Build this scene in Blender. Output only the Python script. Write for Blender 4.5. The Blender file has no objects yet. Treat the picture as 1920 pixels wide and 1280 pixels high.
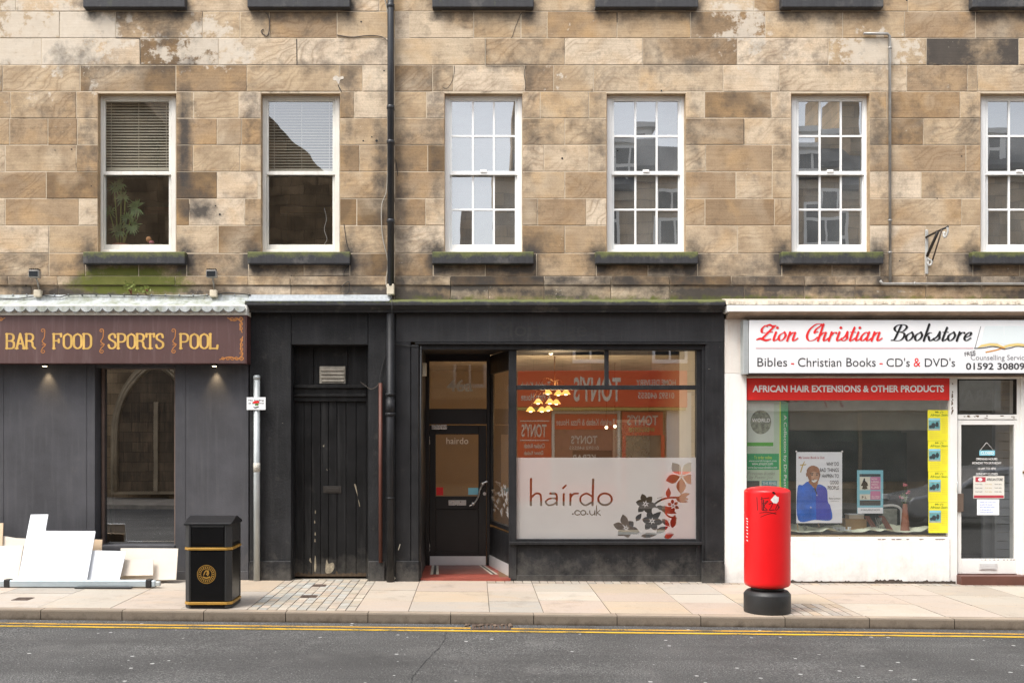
import bpy, bmesh, math, random
import numpy as np
from mathutils import Vector, Matrix
R = math.radians
SC = bpy.context.scene
COL = SC.collection
random.seed(7)
# ------------------------------------------------------------------ camera, sky, sun, exposure
DC, FL, HC = 14.0, 1904.0, 2.0          # camera distance to the facade, focal length (photo pixels), eye height
cam_d = bpy.data.cameras.new('camera'); cam = bpy.data.objects.new('camera', cam_d); COL.objects.link(cam)
cam.location = (0, -DC, HC); cam.rotation_euler = (R(90), 0, 0)
cam_d.sensor_width = 36; cam_d.lens = 36 * FL / 1920
cam_d.shift_x = 70 / 1920; cam_d.shift_y = 176 / 1920
cam_d.clip_start = 0.05; cam_d.clip_end = 2000
SC.camera = cam
SUN_EL, SUN_AZ = R(58), R(224)          # behind the camera, a little to the left, veiled by cloud
w = bpy.data.worlds.new('World'); SC.world = w; w.use_nodes = True
nt = w.node_tree; nt.nodes.clear()
sky = nt.nodes.new('ShaderNodeTexSky'); sky.sky_type = 'NISHITA'; sky.sun_disc = False
sky.sun_elevation = SUN_EL; sky.sun_rotation = SUN_AZ; sky.air_density = 1.0; sky.dust_density = 3.0; sky.ozone_density = 1.0
hs = nt.nodes.new('ShaderNodeHueSaturation'); hs.inputs['Saturation'].default_value = 0.30
bg = nt.nodes.new('ShaderNodeBackground'); bg.inputs['Strength'].default_value = 0.15
wo = nt.nodes.new('ShaderNodeOutputWorld')
nt.links.new(sky.outputs[0], hs.inputs['Color']); nt.links.new(hs.outputs[0], bg.inputs['Color']); nt.links.new(bg.outputs[0], wo.inputs[0])
sl = bpy.data.lights.new('sun', 'SUN'); sl.energy = 1.1; sl.angle = R(22); sl.color = (1.0, 0.95, 0.87)
so = bpy.data.objects.new('sun', sl); COL.objects.link(so)
sd = Vector((math.sin(SUN_AZ) * math.cos(SUN_EL), math.cos(SUN_AZ) * math.cos(SUN_EL), math.sin(SUN_EL)))
so.rotation_euler = sd.to_track_quat('Z', 'Y').to_euler(); so.location = (0, -8, 20)
SC.view_settings.view_transform = 'Standard'; SC.view_settings.look = 'None'
SC.view_settings.exposure = 1.30; SC.view_settings.gamma = 1.0
try:
    SC.cycles.max_bounces = 8; SC.cycles.transparent_max_bounces = 16; SC.cycles.sample_clamp_indirect = 6
    SC.cycles.use_denoising = True; SC.cycles.denoising_prefilter = 'NONE'; SC.cycles.caustics_reflective = False; SC.cycles.caustics_refractive = False
except Exception: pass

# ------------------------------------------------------------------ measuring helpers
def X(px, Y=0.0): return (px - 890.0) * (DC + Y) / FL
def Z(py, Y=0.0): return HC - (py - 816.0) * (DC + Y) / FL
def gz(x): return -0.0055 * x
def ykerb(x): return -2.62 - 0.027 * x
def L(r, g, b):
    f = lambda c: c / 12.92 if c <= 0.04045 else ((c + 0.055) / 1.055) ** 2.4
    return (f(r / 255), f(g / 255), f(b / 255))

# ------------------------------------------------------------------ material helpers
class NT:
    def __init__(s, name):
        s.m = bpy.data.materials.new(name); s.m.use_nodes = True; s.t = s.m.node_tree; s.t.nodes.clear()
        s.out = s.t.nodes.new('ShaderNodeOutputMaterial'); s.tc = None
    def n(s, typ, **kw):
        d = s.t.nodes.new('ShaderNode' + typ)
        for k, v in kw.items():
            setattr(d, k, v)
        return d
    def set(s, sock, v):
        if hasattr(v, 'links') and hasattr(v, 'is_output'): s.t.links.new(v, sock)
        elif isinstance(v, (tuple, list)) and sock.type == 'RGBA' and len(v) == 3: sock.default_value = (*v, 1)
        else: sock.default_value = v
    def co(s):
        if not s.tc: s.tc = s.n('TexCoord')
        return s.tc.outputs['Object']
    def mapv(s, vec=None, scale=(1, 1, 1), loc=(0, 0, 0), rot=(0, 0, 0)):
        d = s.n('Mapping'); s.set(d.inputs['Vector'], vec or s.co())
        d.inputs['Scale'].default_value = scale; d.inputs['Location'].default_value = loc; d.inputs['Rotation'].default_value = rot
        return d.outputs[0]
    def noise(s, scale, detail=4, rough=.55, vec=None, dist=0.0):
        d = s.n('TexNoise'); s.set(d.inputs['Vector'], vec or s.co())
        d.inputs['Scale'].default_value = scale; d.inputs['Detail'].default_value = detail
        d.inputs['Roughness'].default_value = rough; d.inputs['Distortion'].default_value = dist
        return d.outputs['Fac']
    def voro(s, scale, vec=None, feature='F1', out='Distance'):
        d = s.n('TexVoronoi', feature=feature); s.set(d.inputs['Vector'], vec or s.co()); d.inputs['Scale'].default_value = scale
        return d.outputs[out]
    def wave(s, scale, dist, detail=3, vec=None, dscale=1.0, bands='Z'):
        d = s.n('TexWave', wave_type='BANDS', bands_direction=bands); s.set(d.inputs['Vector'], vec or s.co())
        d.inputs['Scale'].default_value = scale; d.inputs['Distortion'].default_value = dist
        d.inputs['Detail'].default_value = detail; d.inputs['Detail Scale'].default_value = dscale
        return d.outputs['Fac']
    def ramp(s, fac, stops, interp='LINEAR'):
        d = s.n('ValToRGB'); cr = d.color_ramp; cr.interpolation = interp
        while len(cr.elements) < len(stops): cr.elements.new(0.5)
        for e, (p, c) in zip(cr.elements, stops):
            e.position = p; e.color = (c, c, c, 1) if not isinstance(c, tuple) else (*c, 1)
        s.set(d.inputs[0], fac); return d.outputs[0]
    def mix(s, fac, a, b, blend='MIX'):
        d = s.n('Mix', data_type='RGBA', blend_type=blend)
        s.set(d.inputs[0], fac); s.set(d.inputs[6], a); s.set(d.inputs[7], b); return d.outputs[2]
    def math(s, op, a, b=0.0, clamp=False):
        d = s.n('Math', operation=op, use_clamp=clamp); s.set(d.inputs[0], a); s.set(d.inputs[1], b); return d.outputs[0]
    def bump(s, h, strength=.3, dist=.01, normal=None):
        d = s.n('Bump'); s.set(d.inputs['Height'], h); d.inputs['Strength'].default_value = strength; d.inputs['Distance'].default_value = dist
        if normal: s.set(d.inputs['Normal'], normal)
        return d.outputs[0]
    def attr(s, name):
        d = s.n('Attribute', attribute_name=name); return d
    def bsdf(s, color, rough=.6, normal=None, metal=0.0, spec=.5, **kw):
        d = s.n('BsdfPrincipled'); s.set(d.inputs['Base Color'], color); s.set(d.inputs['Roughness'], rough)
        s.set(d.inputs['Metallic'], metal); s.set(d.inputs['Specular IOR Level'], spec)
        if normal: s.set(d.inputs['Normal'], normal)
        for k, v in kw.items(): s.set(d.inputs[k.replace('_', ' ')], v)
        return d.outputs[0]
    def done(s, shader): s.t.links.new(shader, s.out.inputs[0]); return s.m

def paint(name, col, rough=.5, var=.25, vscale=3, bump=.15, bscale=60, chip=0.0, chipcol=(.5, .45, .38), cscale=14, streak=0.0,
          streakcol=(.3, .28, .22), metal=0.0, spec=.5, rvar=.12, splash=0.0, blocks=None):
    s = NT(name)
    v = s.noise(vscale, 6, .6)
    c = s.mix(s.ramp(v, [(.3, 0.0), (.7, 1.0)]), tuple(x * (1 - var) for x in col), tuple(min(1, x * (1 + var)) for x in col))
    if streak:
        k = s.noise(1.0, 5, .65, s.mapv(scale=(16, 16, 1.1)))
        c = s.mix(s.math('MULTIPLY', s.ramp(k, [(.5, 0.0), (.75, 1.0)]), streak), c, streakcol)
    h = s.noise(bscale, 4, .6)
    if blocks:
        sp = s.n('SeparateXYZ'); s.set(sp.inputs[0], s.co()); cb = s.n('CombineXYZ'); s.set(cb.inputs[0], sp.outputs[0]); s.set(cb.inputs[1], sp.outputs[2])
        b = s.n('TexBrick'); s.set(b.inputs['Vector'], cb.outputs[0]); b.inputs['Scale'].default_value = 1.0; b.inputs['Brick Width'].default_value = blocks[0]; b.inputs['Row Height'].default_value = blocks[1]; b.inputs['Mortar Size'].default_value = .012
        s.set(b.inputs['Color1'], (.7, .68, .66)); s.set(b.inputs['Color2'], (1.25, 1.22, 1.18)); s.set(b.inputs['Mortar'], (.5, .48, .45)); c = s.mix(.85, c, b.outputs['Color'], 'MULTIPLY')
    if splash:
        sp = s.n('SeparateXYZ'); s.set(sp.inputs[0], s.co()); g_ = s.math('SUBTRACT', 1.0, s.math('MULTIPLY', sp.outputs[2], 2.2, True), True)
        k = s.ramp(s.math('ADD', s.math('MULTIPLY', s.noise(5, 8, .7), 1.0), s.math('MULTIPLY', g_, .35)), [(.6, 0.0), (.95, splash)])
        c = s.mix(k, c, (.13, .12, .105))
    if chip:
        f = s.math('ADD', s.math('MULTIPLY', s.noise(cscale, 8, .65), .7), s.math('MULTIPLY', s.noise(1.7, 2, .5), .3))
        f = s.ramp(f, [(1 - chip, 0.0), (1 - chip + .012, 1.0)])
        c = s.mix(f, c, chipcol); h = s.math('SUBTRACT', h, f)
    rr = s.math('ADD', rough - rvar / 2, s.math('MULTIPLY', s.noise(vscale * 3, 4), rvar))
    return s.done(s.bsdf(c, rr, s.bump(h, bump, .006), metal, spec))

def emis(name, col, strength):
    s = NT(name); d = s.n('Emission'); s.set(d.inputs[0], col); d.inputs[1].default_value = strength; return s.done(d.outputs[0])

def glass(name, refl=.2, wav=.02, wscale=2.0, tint=(.93, .95, .94), rough=0.0, haze=0.0):
    s = NT(name)
    nrm = s.bump(s.noise(wscale, 2, .4), wav, .05)
    tr = s.n('BsdfTransparent'); s.set(tr.inputs[0], tint)
    gl = s.n('BsdfGlossy'); gl.inputs['Roughness'].default_value = rough; s.set(gl.inputs['Normal'], nrm)
    lw = s.n('LayerWeight'); lw.inputs['Blend'].default_value = .25
    fac = s.math('ADD', refl, s.math('MULTIPLY', lw.outputs['Fresnel'], .35), True)
    mx = s.n('MixShader'); s.set(mx.inputs[0], fac); s.t.links.new(tr.outputs[0], mx.inputs[1]); s.t.links.new(gl.outputs[0], mx.inputs[2])
    o = mx.outputs[0]
    if haze:
        df = s.n('BsdfDiffuse'); s.set(df.inputs[0], (.7, .72, .72))
        m2 = s.n('MixShader'); s.set(m2.inputs[0], s.math('MULTIPLY', s.ramp(s.noise(2.5, 5), [(.3, .4), (.75, 1.0)]), haze))
        s.t.links.new(o, m2.inputs[1]); s.t.links.new(df.outputs[0], m2.inputs[2]); o = m2.outputs[0]
    return s.done(o)

# ------------------------------------------------------------------ mesh helpers
class MB:
    def __init__(s): s.v = []; s.f = []; s.sm = []
    def quad(s, a, b, c, d): s.poly([a, b, c, d])
    def poly(s, pts, smooth=False):
        i = len(s.v); s.v += [tuple(p) for p in pts]; s.f.append(list(range(i, i + len(pts)))); s.sm.append(smooth)
    def box(s, x0, x1, y0, y1, z0, z1):
        if x0 > x1: x0, x1 = x1, x0
        if y0 > y1: y0, y1 = y1, y0
        if z0 > z1: z0, z1 = z1, z0
        i = len(s.v)
        s.v += [(x0, y0, z0), (x1, y0, z0), (x1, y1, z0), (x0, y1, z0), (x0, y0, z1), (x1, y0, z1), (x1, y1, z1), (x0, y1, z1)]
        for f in ((0, 3, 2, 1), (4, 5, 6, 7), (0, 1, 5, 4), (1, 2, 6, 5), (2, 3, 7, 6), (3, 0, 4, 7)):
            s.f.append([i + k for k in f]); s.sm.append(False)
        return s
    def pbox(s, p0, p1, q0, q1, y0, y1):      # photo-measured rectangle, front face at y0
        return s.box(X(p0, y0), X(p1, y0), y0, y1, Z(q1, y0), Z(q0, y0))
    def prism(s, pts, off, cap=True):          # polygon (3d points) swept by vector off
        n = len(pts); i = len(s.v); off = Vector(off)
        s.v += [tuple(Vector(p)) for p in pts] + [tuple(Vector(p) + off) for p in pts]
        for k in range(n):
            j = (k + 1) % n; s.f.append([i + k, i + j, i + n + j, i + n + k]); s.sm.append(False)
        if cap:
            s.f.append([i + k for k in range(n)][::-1]); s.f.append([i + n + k for k in range(n)]); s.sm += [False, False]
        return s
    def exx(s, prof, x0, x1):                  # profile (y, z) extruded along x
        return s.prism([(x0, y, z) for y, z in prof], (x1 - x0, 0, 0))
    def ppoly(s, pts, y0, th):                 # photo polygon with thickness th behind y0
        return s.prism([(X(a, y0), y0, Z(b, y0)) for a, b in pts], (0, th, 0))
    def tube(s, pts, r, n=8, caps=True):
        pts = [Vector(p) for p in pts]; rs = r if isinstance(r, (list, tuple)) else [r] * len(pts)
        base = len(s.v); up = None
        for k, p in enumerate(pts):
            a = pts[max(0, k - 1)]; b = pts[min(len(pts) - 1, k + 1)]; t = (b - a).normalized()
            if up is None: up = t.orthogonal().normalized()
            u = (up - t * up.dot(t)); u = u.normalized() if u.length > 1e-6 else t.orthogonal().normalized(); up = u; w_ = t.cross(u)
            for q in range(n):
                an = 2 * math.pi * q / n; s.v.append(tuple(p + (u * math.cos(an) + w_ * math.sin(an)) * rs[k]))
        for k in range(len(pts) - 1):
            for q in range(n):
                q2 = (q + 1) % n; s.f.append([base + k * n + q, base + k * n + q2, base + (k + 1) * n + q2, base + (k + 1) * n + q]); s.sm.append(True)
        if caps:
            s.f.append([base + q for q in range(n)][::-1]); s.f.append([base + (len(pts) - 1) * n + q for q in range(n)]); s.sm += [False, False]
        return s
    def lathe(s, prof, c, n=32, smooth=True):  # (r, z) profile about a vertical axis through c
        base = len(s.v)
        for r, z in prof:
            for q in range(n):
                an = 2 * math.pi * q / n; s.v.append((c[0] + r * math.cos(an), c[1] + r * math.sin(an), c[2] + z))
        for k in range(len(prof) - 1):
            for q in range(n):
                q2 = (q + 1) % n; s.f.append([base + k * n + q, base + k * n + q2, base + (k + 1) * n + q2, base + (k + 1) * n + q]); s.sm.append(smooth)
        s.f.append([base + q for q in range(n)][::-1]); s.f.append([base + (len(prof) - 1) * n + q for q in range(n)]); s.sm += [False, False]
        return s
    def ball(s, c, r, n=10, sz=1.0):
        return s.lathe([(max(.001, r * math.sin(math.pi * k / 8)), -r * sz * math.cos(math.pi * k / 8)) for k in range(9)], c, n)
    def flat(s, vf, Y):                        # (verts2d in photo px, faces) from ink() placed at depth Y
        i = len(s.v); v2, f2 = vf
        s.v += [(X(a, Y), Y, Z(b, Y)) for a, b in v2]; s.f += [[i + k for k in f] for f in f2]; s.sm += [False] * len(f2); return s
    def build(s, name, mat, parent=None, bevel=0.0, seg=1, origin=None, fix=True):
        me = bpy.data.meshes.new(name); off = Vector((0, 0, 0))
        if parent is None:
            if origin is None:
                a = np.array(s.v); origin = ((a[:, 0].min() + a[:, 0].max()) / 2, (a[:, 1].min() + a[:, 1].max()) / 2, a[:, 2].min())
            off = Vector(origin)
        me.from_pydata([tuple(Vector(v) - off) for v in s.v] if off.length else s.v, [], s.f)
        me.polygons.foreach_set('use_smooth', s.sm)
        if bevel or fix:
            bm = bmesh.new(); bm.from_mesh(me)
            if bevel:
                es = [e for e in bm.edges if len(e.link_faces) == 2 and e.calc_face_angle(0) > R(35)]
                bmesh.ops.bevel(bm, geom=es, offset=bevel, segments=seg, affect='EDGES', profile=.5, clamp_overlap=True)
            if fix: bmesh.ops.recalc_face_normals(bm, faces=bm.faces)
            bm.to_mesh(me); bm.free()
        me.update()
        if mat: me.materials.append(mat)
        o = bpy.data.objects.new(name, me); COL.objects.link(o)
        if parent is not None:
            o.parent = parent
            if parent.parent is None: o.location = -Vector(parent.location)
        else: o.location = off
        return o

def tag(o, label, cat, group=None):
    o['label'] = label; o['category'] = cat
    if group: o['group'] = group
    return o
def struct(o, kind='structure'): o['kind'] = kind; return o
def thing(name, label, cat, loc, group=None):
    o = bpy.data.objects.new(name, None); COL.objects.link(o); o.location = loc; o.empty_display_size = .2
    return tag(o, label, cat, group)

# ------------------------------------------------------------------ ink: strokes and shapes turned into clean flat meshes (photo pixels, y down)
def cr(pts, n=10, closed=False):
    P = [np.array(p, float) for p in pts]; out = []
    m = len(P); rng = range(m if closed else m - 1)
    for i in rng:
        if closed: a, b, c, d = P[(i - 1) % m], P[i], P[(i + 1) % m], P[(i + 2) % m]
        else: a, b, c, d = P[max(0, i - 1)], P[i], P[i + 1], P[min(m - 1, i + 2)]
        for k in range(n):
            t = k / n; out.append(.5 * ((2 * b) + (-a + c) * t + (2 * a - 5 * b + 4 * c - d) * t * t + (-a + 3 * b - 3 * c + d) * t ** 3))
    out.append(P[0] if closed else P[-1]); return [tuple(p) for p in out]
def nib(pts, thin, thick, p=1.4):
    w_ = []
    for k in range(len(pts)):
        a = pts[max(0, k - 1)]; b = pts[min(len(pts) - 1, k + 1)]; dx, dy = b[0] - a[0], b[1] - a[1]; l = math.hypot(dx, dy) or 1
        w_.append(thin + (thick - thin) * abs(dy / l) ** p)
    return w_
def ink(box, res, strokes=(), polys=(), invert=False, maxrun=10**9):
    x0, x1, y0, y1 = box; nx = int((x1 - x0) / res) + 1; ny = int((y1 - y0) / res) + 1
    gx = x0 + np.arange(nx + 1) * res; gy = y0 + np.arange(ny + 1) * res
    F = np.full((ny + 1, nx + 1), 1e3); GX, GY = np.meshgrid(gx, gy)
    for pts, wd in strokes:
        wl = wd if isinstance(wd, (list, tuple)) else [wd] * len(pts)
        for k in range(len(pts) - 1):
            (ax, ay), (bx, by) = pts[k], pts[k + 1]; d = math.hypot(bx - ax, by - ay); n = max(1, int(d / (res * .7)))
            for t in range(n + 1):
                u = t / n; cx, cy, r = ax + (bx - ax) * u, ay + (by - ay) * u, (wl[k] + (wl[k + 1] - wl[k]) * u) / 2
                m = r + 2.5 * res
                i0, i1 = max(0, int((cx - m - x0) / res)), min(nx + 1, int((cx + m - x0) / res) + 2)
                j0, j1 = max(0, int((cy - m - y0) / res)), min(ny + 1, int((cy + m - y0) / res) + 2)
                if i0 >= i1 or j0 >= j1: continue
                s_ = np.hypot(GX[j0:j1, i0:i1] - cx, GY[j0:j1, i0:i1] - cy) - r
                F[j0:j1, i0:i1] = np.minimum(F[j0:j1, i0:i1], s_)
    for pg in polys:
        a = np.array(pg, float); m = 2.5 * res
        i0, i1 = max(0, int((a[:, 0].min() - m - x0) / res)), min(nx + 1, int((a[:, 0].max() + m - x0) / res) + 2)
        j0, j1 = max(0, int((a[:, 1].min() - m - y0) / res)), min(ny + 1, int((a[:, 1].max() + m - y0) / res) + 2)
        if i0 >= i1 or j0 >= j1: continue
        gx_, gy_ = GX[j0:j1, i0:i1], GY[j0:j1, i0:i1]; dist = np.full(gx_.shape, 1e3); ins = np.zeros(gx_.shape, bool)
        for k in range(len(a)):
            p, q = a[k], a[(k + 1) % len(a)]; e = q - p; l2 = max(1e-9, e @ e)
            t = np.clip(((gx_ - p[0]) * e[0] + (gy_ - p[1]) * e[1]) / l2, 0, 1)
            dist = np.minimum(dist, np.hypot(gx_ - p[0] - t * e[0], gy_ - p[1] - t * e[1]))
            c = ((p[1] > gy_) != (q[1] > gy_))
            with np.errstate(all='ignore'): xi = p[0] + (gy_ - p[1]) * e[0] / (e[1] if e[1] else 1e-9)
            ins ^= c & (gx_ < xi)
        F[j0:j1, i0:i1] = np.minimum(F[j0:j1, i0:i1], np.where(ins, -dist, dist))
    if invert: F = -F
    F = np.where(np.abs(F) < 1e-6, 1e-6, F)
    V = []; Fc = []; key = {}
    def vert(x, y):
        k = (round(x * 1000), round(y * 1000))
        if k not in key: key[k] = len(V); V.append((x, y))
        return key[k]
    ins = F < 0
    for j in range(ny):
        i = 0
        while i < nx:
            c = (ins[j, i], ins[j, i + 1], ins[j + 1, i + 1], ins[j + 1, i])
            if all(c):
                k = i
                while k + 1 < nx and k - i < maxrun and ins[j, k + 2] and ins[j + 1, k + 2]: k += 1
                Fc.append([vert(gx[i], gy[j]), vert(gx[k + 1], gy[j]), vert(gx[k + 1], gy[j + 1]), vert(gx[i], gy[j + 1])]); i = k + 1; continue
            if any(c):
                cs = [(gx[i], gy[j], F[j, i]), (gx[i + 1], gy[j], F[j, i + 1]), (gx[i + 1], gy[j + 1], F[j + 1, i + 1]), (gx[i], gy[j + 1], F[j + 1, i])]
                pl = []
                for q in range(4):
                    a, b = cs[q], cs[(q + 1) % 4]
                    if a[2] < 0: pl.append(vert(a[0], a[1]))
                    if (a[2] < 0) != (b[2] < 0):
                        t = a[2] / (a[2] - b[2]); pl.append(vert(a[0] + (b[0] - a[0]) * t, a[1] + (b[1] - a[1]) * t))
                pl = [p for q, p in enumerate(pl) if p != pl[q - 1]]
                if len(pl) > 2: Fc.append(pl)
            i += 1
    return V, Fc
def ell(cx, cy, rx, ry, n=20, rot=0):
    c, s_ = math.cos(rot), math.sin(rot)
    return [(cx + rx * math.cos(t) * c - ry * math.sin(t) * s_, cy + rx * math.cos(t) * s_ + ry * math.sin(t) * c) for t in [2 * math.pi * k / n for k in range(n)]]
def leaf(x, y, ang, l, w_, n=9, p=.8):
    up = []; dn = []
    for k in range(n + 1):
        t = k / n; h = w_ / 2 * math.sin(math.pi * t ** p); c, s_ = math.cos(ang), math.sin(ang)
        up.append((x + t * l * c - h * s_, y + t * l * s_ + h * c)); dn.append((x + t * l * c + h * s_, y + t * l * s_ - h * c))
    return up + dn[::-1][1:-1]

# text made with the built-in font, fitted to a rectangle; plane: 'F' faces the street, 'B' faces the facade (other side of the street)
def text(s, p0, p1, q0, q1, Y, mat, parent, name='lettering', bold=0.0, shear=0.0, space=1.0, rot=0.0):
    cu = bpy.data.curves.new('t', 'FONT'); cu.body = s; cu.shear = shear; cu.offset = bold; cu.space_character = space; cu.resolution_u = 3
    o = bpy.data.objects.new('t', cu); COL.objects.link(o); dg = bpy.context.evaluated_depsgraph_get()
    me = bpy.data.meshes.new_from_object(o.evaluated_get(dg)); bpy.data.objects.remove(o); bpy.data.curves.remove(cu)
    v = np.array([tuple(p.co) for p in me.vertices]); f = [list(p.vertices) for p in me.polygons]; bpy.data.meshes.remove(me)
    if rot: 
        c, s_ = math.cos(rot), math.sin(rot); v = np.stack([v[:, 0] * c - v[:, 1] * s_, v[:, 0] * s_ + v[:, 1] * c], 1)
    a, b = v[:, 0].min(), v[:, 0].max(); c, d = v[:, 1].min(), v[:, 1].max()
    mb = MB(); mb.f = f; mb.sm = [False] * len(f)
    for x, y in v[:, :2]:
        px = p0 + (x - a) / (b - a) * (p1 - p0); py = q1 - (y - c) / (d - c) * (q1 - q0)
        mb.v.append((X(px, Y), Y, Z(py, Y)))
    return mb.build(name, mat, parent, fix=False)
# ------------------------------------------------------------------ materials
def stone_mat(name):
    s = NT(name); a = s.attr('stain'); r = s.attr('rnd')
    sp = s.n('SeparateColor'); s.set(sp.inputs[0], a.outputs['Color']); tone, soot, bleach = sp.outputs[0], sp.outputs[1], sp.outputs[2]; moss = a.outputs['Alpha']
    ad = s.n('VectorMath', operation='ADD'); s.set(ad.inputs[0], s.co())
    m3 = s.n('VectorMath', operation='SCALE'); s.set(m3.inputs[0], r.outputs['Color']); m3.inputs['Scale'].default_value = 11.0
    s.set(ad.inputs[1], m3.outputs[0]); v = ad.outputs[0]
    base = s.ramp(tone, [(0, (.185, .126, .072)), (.3, (.36, .26, .165)), (.62, (.505, .39, .26)), (1, (.66, .55, .42))])
    big = s.noise(2.6, 5, .6, v)
    c = s.mix(s.ramp(big, [(.42, 0.0), (.75, .75)]), base, s.mix(.62, base, (.16, .10, .058), 'MIX'))
    hue = s.noise(1.7, 3, .5, v, 1.0)
    c = s.mix(s.ramp(hue, [(.48, 0.0), (.75, .55)]), c, (.52, .335, .16))
    c = s.mix(s.ramp(s.noise(1.3, 3, .5, v, .5), [(.5, 0.0), (.72, .6)]), c, (.58, .49, .37))
    c = s.mix(s.ramp(s.noise(3.3, 7, .68), [(.5, 0.0), (.78, .55)]), c, (.15, .105, .065))
    sw = s.wave(1.7, 14, 3, s.mapv(v, rot=(.3, .5, 0)), .8)
    swm = s.ramp(s.noise(.9, 2, .5, v), [(.46, 0.0), (.62, .62)])
    c = s.mix(s.math('MULTIPLY', s.ramp(sw, [(.0, 0.0), (.25, .75), (.5, .2), (1.0, 0.0)]), swm), c, (.20, .125, .07))
    gr = s.noise(48, 6, .75, v)
    c = s.mix(.5, c, s.ramp(gr, [(.25, (.55, .5, .45)), (.48, (1, 1, 1)), (.75, (1.3, 1.3, 1.3))]), 'MULTIPLY')
    bed = s.noise(3, 6, .6, s.mapv(v, scale=(.6, 1, 14)))
    c = s.mix(.45, c, s.ramp(bed, [(.3, (.74, .7, .66)), (.6, (1.08, 1.07, 1.05))]), 'MULTIPLY')
    # pale lime bloom with ragged edges
    bn = s.noise(4.5, 9, .68)
    bl = s.ramp(s.math('ADD', s.math('MULTIPLY', bn, .9), s.math('MULTIPLY', bleach, .62)), [(.66, 0.0), (.72, 1.0)])
    c = s.mix(s.math('MULTIPLY', bl, .82), c, s.mix(s.noise(9, 4), (.53, .45, .35), (.68, .62, .53)))
    # soot
    sn = s.noise(5, 8, .66)
    st = s.ramp(s.math('ADD', s.math('MULTIPLY', sn, 1.0), s.math('MULTIPLY', soot, .66)), [(.57, 0.0), (.75, .5), (1.04, 1.0)])
    c = s.mix(s.math('MULTIPLY', st, .94), c, s.mix(s.noise(8, 4), (.035, .034, .036), (.085, .075, .066)))
    # white salt flecks
    fl = s.ramp(s.math('ADD', s.math('MULTIPLY', s.noise(30, 5, .7), .7), s.math('MULTIPLY', s.noise(2.2, 3), .33)), [(.665, 0.0), (.685, .75)])
    c = s.mix(fl, c, (.66, .6, .5))
    mo = s.ramp(s.math('ADD', s.math('MULTIPLY', s.noise(6, 8, .7), 1.0), s.math('MULTIPLY', moss, .62)), [(.72, 0.0), (.98, 1.0)])
    c = s.mix(s.math('MULTIPLY', mo, .93), c, s.mix(s.noise(4, 6), (.045, .075, .012), (.17, .17, .035)))
    h = s.math('ADD', s.math('MULTIPLY', gr, .35), s.math('ADD', s.math('MULTIPLY', big, .8), s.math('MULTIPLY', bed, .35)))
    return s.done(s.bsdf(c, .9, s.bump(h, .45, .012), spec=.2))

def mortar_mat():
    s = NT('lime_mortar')
    c = s.mix(s.ramp(s.noise(3, 6, .65), [(.54, 0.0), (.68, 1.0)]), (.55, .46, .345), (.12, .09, .065))
    return s.done(s.bsdf(c, .95, s.bump(s.noise(60, 4), .4, .01), spec=.1))

def slab_mat(name):
    s = NT(name); a = s.attr('tint')
    ad = s.n('VectorMath', operation='ADD'); s.set(ad.inputs[0], s.co())
    m3 = s.n('VectorMath', operation='SCALE'); s.set(m3.inputs[0], a.outputs['Color']); m3.inputs['Scale'].default_value = 9.0; s.set(ad.inputs[1], m3.outputs[0]); v = ad.outputs[0]
    c = a.outputs['Color']
    ban = s.noise(1.3, 5, .6, s.mapv(v, scale=(1.0, 2.2, 1)), 1.2)
    c = s.mix(s.ramp(ban, [(.48, 0.0), (.70, .42)]), c, (.52, .38, .25))
    c = s.mix(s.ramp(s.noise(2.6, 7, .7), [(.54, 0.0), (.72, .5)]), c, (.24, .2, .16))
    c = s.mix(s.ramp(s.noise(.9, 6, .6), [(.35, .22), (.65, 0.0)]), c, (.32, .27, .22))
    c = s.mix(.5, c, s.ramp(s.noise(55, 5, .7), [(.25, (.68, .66, .63)), (.5, (1, 1, 1)), (.78, (1.15, 1.15, 1.15))]), 'MULTIPLY')
    sp = s.ramp(s.voro(11), [(.07, 1.0), (.1, 0.0)])
    c = s.mix(s.math('MULTIPLY', sp, s.ramp(s.noise(2.3, 2), [(.45, 0.0), (.55, .7)])), c, (.11, .1, .09))
    return s.done(s.bsdf(c, .72, s.bump(s.noise(40, 5, .65), .2, .006), spec=.35))

def asphalt_mat():
    s = NT('asphalt')
    n1 = s.noise(62, 5, .9); n2 = s.noise(1.1, 6, .6); n3 = s.voro(95, out='Color')
    c = s.ramp(n1, [(.32, (.014, .014, .014)), (.5, (.078, .077, .076)), (.66, (.40, .394, .38))])
    c = s.mix(s.ramp(n2, [(.35, .55), (.65, 0.0)]), c, (.042, .041, .04))
    c = s.mix(s.ramp(s.noise(.7, 4), [(.5, 0.0), (.75, .35)]), c, (.085, .08, .08))
    c = s.mix(s.ramp(s.noise(1.0, 5, .6, s.mapv(scale=(.22, 2.0, 1))), [(.4, .45), (.6, 0.0)]), c, (.05, .049, .048))
    c = s.mix(s.ramp(s.noise(1.4, 7, .7), [(.55, 0.0), (.72, .5)]), c, (.135, .13, .125))
    d = s.voro(4.6); k = s.noise(1.9, 3)
    gum = s.math('MULTIPLY', s.ramp(s.math('ADD', d, s.math('MULTIPLY', s.noise(60, 3), .03)), [(.098, 1.0), (.112, 0.0)]), s.ramp(k, [(.47, 0.0), (.5, 1.0)]))
    c = s.mix(gum, c, (.4, .4, .39))
    d2 = s.voro(17); g2 = s.math('MULTIPLY', s.ramp(d2, [(.1, 1.0), (.12, 0.0)]), s.ramp(s.noise(3.1, 3), [(.52, 0.0), (.54, 1.0)]))
    c = s.mix(s.math('MULTIPLY', g2, .8), c, (.34, .34, .33))
    return s.done(s.bsdf(c, .82, s.bump(n1, .8, .008), spec=.3))

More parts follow.
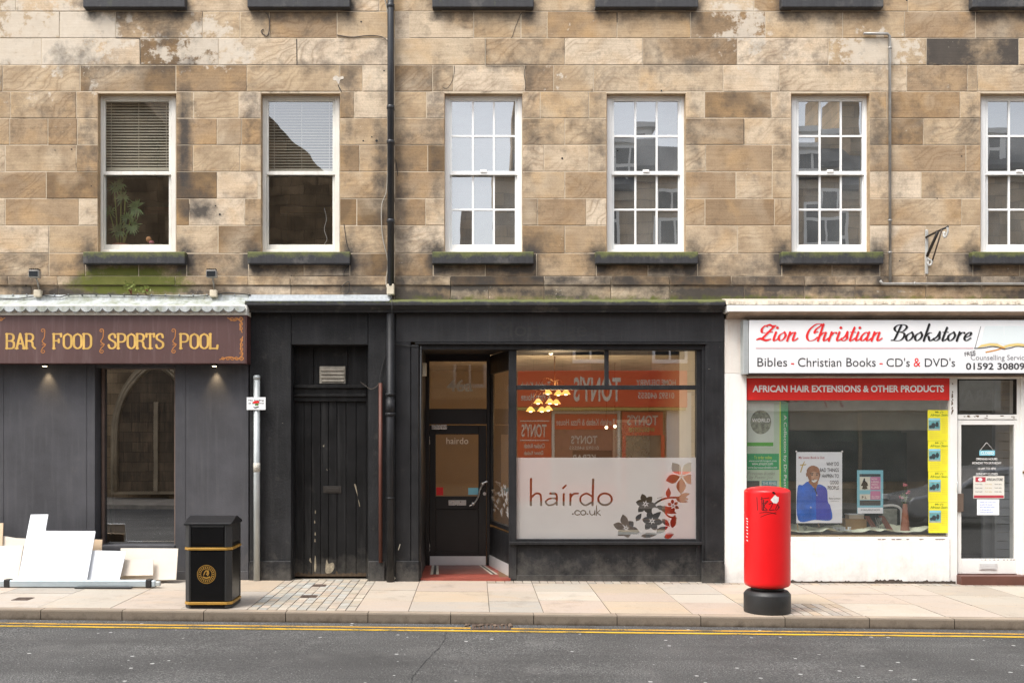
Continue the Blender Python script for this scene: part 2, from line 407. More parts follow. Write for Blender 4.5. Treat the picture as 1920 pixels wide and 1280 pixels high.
def worn_line(name, col):
    s = NT(name)
    f = s.ramp(s.math('ADD', s.math('MULTIPLY', s.noise(45, 6, .7), .6), s.math('MULTIPLY', s.noise(3, 3), .4)), [(.51, 0.0), (.59, .9)])
    c = s.mix(f, s.mix(s.noise(2, 4), col, tuple(x * .72 for x in col)), (.10, .085, .05))
    return s.done(s.bsdf(c, .65, s.bump(s.noise(110, 3), .4, .005)))

def kerb_mat():
    s = NT('kerb_stone'); a = s.attr('tint')
    g = s.n('NewGeometry'); spz = s.n('SeparateXYZ'); s.set(spz.inputs[0], s.co())
    c = s.mix(s.noise(2.5, 6, .6), a.outputs['Color'], tuple(.42 * x for x in (.42, .36, .29)))
    c = s.mix(.5, c, s.ramp(s.noise(80, 4, .7), [(.25, (.6, .57, .55)), (.5, (1, 1, 1)), (.8, (1.2, 1.2, 1.2))]), 'MULTIPLY')
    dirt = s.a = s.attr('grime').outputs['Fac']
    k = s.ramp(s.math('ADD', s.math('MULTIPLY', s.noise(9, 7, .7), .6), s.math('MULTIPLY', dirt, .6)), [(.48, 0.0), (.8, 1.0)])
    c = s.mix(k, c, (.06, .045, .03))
    return s.done(s.bsdf(c, .85, s.bump(s.noise(60, 5), .3, .006), spec=.25))

def moss_roof(name, col, moss=.5, ztop=None, zh=.08):
    s = NT(name)
    k = s.ramp(s.math('ADD', s.math('MULTIPLY', s.noise(6, 8, .68, s.mapv(scale=(1, 1, .5))), .7), .12 + moss * .3), [(.5, 0.0), (.75, 1.0)])
    if ztop is not None:
        sp = s.n('SeparateXYZ'); s.set(sp.inputs[0], s.co()); g_ = s.math('MULTIPLY', s.math('SUBTRACT', sp.outputs[2], ztop - zh), 1 / zh, True)
        k = s.ramp(s.math('ADD', s.math('MULTIPLY', s.noise(7, 7, .7), .75), s.math('MULTIPLY', g_, .3 + moss * .2)), [(.48, 0.0), (.68, 1.0)])
    st = s.ramp(s.noise(1, 5, .6, s.mapv(scale=(22, 22, 1.5))), [(.4, 0.0), (.75, .6)])
    c = s.mix(st, col, tuple(.45 * x for x in col))
    c = s.mix(s.ramp(s.noise(3.7, 7, .7), [(.54, 0.0), (.66, .4)]), c, tuple(x + .13 * y for x, y in zip(col, (1, .9, .75))))
    c = s.mix(s.math('MULTIPLY', k, .85), c, s.mix(s.noise(11, 4), (.06, .085, .018), (.2, .2, .06)))
    return s.done(s.bsdf(c, .75, s.bump(s.noise(40, 5), .3, .008)))

def frosted_mat():
    s = NT('frosted_film')
    c = s.mix(s.noise(1.4, 4), (.50, .475, .46), (.57, .56, .555))
    df = s.n('BsdfDiffuse'); s.set(df.inputs[0], c)
    tl = s.n('BsdfTranslucent'); s.set(tl.inputs[0], c)
    tr = s.n('BsdfTransparent'); gl = s.n('BsdfGlossy'); gl.inputs['Roughness'].default_value = .04
    def mx(f, a, b):
        d = s.n('MixShader'); d.inputs[0].default_value = f; s.t.links.new(a, d.inputs[1]); s.t.links.new(b, d.inputs[2]); return d.outputs[0]
    return s.done(mx(.16, mx(.16, mx(.25, df.outputs[0], tl.outputs[0]), tr.outputs[0]), gl.outputs[0]))

def wood_mat(name, a, b, scale=4, rough=.6):
    s = NT(name); k = s.noise(scale, 6, .6, s.mapv(scale=(1, 1, 9)), 1.0)
    return s.done(s.bsdf(s.mix(k, a, b), rough, s.bump(k, .1, .004)))

M = {}
M['stone'] = stone_mat('sandstone_ashlar'); M['mortar'] = mortar_mat()
M['sill'] = moss_roof('sooty_sill_stone', (.042, .042, .046), -.16)
M['sill_moss'] = moss_roof('mossy_sill_stone', (.036, .036, .04), .2, Z(474.5), .12)
M['slab'] = slab_mat('paving_stone'); M['asphalt'] = asphalt_mat(); M['kerb'] = kerb_mat()
M['grout'] = paint('paving_grout', (.115, .095, .075), .95, .3)
M['earth'] = paint('bare_ground', (.09, .08, .07), .95)
M['yellow'] = worn_line('yellow_road_paint', L(214, 164, 58))
M['yellow_bright'] = worn_line('yellow_road_paint_newer', L(222, 178, 40))
M['crack'] = paint('tar_crack', (.016, .016, .017), .8)
M['black_wall'] = paint('black_masonry_paint', (.0145, .0147, .016), .66, .5, 2.2, .9, 38, .315, (.28, .26, .22), 15, .45, (.04, .04, .04), splash=.6, spec=.28)
M['black_trim'] = paint('black_joinery_paint', (.0155, .0158, .0175), .5, .45, 3, .3, 30, .31, (.33, .3, .26), 20, .35, (.045, .045, .046), splash=.4, spec=.3)
M['black_door'] = paint('dark_door_paint', (.009, .009, .0095), .42, .45, 3, .25, 30, .31, (.4, .36, .28), 18, .55, (.04, .04, .04), splash=.5, spec=.25)
M['salon_door'] = paint('black_gloss_paint', (.0085, .0085, .009), .38, .2)
M['fascia_black'] = paint('weathered_black_fascia', (.0185, .019, .021), .5, .45, 2.5, .3, 50, .32, (.16, .11, .075), 13, .45, (.055, .052, .05))
M['ghost'] = paint('ghost_lettering', (.028, .0275, .026), .6)
M['pub_grey'] = paint('grey_render_paint', (.053, .053, .06), .75, .28, 1.6, .4, 45, .29, (.15, .15, .16), 5, .5, (.085, .085, .09), splash=.45)
M['brown_sign'] = paint('faded_brown_board', (.088, .044, .041), .5, .14, 1.2, .05, 20, 0, streak=.55, streakcol=(.17, .115, .11))
M['sign_edge'] = paint('dark_red_edge', (.075, .028, .025), .5)
M['gold'] = paint('gold_lettering', L(208, 170, 92), .45, .2, 9)
M['copper'] = paint('copper_ornament', L(178, 116, 58), .5, .15, 4)
M['lead'] = moss_roof('pale_lead_sheet', (.38, .41, .43), -.2)
M['lead_moss'] = moss_roof('mossy_lead_sheet', (.5, .53, .54), .34)
M['white_frame'] = paint('white_window_paint', (.87, .87, .85), .4, .05, 3, .08)
M['old_white'] = paint('peeling_white_paint', (.74, .72, .66), .55, .09, 4, .3, 50, .33, (.2, .17, .13), 15, .3, (.4, .36, .29))
M['white_wall'] = paint('white_painted_render', (.82, .81, .78), .7, .06, 1.3, .35, 80, .25, (.3, .22, .16), 9, .3, (.58, .54, .47), splash=.3)
M['white_panel'] = paint('white_sign_panel', (.84, .85, .86), .35, .03, 2, .04)
M['white_trim'] = paint('chipped_white_trim', (.80, .79, .76), .5, .06, 3, .3, 60, .32, (.13, .085, .055), 11)
M['cream_cornice'] = paint('cream_cornice_paint', (.68, .61, .50), .6, .12, 3, .3, 50, .32, (.25, .17, .1), 12, .4, (.38, .3, .21))
M['soffit'] = paint('rusty_soffit', (.36, .28, .21), .8, .3, 3, .4, 40, .36, (.12, .075, .05), 10, .5, (.16, .11, .08))
M['white_rust'] = paint('rust_stained_white', (.78, .74, .68), .6, .08, 3, .3, 60, .34, (.33, .17, .085), 9, .45, (.62, .46, .33))
M['red_fascia'] = paint('red_plastic_panel', L(222, 48, 42), .35, .06, 1.5, .03)
M['script_red'] = paint('red_vinyl', L(226, 42, 44), .4, .04)
M['script_black'] = paint('black_vinyl', (.012, .012, .013), .4, .04)
M['grey_vinyl'] = paint('grey_vinyl', (.055, .055, .06), .4, .04)
M['pale_grey_vinyl'] = paint('pale_grey_vinyl', (.24, .24, .26), .4, .04)
M['shade_vinyl'] = paint('light_grey_vinyl', (.55, .56, .58), .4, .04)
M['pink_line'] = paint('pink_vinyl', (.66, .44, .46), .4, .04)
M['white_vinyl'] = paint('white_vinyl', (.85, .84, .82), .4, .03)
M['etched'] = paint('etched_lettering', (.85, .78, .66), .6, .04)
M['pipe_black'] = paint('black_cast_iron', (.02, .0215, .025), .38, .3, 5, .2, 40)
M['pipe_grey'] = paint('grey_steel_conduit', (.33, .32, .30), .45, .25, 6, .1, 40, 0, streak=.4, streakcol=(.2, .15, .1), metal=.3)
M['galv'] = paint('galvanised_steel', (.44, .47, .47), .45, .12, 5, .1, 50, .27, (.7, .7, .68), 10, metal=.35)
M['red_pipe'] = paint('red_oxide_pipe', (.095, .03, .019), .55, .2, 5)
M['cream_box'] = paint('cream_plastic', (.62, .55, .42), .5, .15, 8)
M['cable_black'] = paint('black_cable', (.015, .015, .015), .5)
M['cable_grey'] = paint('weathered_grey_cable', (.36, .33, .28), .6)
M['cable_brown'] = paint('dark_brown_cable', (.09, .07, .055), .6)
M['vent'] = paint('weathered_vent', (.25, .225, .185), .7, .3, 9, .3)
M['chrome'] = paint('brushed_steel', (.62, .62, .61), .28, .08, 9, .05, 60, metal=.9)
M['alu'] = paint('white_aluminium', (.66, .66, .66), .35, .06, 5, .05, metal=.3)
M['bin_black'] = paint('black_bin_plastic', (.0045, .0045, .005), .3, .25, 5, .06, 60, .245, (.2, .2, .2), 22, spec=.25)
M['bin_corner'] = paint('grey_black_bin_corner', (.022, .0225, .023), .42, .15, 5, .06)
M['bin_lid'] = paint('dusty_black_lid', (.012, .0125, .0145), .4, .3, 8, .06, 60, .33, (.2, .2, .21), 14)
M['bin_gold'] = paint('gold_band', L(178, 138, 64), .38, .15, 6, .05, metal=.3)
M['pillar_red'] = paint('red_gloss_enamel', L(222, 18, 24), .38, .06, 2, .05, 25, .215, (.75, .55, .5), 12)
M['pillar_black'] = paint('black_cast_base', (.017, .0175, .018), .5, .25, 5, .3, 50, .25, (.13, .13, .13), 25)
M['graffiti'] = paint('black_marker', (.03, .003, .004), .5)
M['sticker'] = paint('torn_white_sticker', (.75, .73, .7), .6, .12, 30)
M['sticker_blue'] = paint('blue_sticker', (.25, .42, .62), .5)
M['white_board'] = paint('white_melamine_board', (.74, .775, .82), .4, .04, 1, .03, 30, .27, (.55, .55, .54), 7)
M['cream_board'] = paint('cream_fibreboard', (.68, .62, .54), .6, .1, 1.2, .08, 30, .31, (.45, .38, .3), 7)
M['tan_board'] = paint('tan_fibreboard', (.58, .44, .3), .7, .1, 2)
M['board_edge'] = M['tan_board']
M['alu_tube'] = paint('anodised_tube', (.46, .54, .59), .35, .06, 5, .03, metal=.45)
M['rubber'] = paint('black_rubber', (.012, .012, .012), .6)
M['cover'] = paint('rusty_iron_cover', (.095, .065, .05), .75, .3, 12, .4, 60)
M['tile_red'] = paint('red_quarry_tile', (.27, .065, .045), .5, .22, 5, .12)
M['tile_red_dark'] = paint('worn_dark_red_tile', (.18, .07, .055), .45, .25, 6, .12)
M['step_brown'] = paint('brown_step_tile', (.115, .045, .032), .45, .15, 5)
M['tile_white'] = paint('white_strip_tile', (.55, .5, .42), .5, .1)
M['tile_black'] = paint('black_strip_tile', (.03, .028, .026), .5)
M['glass_old'] = glass('old_sash_glass', .25, .05, 1.3, (.95, .97, .96))
M['glass_clear'] = glass('sash_glass', .40, .02, 1.5, (.85, .89, .9), haze=.14)
M['glass_shop'] = glass('shop_glass', .38, .012, .8, (.92, .95, .93))
M['glass_book'] = glass('bookshop_glass', .22, .015, .8, (.99, 1, .995), haze=.03)
M['glass_pub'] = glass('pub_glass', .42, .015, .8, (.85, .9, .86))
M['glass_door'] = glass('door_glass', .10, .02, .8, (.95, .93, .9), haze=.06)
M['frost'] = frosted_mat()
M['room_dark'] = paint('dark_room_wall', (.11, .095, .075), .9, .15)
M['room_grey'] = paint('pale_room_wall', (.30, .31, .31), .9, .1)
M['salon_wall'] = paint('tan_salon_wall', (.40, .30, .19), .8, .08, .8)
M['salon_floor'] = wood_mat('salon_floor', (.18, .1, .05), (.3, .17, .09), 2)
M['salon_ceiling'] = paint('cream_ceiling', (.6, .53, .42), .85)
M['book_wall'] = paint('dim_shop_wall', (.34, .35, .31), .85, .25, .7)
M['book_green'] = paint('dark_green_panel', (.022, .06, .034), .6, .2)
M['book_floor'] = paint('dark_carpet', (.06, .055, .05), .95)
M['pub_wall'] = paint('dark_pub_wall', (.05, .046, .036), .8, .3, .8)
M['pub_green'] = paint('green_pub_wall', (.02, .034, .022), .8, .3, .8)
M['blind'] = paint('beige_blind_slat', (.78, .71, .57), .55, .06, 2)
M['blind_dark'] = paint('taupe_blind_slat', (.5, .46, .38), .55, .06, 2)
M['leafg'] = paint('green_leaf', (.10, .17, .05), .5, .4, 12)
M['leafy'] = paint('yellow_green_leaf', (.2, .24, .05), .5, .3, 12)
M['weed_red'] = paint('reddish_weed', (.2, .05, .035), .6, .3, 12)
M['terracotta'] = paint('terracotta', (.33, .13, .075), .7, .15, 8, .2)
M['pot_white'] = paint('white_pot', (.7, .68, .63), .5)
M['pink'] = paint('pink_petal', (.62, .2, .24), .6, .2, 20)
M['orange'] = paint('orange_toy', (.6, .28, .12), .6, .15)
M['green_poster'] = paint('green_print', (.035, .36, .13), .5, .06)
M['pale_green'] = paint('pale_green_print', (.50, .62, .47), .5, .08)
M['yellow_print'] = paint('yellow_print', (.72, .66, .03), .5, .05)
M['lime_line'] = paint('lime_print', (.62, .78, .08), .5, .05)
M['paper'] = paint('white_paper', (.86, .88, .91), .6, .03)
M['print_blue'] = paint('blue_print', (.015, .14, .62), .5, .35, 6, .02)
M['print_violet'] = paint('violet_blue_print', (.05, .07, .48), .5, .2, 6, .02)
M['print_skin'] = paint('brown_print', (.36, .17, .09), .5, .25, 14, .02)
M['print_skin_light'] = paint('light_brown_print', (.56, .33, .21), .5, .25, 14, .02)
M['print_gold'] = paint('gold_print', (.55, .4, .1), .5, .1, 8)
M['print_red'] = paint('dark_red_print', (.45, .05, .07), .5, .05)
M['print_pink'] = paint('pink_print', (.55, .2, .36), .5, .08)
M['print_cyan'] = paint('cyan_print', (.22, .55, .66), .5, .05)
M['print_dark'] = paint('dark_print', (.035, .05, .055), .5, .3, 20)
M['print_teal'] = paint('teal_print', (.12, .32, .34), .5, .4, 25)
M['print_grey'] = paint('grey_print', (.33, .35, .3), .5, .3, 15)
M['print_green_text'] = paint('dark_green_print', (.1, .2, .03), .5, .05)
M['cloth'] = paint('cream_green_cloth', (.74, .78, .6), .9, .12, 5, .3, 20)
M['cardboard'] = paint('tan_cardboard', (.42, .27, .12), .8, .1)
M['wood_red'] = wood_mat('red_brown_wood', (.17, .06, .035), (.3, .11, .06))
M['wood_pale'] = wood_mat('pale_wood', (.45, .3, .13), (.58, .4, .2))
M['pvc_grey'] = paint('grey_cladding', (.34, .36, .38), .5, .04)
M['bulb'] = emis('warm_bulb', (1.0, .42, .10), 1.25)
M['bulb_white'] = emis('warm_white_lamp', (1.0, .80, .50), 4.0)
M['lead_edge_shade'] = paint('dark_lead_edge_shade', (.07, .07, .075), .7, .3, 8)
M['pale_pane'] = paint('pale_pink_pane', (.8, .6, .58), .3, .3, 6)
M['bulb_core'] = emis('glowing_bulb', (1.0, .72, .36), 5.0)
M['brass'] = paint('dark_brass', (.2, .12, .05), .4, .2, metal=.7)
M['bracket'] = paint('grey_bracket_paint', (.42, .42, .4), .5, .2, 8, .2, 40, .36, (.2, .1, .05), 14)
M['iron'] = paint('black_iron', (.02, .016, .013), .5)
M['slate'] = paint('roof_slate', (.075, .08, .085), .7, .3, 5, .3, 30, 0, streak=.5, streakcol=(.04, .04, .045))
M['opp_stone'] = paint('buff_stone_opposite', (.48, .36, .225), .9, .3, 1.5, .3, 30, 0, streak=.35, streakcol=(.1, .08, .06), blocks=(.9, .36))
M['church_stone'] = paint('dark_church_stone', (.33, .24, .15), .9, .5, 1.2, .4, 20, 0, streak=.5, streakcol=(.04, .034, .028), blocks=(.7, .33))
M['arch_stone'] = paint('pale_arch_stone', (.4, .32, .22), .9, .3, 2)
M['dark_glass'] = paint('dark_pane', (.03, .035, .04), .1, .2)
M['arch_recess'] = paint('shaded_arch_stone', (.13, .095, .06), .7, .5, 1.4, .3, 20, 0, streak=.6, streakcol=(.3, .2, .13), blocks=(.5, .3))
M['shop_glass_far'] = paint('dull_shop_pane', (.13, .13, .115), .3, .5, .8)
M['tony_red'] = paint('orange_red_fascia', L(236, 62, 28), .4, .05)
M['tony_pale'] = paint('pale_fascia_text', (.85, .8, .7), .5, .03)
M['tony_maroon'] = paint('maroon_panel', (.09, .018, .025), .5)
M['car_paint'] = paint('grey_car_paint', (.52, .53, .55), .25, .05, 2, .01, metal=.6)
# ------------------------------------------------------------------ ground, road, kerb, paving
g = MB(); g.poly([(-400, -400, -.42), (400, -400, -.42), (400, 400, -.42), (-400, 400, -.42)])
struct(g.build('ground', M['earth'], None))
g = MB()
g.poly([(-40, ykerb(-40) + .1, gz(-40) - .115), (-40, -16, gz(-40) - .115), (40, -16, gz(40) - .115), (40, ykerb(40) + .1, gz(40) - .115)])
struct(g.build('road', M['asphalt'], None))
g = MB()
g.poly([(-40, -14.2, gz(-40)), (-40, -30, gz(-40)), (40, -30, gz(40)), (40, -14.2, gz(40))]); g.poly([(-40, -14.2, gz(-40)), (40, -14.2, gz(40)), (40, -14.2, gz(40) - .3), (-40, -14.2, gz(-40) - .3)])
struct(g.build('far_pavement', paint('far_paving', (.36, .32, .27), .8), None))
def line(o0, o1, x0, x1, mat, name):
    m = MB(); n = int((x1 - x0) / .25); rnd = random.Random(o0 * 100)
    pr = None
    for k in range(n + 1):
        x = x0 + (x1 - x0) * k / n; j = rnd.uniform(-.006, .006)
        a = (x, ykerb(x) - o0 + j, gz(x) - .110); b = (x, ykerb(x) - o1 + j + rnd.uniform(-.004, .004), gz(x) - .110)
        if pr: m.quad(pr[1], b, a, pr[0])
        pr = (a, b)
    return struct(m.build(name, mat, None))
line(.215, .28, -25, -.045, M['yellow'], 'yellow_line'); line(.215, .28, .40, 25, M['yellow'], 'yellow_line')
line(.37, .44, -25, 25, M['yellow_bright'], 'yellow_line')
m = MB(); rnd = random.Random(3); pr = None
for k in range(60):
    t = k / 59; x = -.30 - .36 * t + .03 * math.sin(9 * t) + rnd.uniform(-.012, .012); y = -3.1 - 3.4 * t; wd = rnd.uniform(.001, .007)
    a, b = (x - wd, y, gz(x) - .1135), (x + wd, y, gz(x) - .1135)
    if pr: m.quad(pr[0], pr[1], b, a)
    pr = (a, b)
struct(m.build('road_crack', M['crack'], None))
# kerb stones
m = MB(); rnd = random.Random(11); tint = []; grime = []
x = -24.6 + .15
while x < 24:
    x1 = x + .93; gp = .004; t = rnd.uniform(.85, 1.1); tc = tuple(t * c for c in (.235, .19, .145))
    prof = [(0.14, 0.0), (.018, 0.0), (.006, -.004), (0, -.016), (0, -.085), (0, -.13)]
    N = 8
    for k in range(N):
        xa, xb = x + gp + (x1 - x - 2 * gp) * k / N, x + gp + (x1 - x - 2 * gp) * (k + 1) / N
        for q in range(5):
            (ya, za), (yb, zb) = prof[q], prof[q + 1]
            m.quad((xa, ykerb(xa) + ya, gz(xa) + za), (xb, ykerb(xb) + ya, gz(xb) + za), (xb, ykerb(xb) + yb, gz(xb) + zb), (xa, ykerb(xa) + yb, gz(xa) + zb))
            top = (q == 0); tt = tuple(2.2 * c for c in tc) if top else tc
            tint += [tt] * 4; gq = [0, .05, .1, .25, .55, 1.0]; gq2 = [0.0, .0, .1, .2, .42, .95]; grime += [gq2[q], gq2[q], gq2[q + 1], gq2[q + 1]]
    for xe, sg in ((x + gp, 1), (x1 - gp, -1)):
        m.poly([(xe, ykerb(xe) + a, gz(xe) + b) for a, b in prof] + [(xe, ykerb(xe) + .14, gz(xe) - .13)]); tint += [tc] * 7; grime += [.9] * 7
    x = x1
def add_tint(o, name, vals):
    a = o.data.attributes.new(name, 'FLOAT_COLOR', 'POINT'); a.data.foreach_set('color', np.array([(*v, 1.0) if len(v) == 3 else v for v in vals], 'f').ravel())
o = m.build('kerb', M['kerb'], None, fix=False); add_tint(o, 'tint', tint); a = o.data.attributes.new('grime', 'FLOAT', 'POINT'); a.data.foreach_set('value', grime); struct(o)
m = MB(); m.poly([(-25, -2.2, gz(-25) - .128), (25, -3.4, gz(25) - .128), (25, 1, gz(25) - .02), (-25, 1, gz(-25) - .02)])
m = MB(); nseg = 20
for k in range(nseg):
    xa, xb = -25 + 50 * k / nseg, -25 + 50 * (k + 1) / nseg
    m.quad((xa, ykerb(xa) + .012, gz(xa) - .008), (xb, ykerb(xb) + .012, gz(xb) - .008), (xb, .6, gz(xb) - .008), (xa, .6, gz(xa) - .008))
struct(m.build('paving_bed', M['grout'], None))
# slabs and setts
m = MB(); tint = []; rnd = random.Random(21)
PAL = [(.48, .42, .35), (.51, .46, .39), (.48, .43, .375), (.51, .42, .35), (.44, .41, .365), (.50, .41, .31), (.53, .48, .41), (.47, .40, .34)]
def slab(x0, x1, ya, yb, tc, gp=.004, hz=.0):
    # ya,yb: distances as functions of x measured from the facade base (0) towards the kerb
    p = [(x0 + gp, ya(x0) - gp), (x1 - gp, ya(x1) - gp), (x1 - gp, yb(x1) + gp), (x0 + gp, yb(x0) + gp)]
    t = [(a, b, gz(a) + hz) for a, b in p]; m.poly(t); tint.extend([tc] * 4)
    for k in range(4):
        a, b = t[k], t[(k + 1) % 4]; m.poly([a, b, (b[0], b[1], b[2] - .03), (a[0], a[1], a[2] - .03)]); tint.extend([tuple(.7 * c for c in tc)] * 4)
def rowy(f): return lambda x: .06 - (.06 - (ykerb(x) + .142)) * f
rows_s = [0.11, .44, .72, 1.0]
jx = [-24, -22.5, -21, -19.6, -18, -16.4, -15, -13.6, -12.2, -11, -9.9, -8.7, -7.7, -6.7, -5.9, -5.02, -4.18, -3.36, -2.60, -1.36, -.754, .168, .78, 1.54, 2.46, 3.16, 4.36, 5.28, 5.95, 6.9, 7.8, 8.9, 10, 11.2, 12.4, 13.8, 15, 16.5, 18, 19.5, 21, 22.5, 24]
for i in range(len(jx) - 1):
    a, b = jx[i], jx[i + 1]
    if abs(a + 2.60) < .01: continue
    rr = [0.11] + sorted([.11 + .89 * (k + 1 + rnd.uniform(-.15, .15)) / 3 for k in range(2)]) + [1.0]
    if a < -3: rr = [.02, .5 + rnd.uniform(-.1, .1), 1.0]
    if abs(a - 3.16) < .01:
        rr = [.11, .42, .7]
        for k in range(11):
            f = .7
            for q in range(3): t = rnd.uniform(.72, 1.0); slab(a + (b - a) * k / 11, a + (b - a) * (k + 1) / 11, rowy(.7 + .1 * q), rowy(.8 + .1 * q), tuple(t * c for c in rnd.choice(PAL)), .005)
    if abs(a + .754) < .01 or abs(a + 1.36) < .01: rr[0] = .03
    for k in range(len(rr) - 1):
        tc = rnd.choice(PAL); t = rnd.uniform(.80, 1.02); slab(a, b, rowy(rr[k]), rowy(rr[k + 1]), tuple(t * c for c in tc), hz=rnd.uniform(-.0015, .0015))
    if abs(a - 3.16) < .01:
        pass
    if rr[0] > .1:       # strip of small setts along the shopfronts
        n = max(2, int((b - a) / .105))
        for k in range(n):
            for q in range(2):
                t = rnd.uniform(.62, .95); slab(a + (b - a) * k / n, a + (b - a) * (k + 1) / n, rowy(.0 + q * .055), rowy(.055 + q * .055), tuple(t * c for c in rnd.choice(PAL)), .005)
XS0, XS1 = -2.60, -1.36
nc = 11
for k in range(nc):
    f = 0.0; xa, xb = XS0 + (XS1 - XS0) * k / nc, XS0 + (XS1 - XS0) * (k + 1) / nc
    while f < .999:
        f1 = min(1.0, f + rnd.uniform(.055, .085)); f1 = 1.0 if f1 > .96 else f1
        tc = rnd.choice([(.44, .41, .35), (.46, .41, .33), (.40, .40, .37), (.47, .40, .33), (.48, .43, .36), (.42, .42, .39)]); t = rnd.uniform(.85, 1.12)
        slab(xa, xb, rowy(f), rowy(f1), tuple(t * c for c in tc), .0055, rnd.uniform(-.002, .002)); f = f1
o = m.build('pavement', M['slab'], None, fix=False, bevel=0); add_tint(o, 'tint', tint); struct(o)

def cover(x, y, w_, d_, label, name='drain_cover'):
    m = MB(); z = gz(x); m.box(x - w_ / 2, x + w_ / 2, y - d_ / 2, y + d_ / 2, z - .02, z + .004)
    for k in range(4):
        yy = y - d_ / 2 + d_ * (k + .5) / 4; m.box(x - w_ * .42, x + w_ * .42, yy - .012, yy + .012, z + .004, z + .008)
    tag(m.build(name, M['cover'], None, bevel=.002), label, 'drain cover', 'small iron covers in the pavement')
cover(-2.06, -.55, .19, .17, 'small rusty iron cover in the setts nearer the black door')
cover(-2.05, -1.45, .2, .19, 'small rusty iron cover in the middle of the setts')
cover(-5.45, -1.75, .2, .2, 'small rusty iron cover in the paving in front of the leaning boards')
t = thing('gully_grate', 'iron drain gully choked with debris at the kerb, breaking the yellow line', 'drain', (.18, ykerb(.18) - .2, -.115))
m = MB(); y0 = ykerb(.18) - .31; m.box(-.03, .39, y0, y0 + .018, -.13, -.104); m.box(-.03, .39, y0 + .26, y0 + .275, -.13, -.104); m.box(-.03, -.01, y0 + .018, y0 + .26, -.13, -.104); m.box(.37, .39, y0 + .018, y0 + .26, -.13, -.104)
m.build('frame', M['cover'], t)
m = MB()
for k in range(9): m.box(.0 + k * .042, .018 + k * .042, y0 + .018, y0 + .26, -.13, -.107)
m.build('grille', M['cover'], t)
m = MB(); rnd = random.Random(5)
for k in range(26):
    x_, y_ = rnd.uniform(-.1, .42), ykerb(.2) - rnd.uniform(.03, .16); r = rnd.uniform(.01, .028); m.ball((x_, y_, -.104), r, 6, .6)
struct(m.build('leaf_litter', paint('leaf_litter', (.12, .085, .06), .9, .5, 20), None), 'stuff')
# ------------------------------------------------------------------ the sandstone tenement
WIN = [(183, 331), (489, 638), (833, 980), (1137, 1286), (1483, 1631), (1838, 1986)]
WY0, WY1 = 175, 473
UY0, UY1 = -300, -3
LEFT, RIGHT, TOP, BOT = -420, 2330, -380, 588
CRS = [(-380, -350), (-350, -300), (-300, -250), (-250, -200), (-200, -150), (-150, -100), (-100, -50), (-50, -27), (-27, 22), (22, 72), (72, 122.5), (122.5, 172), (172, 222), (222, 272), (272, 322), (322, 372.5), (372.5, 423), (423, 475), (475, 518), (518, 535.5), (535.5, 588)]
JN = {9: [112, 217, 380, 450, 505, 632, 741, 767, 888, 977, 1026, 1157, 1295, 1435, 1580, 1696, 1829, 1960],
      10: [78, 263, 410, 557, 740, 910, 1059, 1205, 1382, 1553, 1737, 1910, 2050],
      11: [5, 150, 330, 463, 637, 680, 740, 811, 850, 984, 1038, 1113, 1356, 1461, 1700, 1814, 1833, 2020],
      12: [20, 143, 363, 448, 664, 740, 800, 1013, 1104, 1321, 1446, 1663, 1800, 2040],
      13: [18, 90, 145, 407, 453, 600, 740, 850, 1059, 1395, 1731, 2070],
      14: [10, 143, 362, 450, 674, 740, 802, 1020, 1104, 1323, 1448, 1811, 2030],
      15: [87, 407, 484, 740, 860, 1059, 1380, 1448, 1727, 2070],
      16: [10, 148, 355, 459, 669, 740, 798, 1008, 1099, 1322, 1452, 1803, 2040],
      17: [92, 409, 600, 740, 1059, 1383, 1735, 2070],
      18: [92, 160, 260, 350, 466, 570, 656, 740, 812, 910, 1006, 1118, 1215, 1308, 1466, 1560, 1650, 1733, 1824, 1912, 2010],
      19: [17, 110, 330, 466, 545, 740, 845, 1020, 1145, 1255, 1370, 1508, 1602, 1735, 1838, 1990],
      20: [60, 110, 400, 546, 640, 740, 845, 916, 1020, 1145, 1255, 1395, 1508, 1602, 1735, 1840, 1990]}
def openings(y0, y1):
    o = []
    if y1 > WY0 + 2 and y0 < WY1 - 2: o += WIN
    if y1 > UY0 + 2 and y0 < UY1 - 2: o += WIN
    return o
tenement = thing('tenement_building', 'weathered brown sandstone tenement wall with white sash windows above the three shopfronts', 'building', (0, .2, 0))
sv, sf, stain, rndc, smo = [], [], [], [], []
rnd = random.Random(42)
def G(v, c, s_): return np.exp(-((v - c) / s_) ** 2)
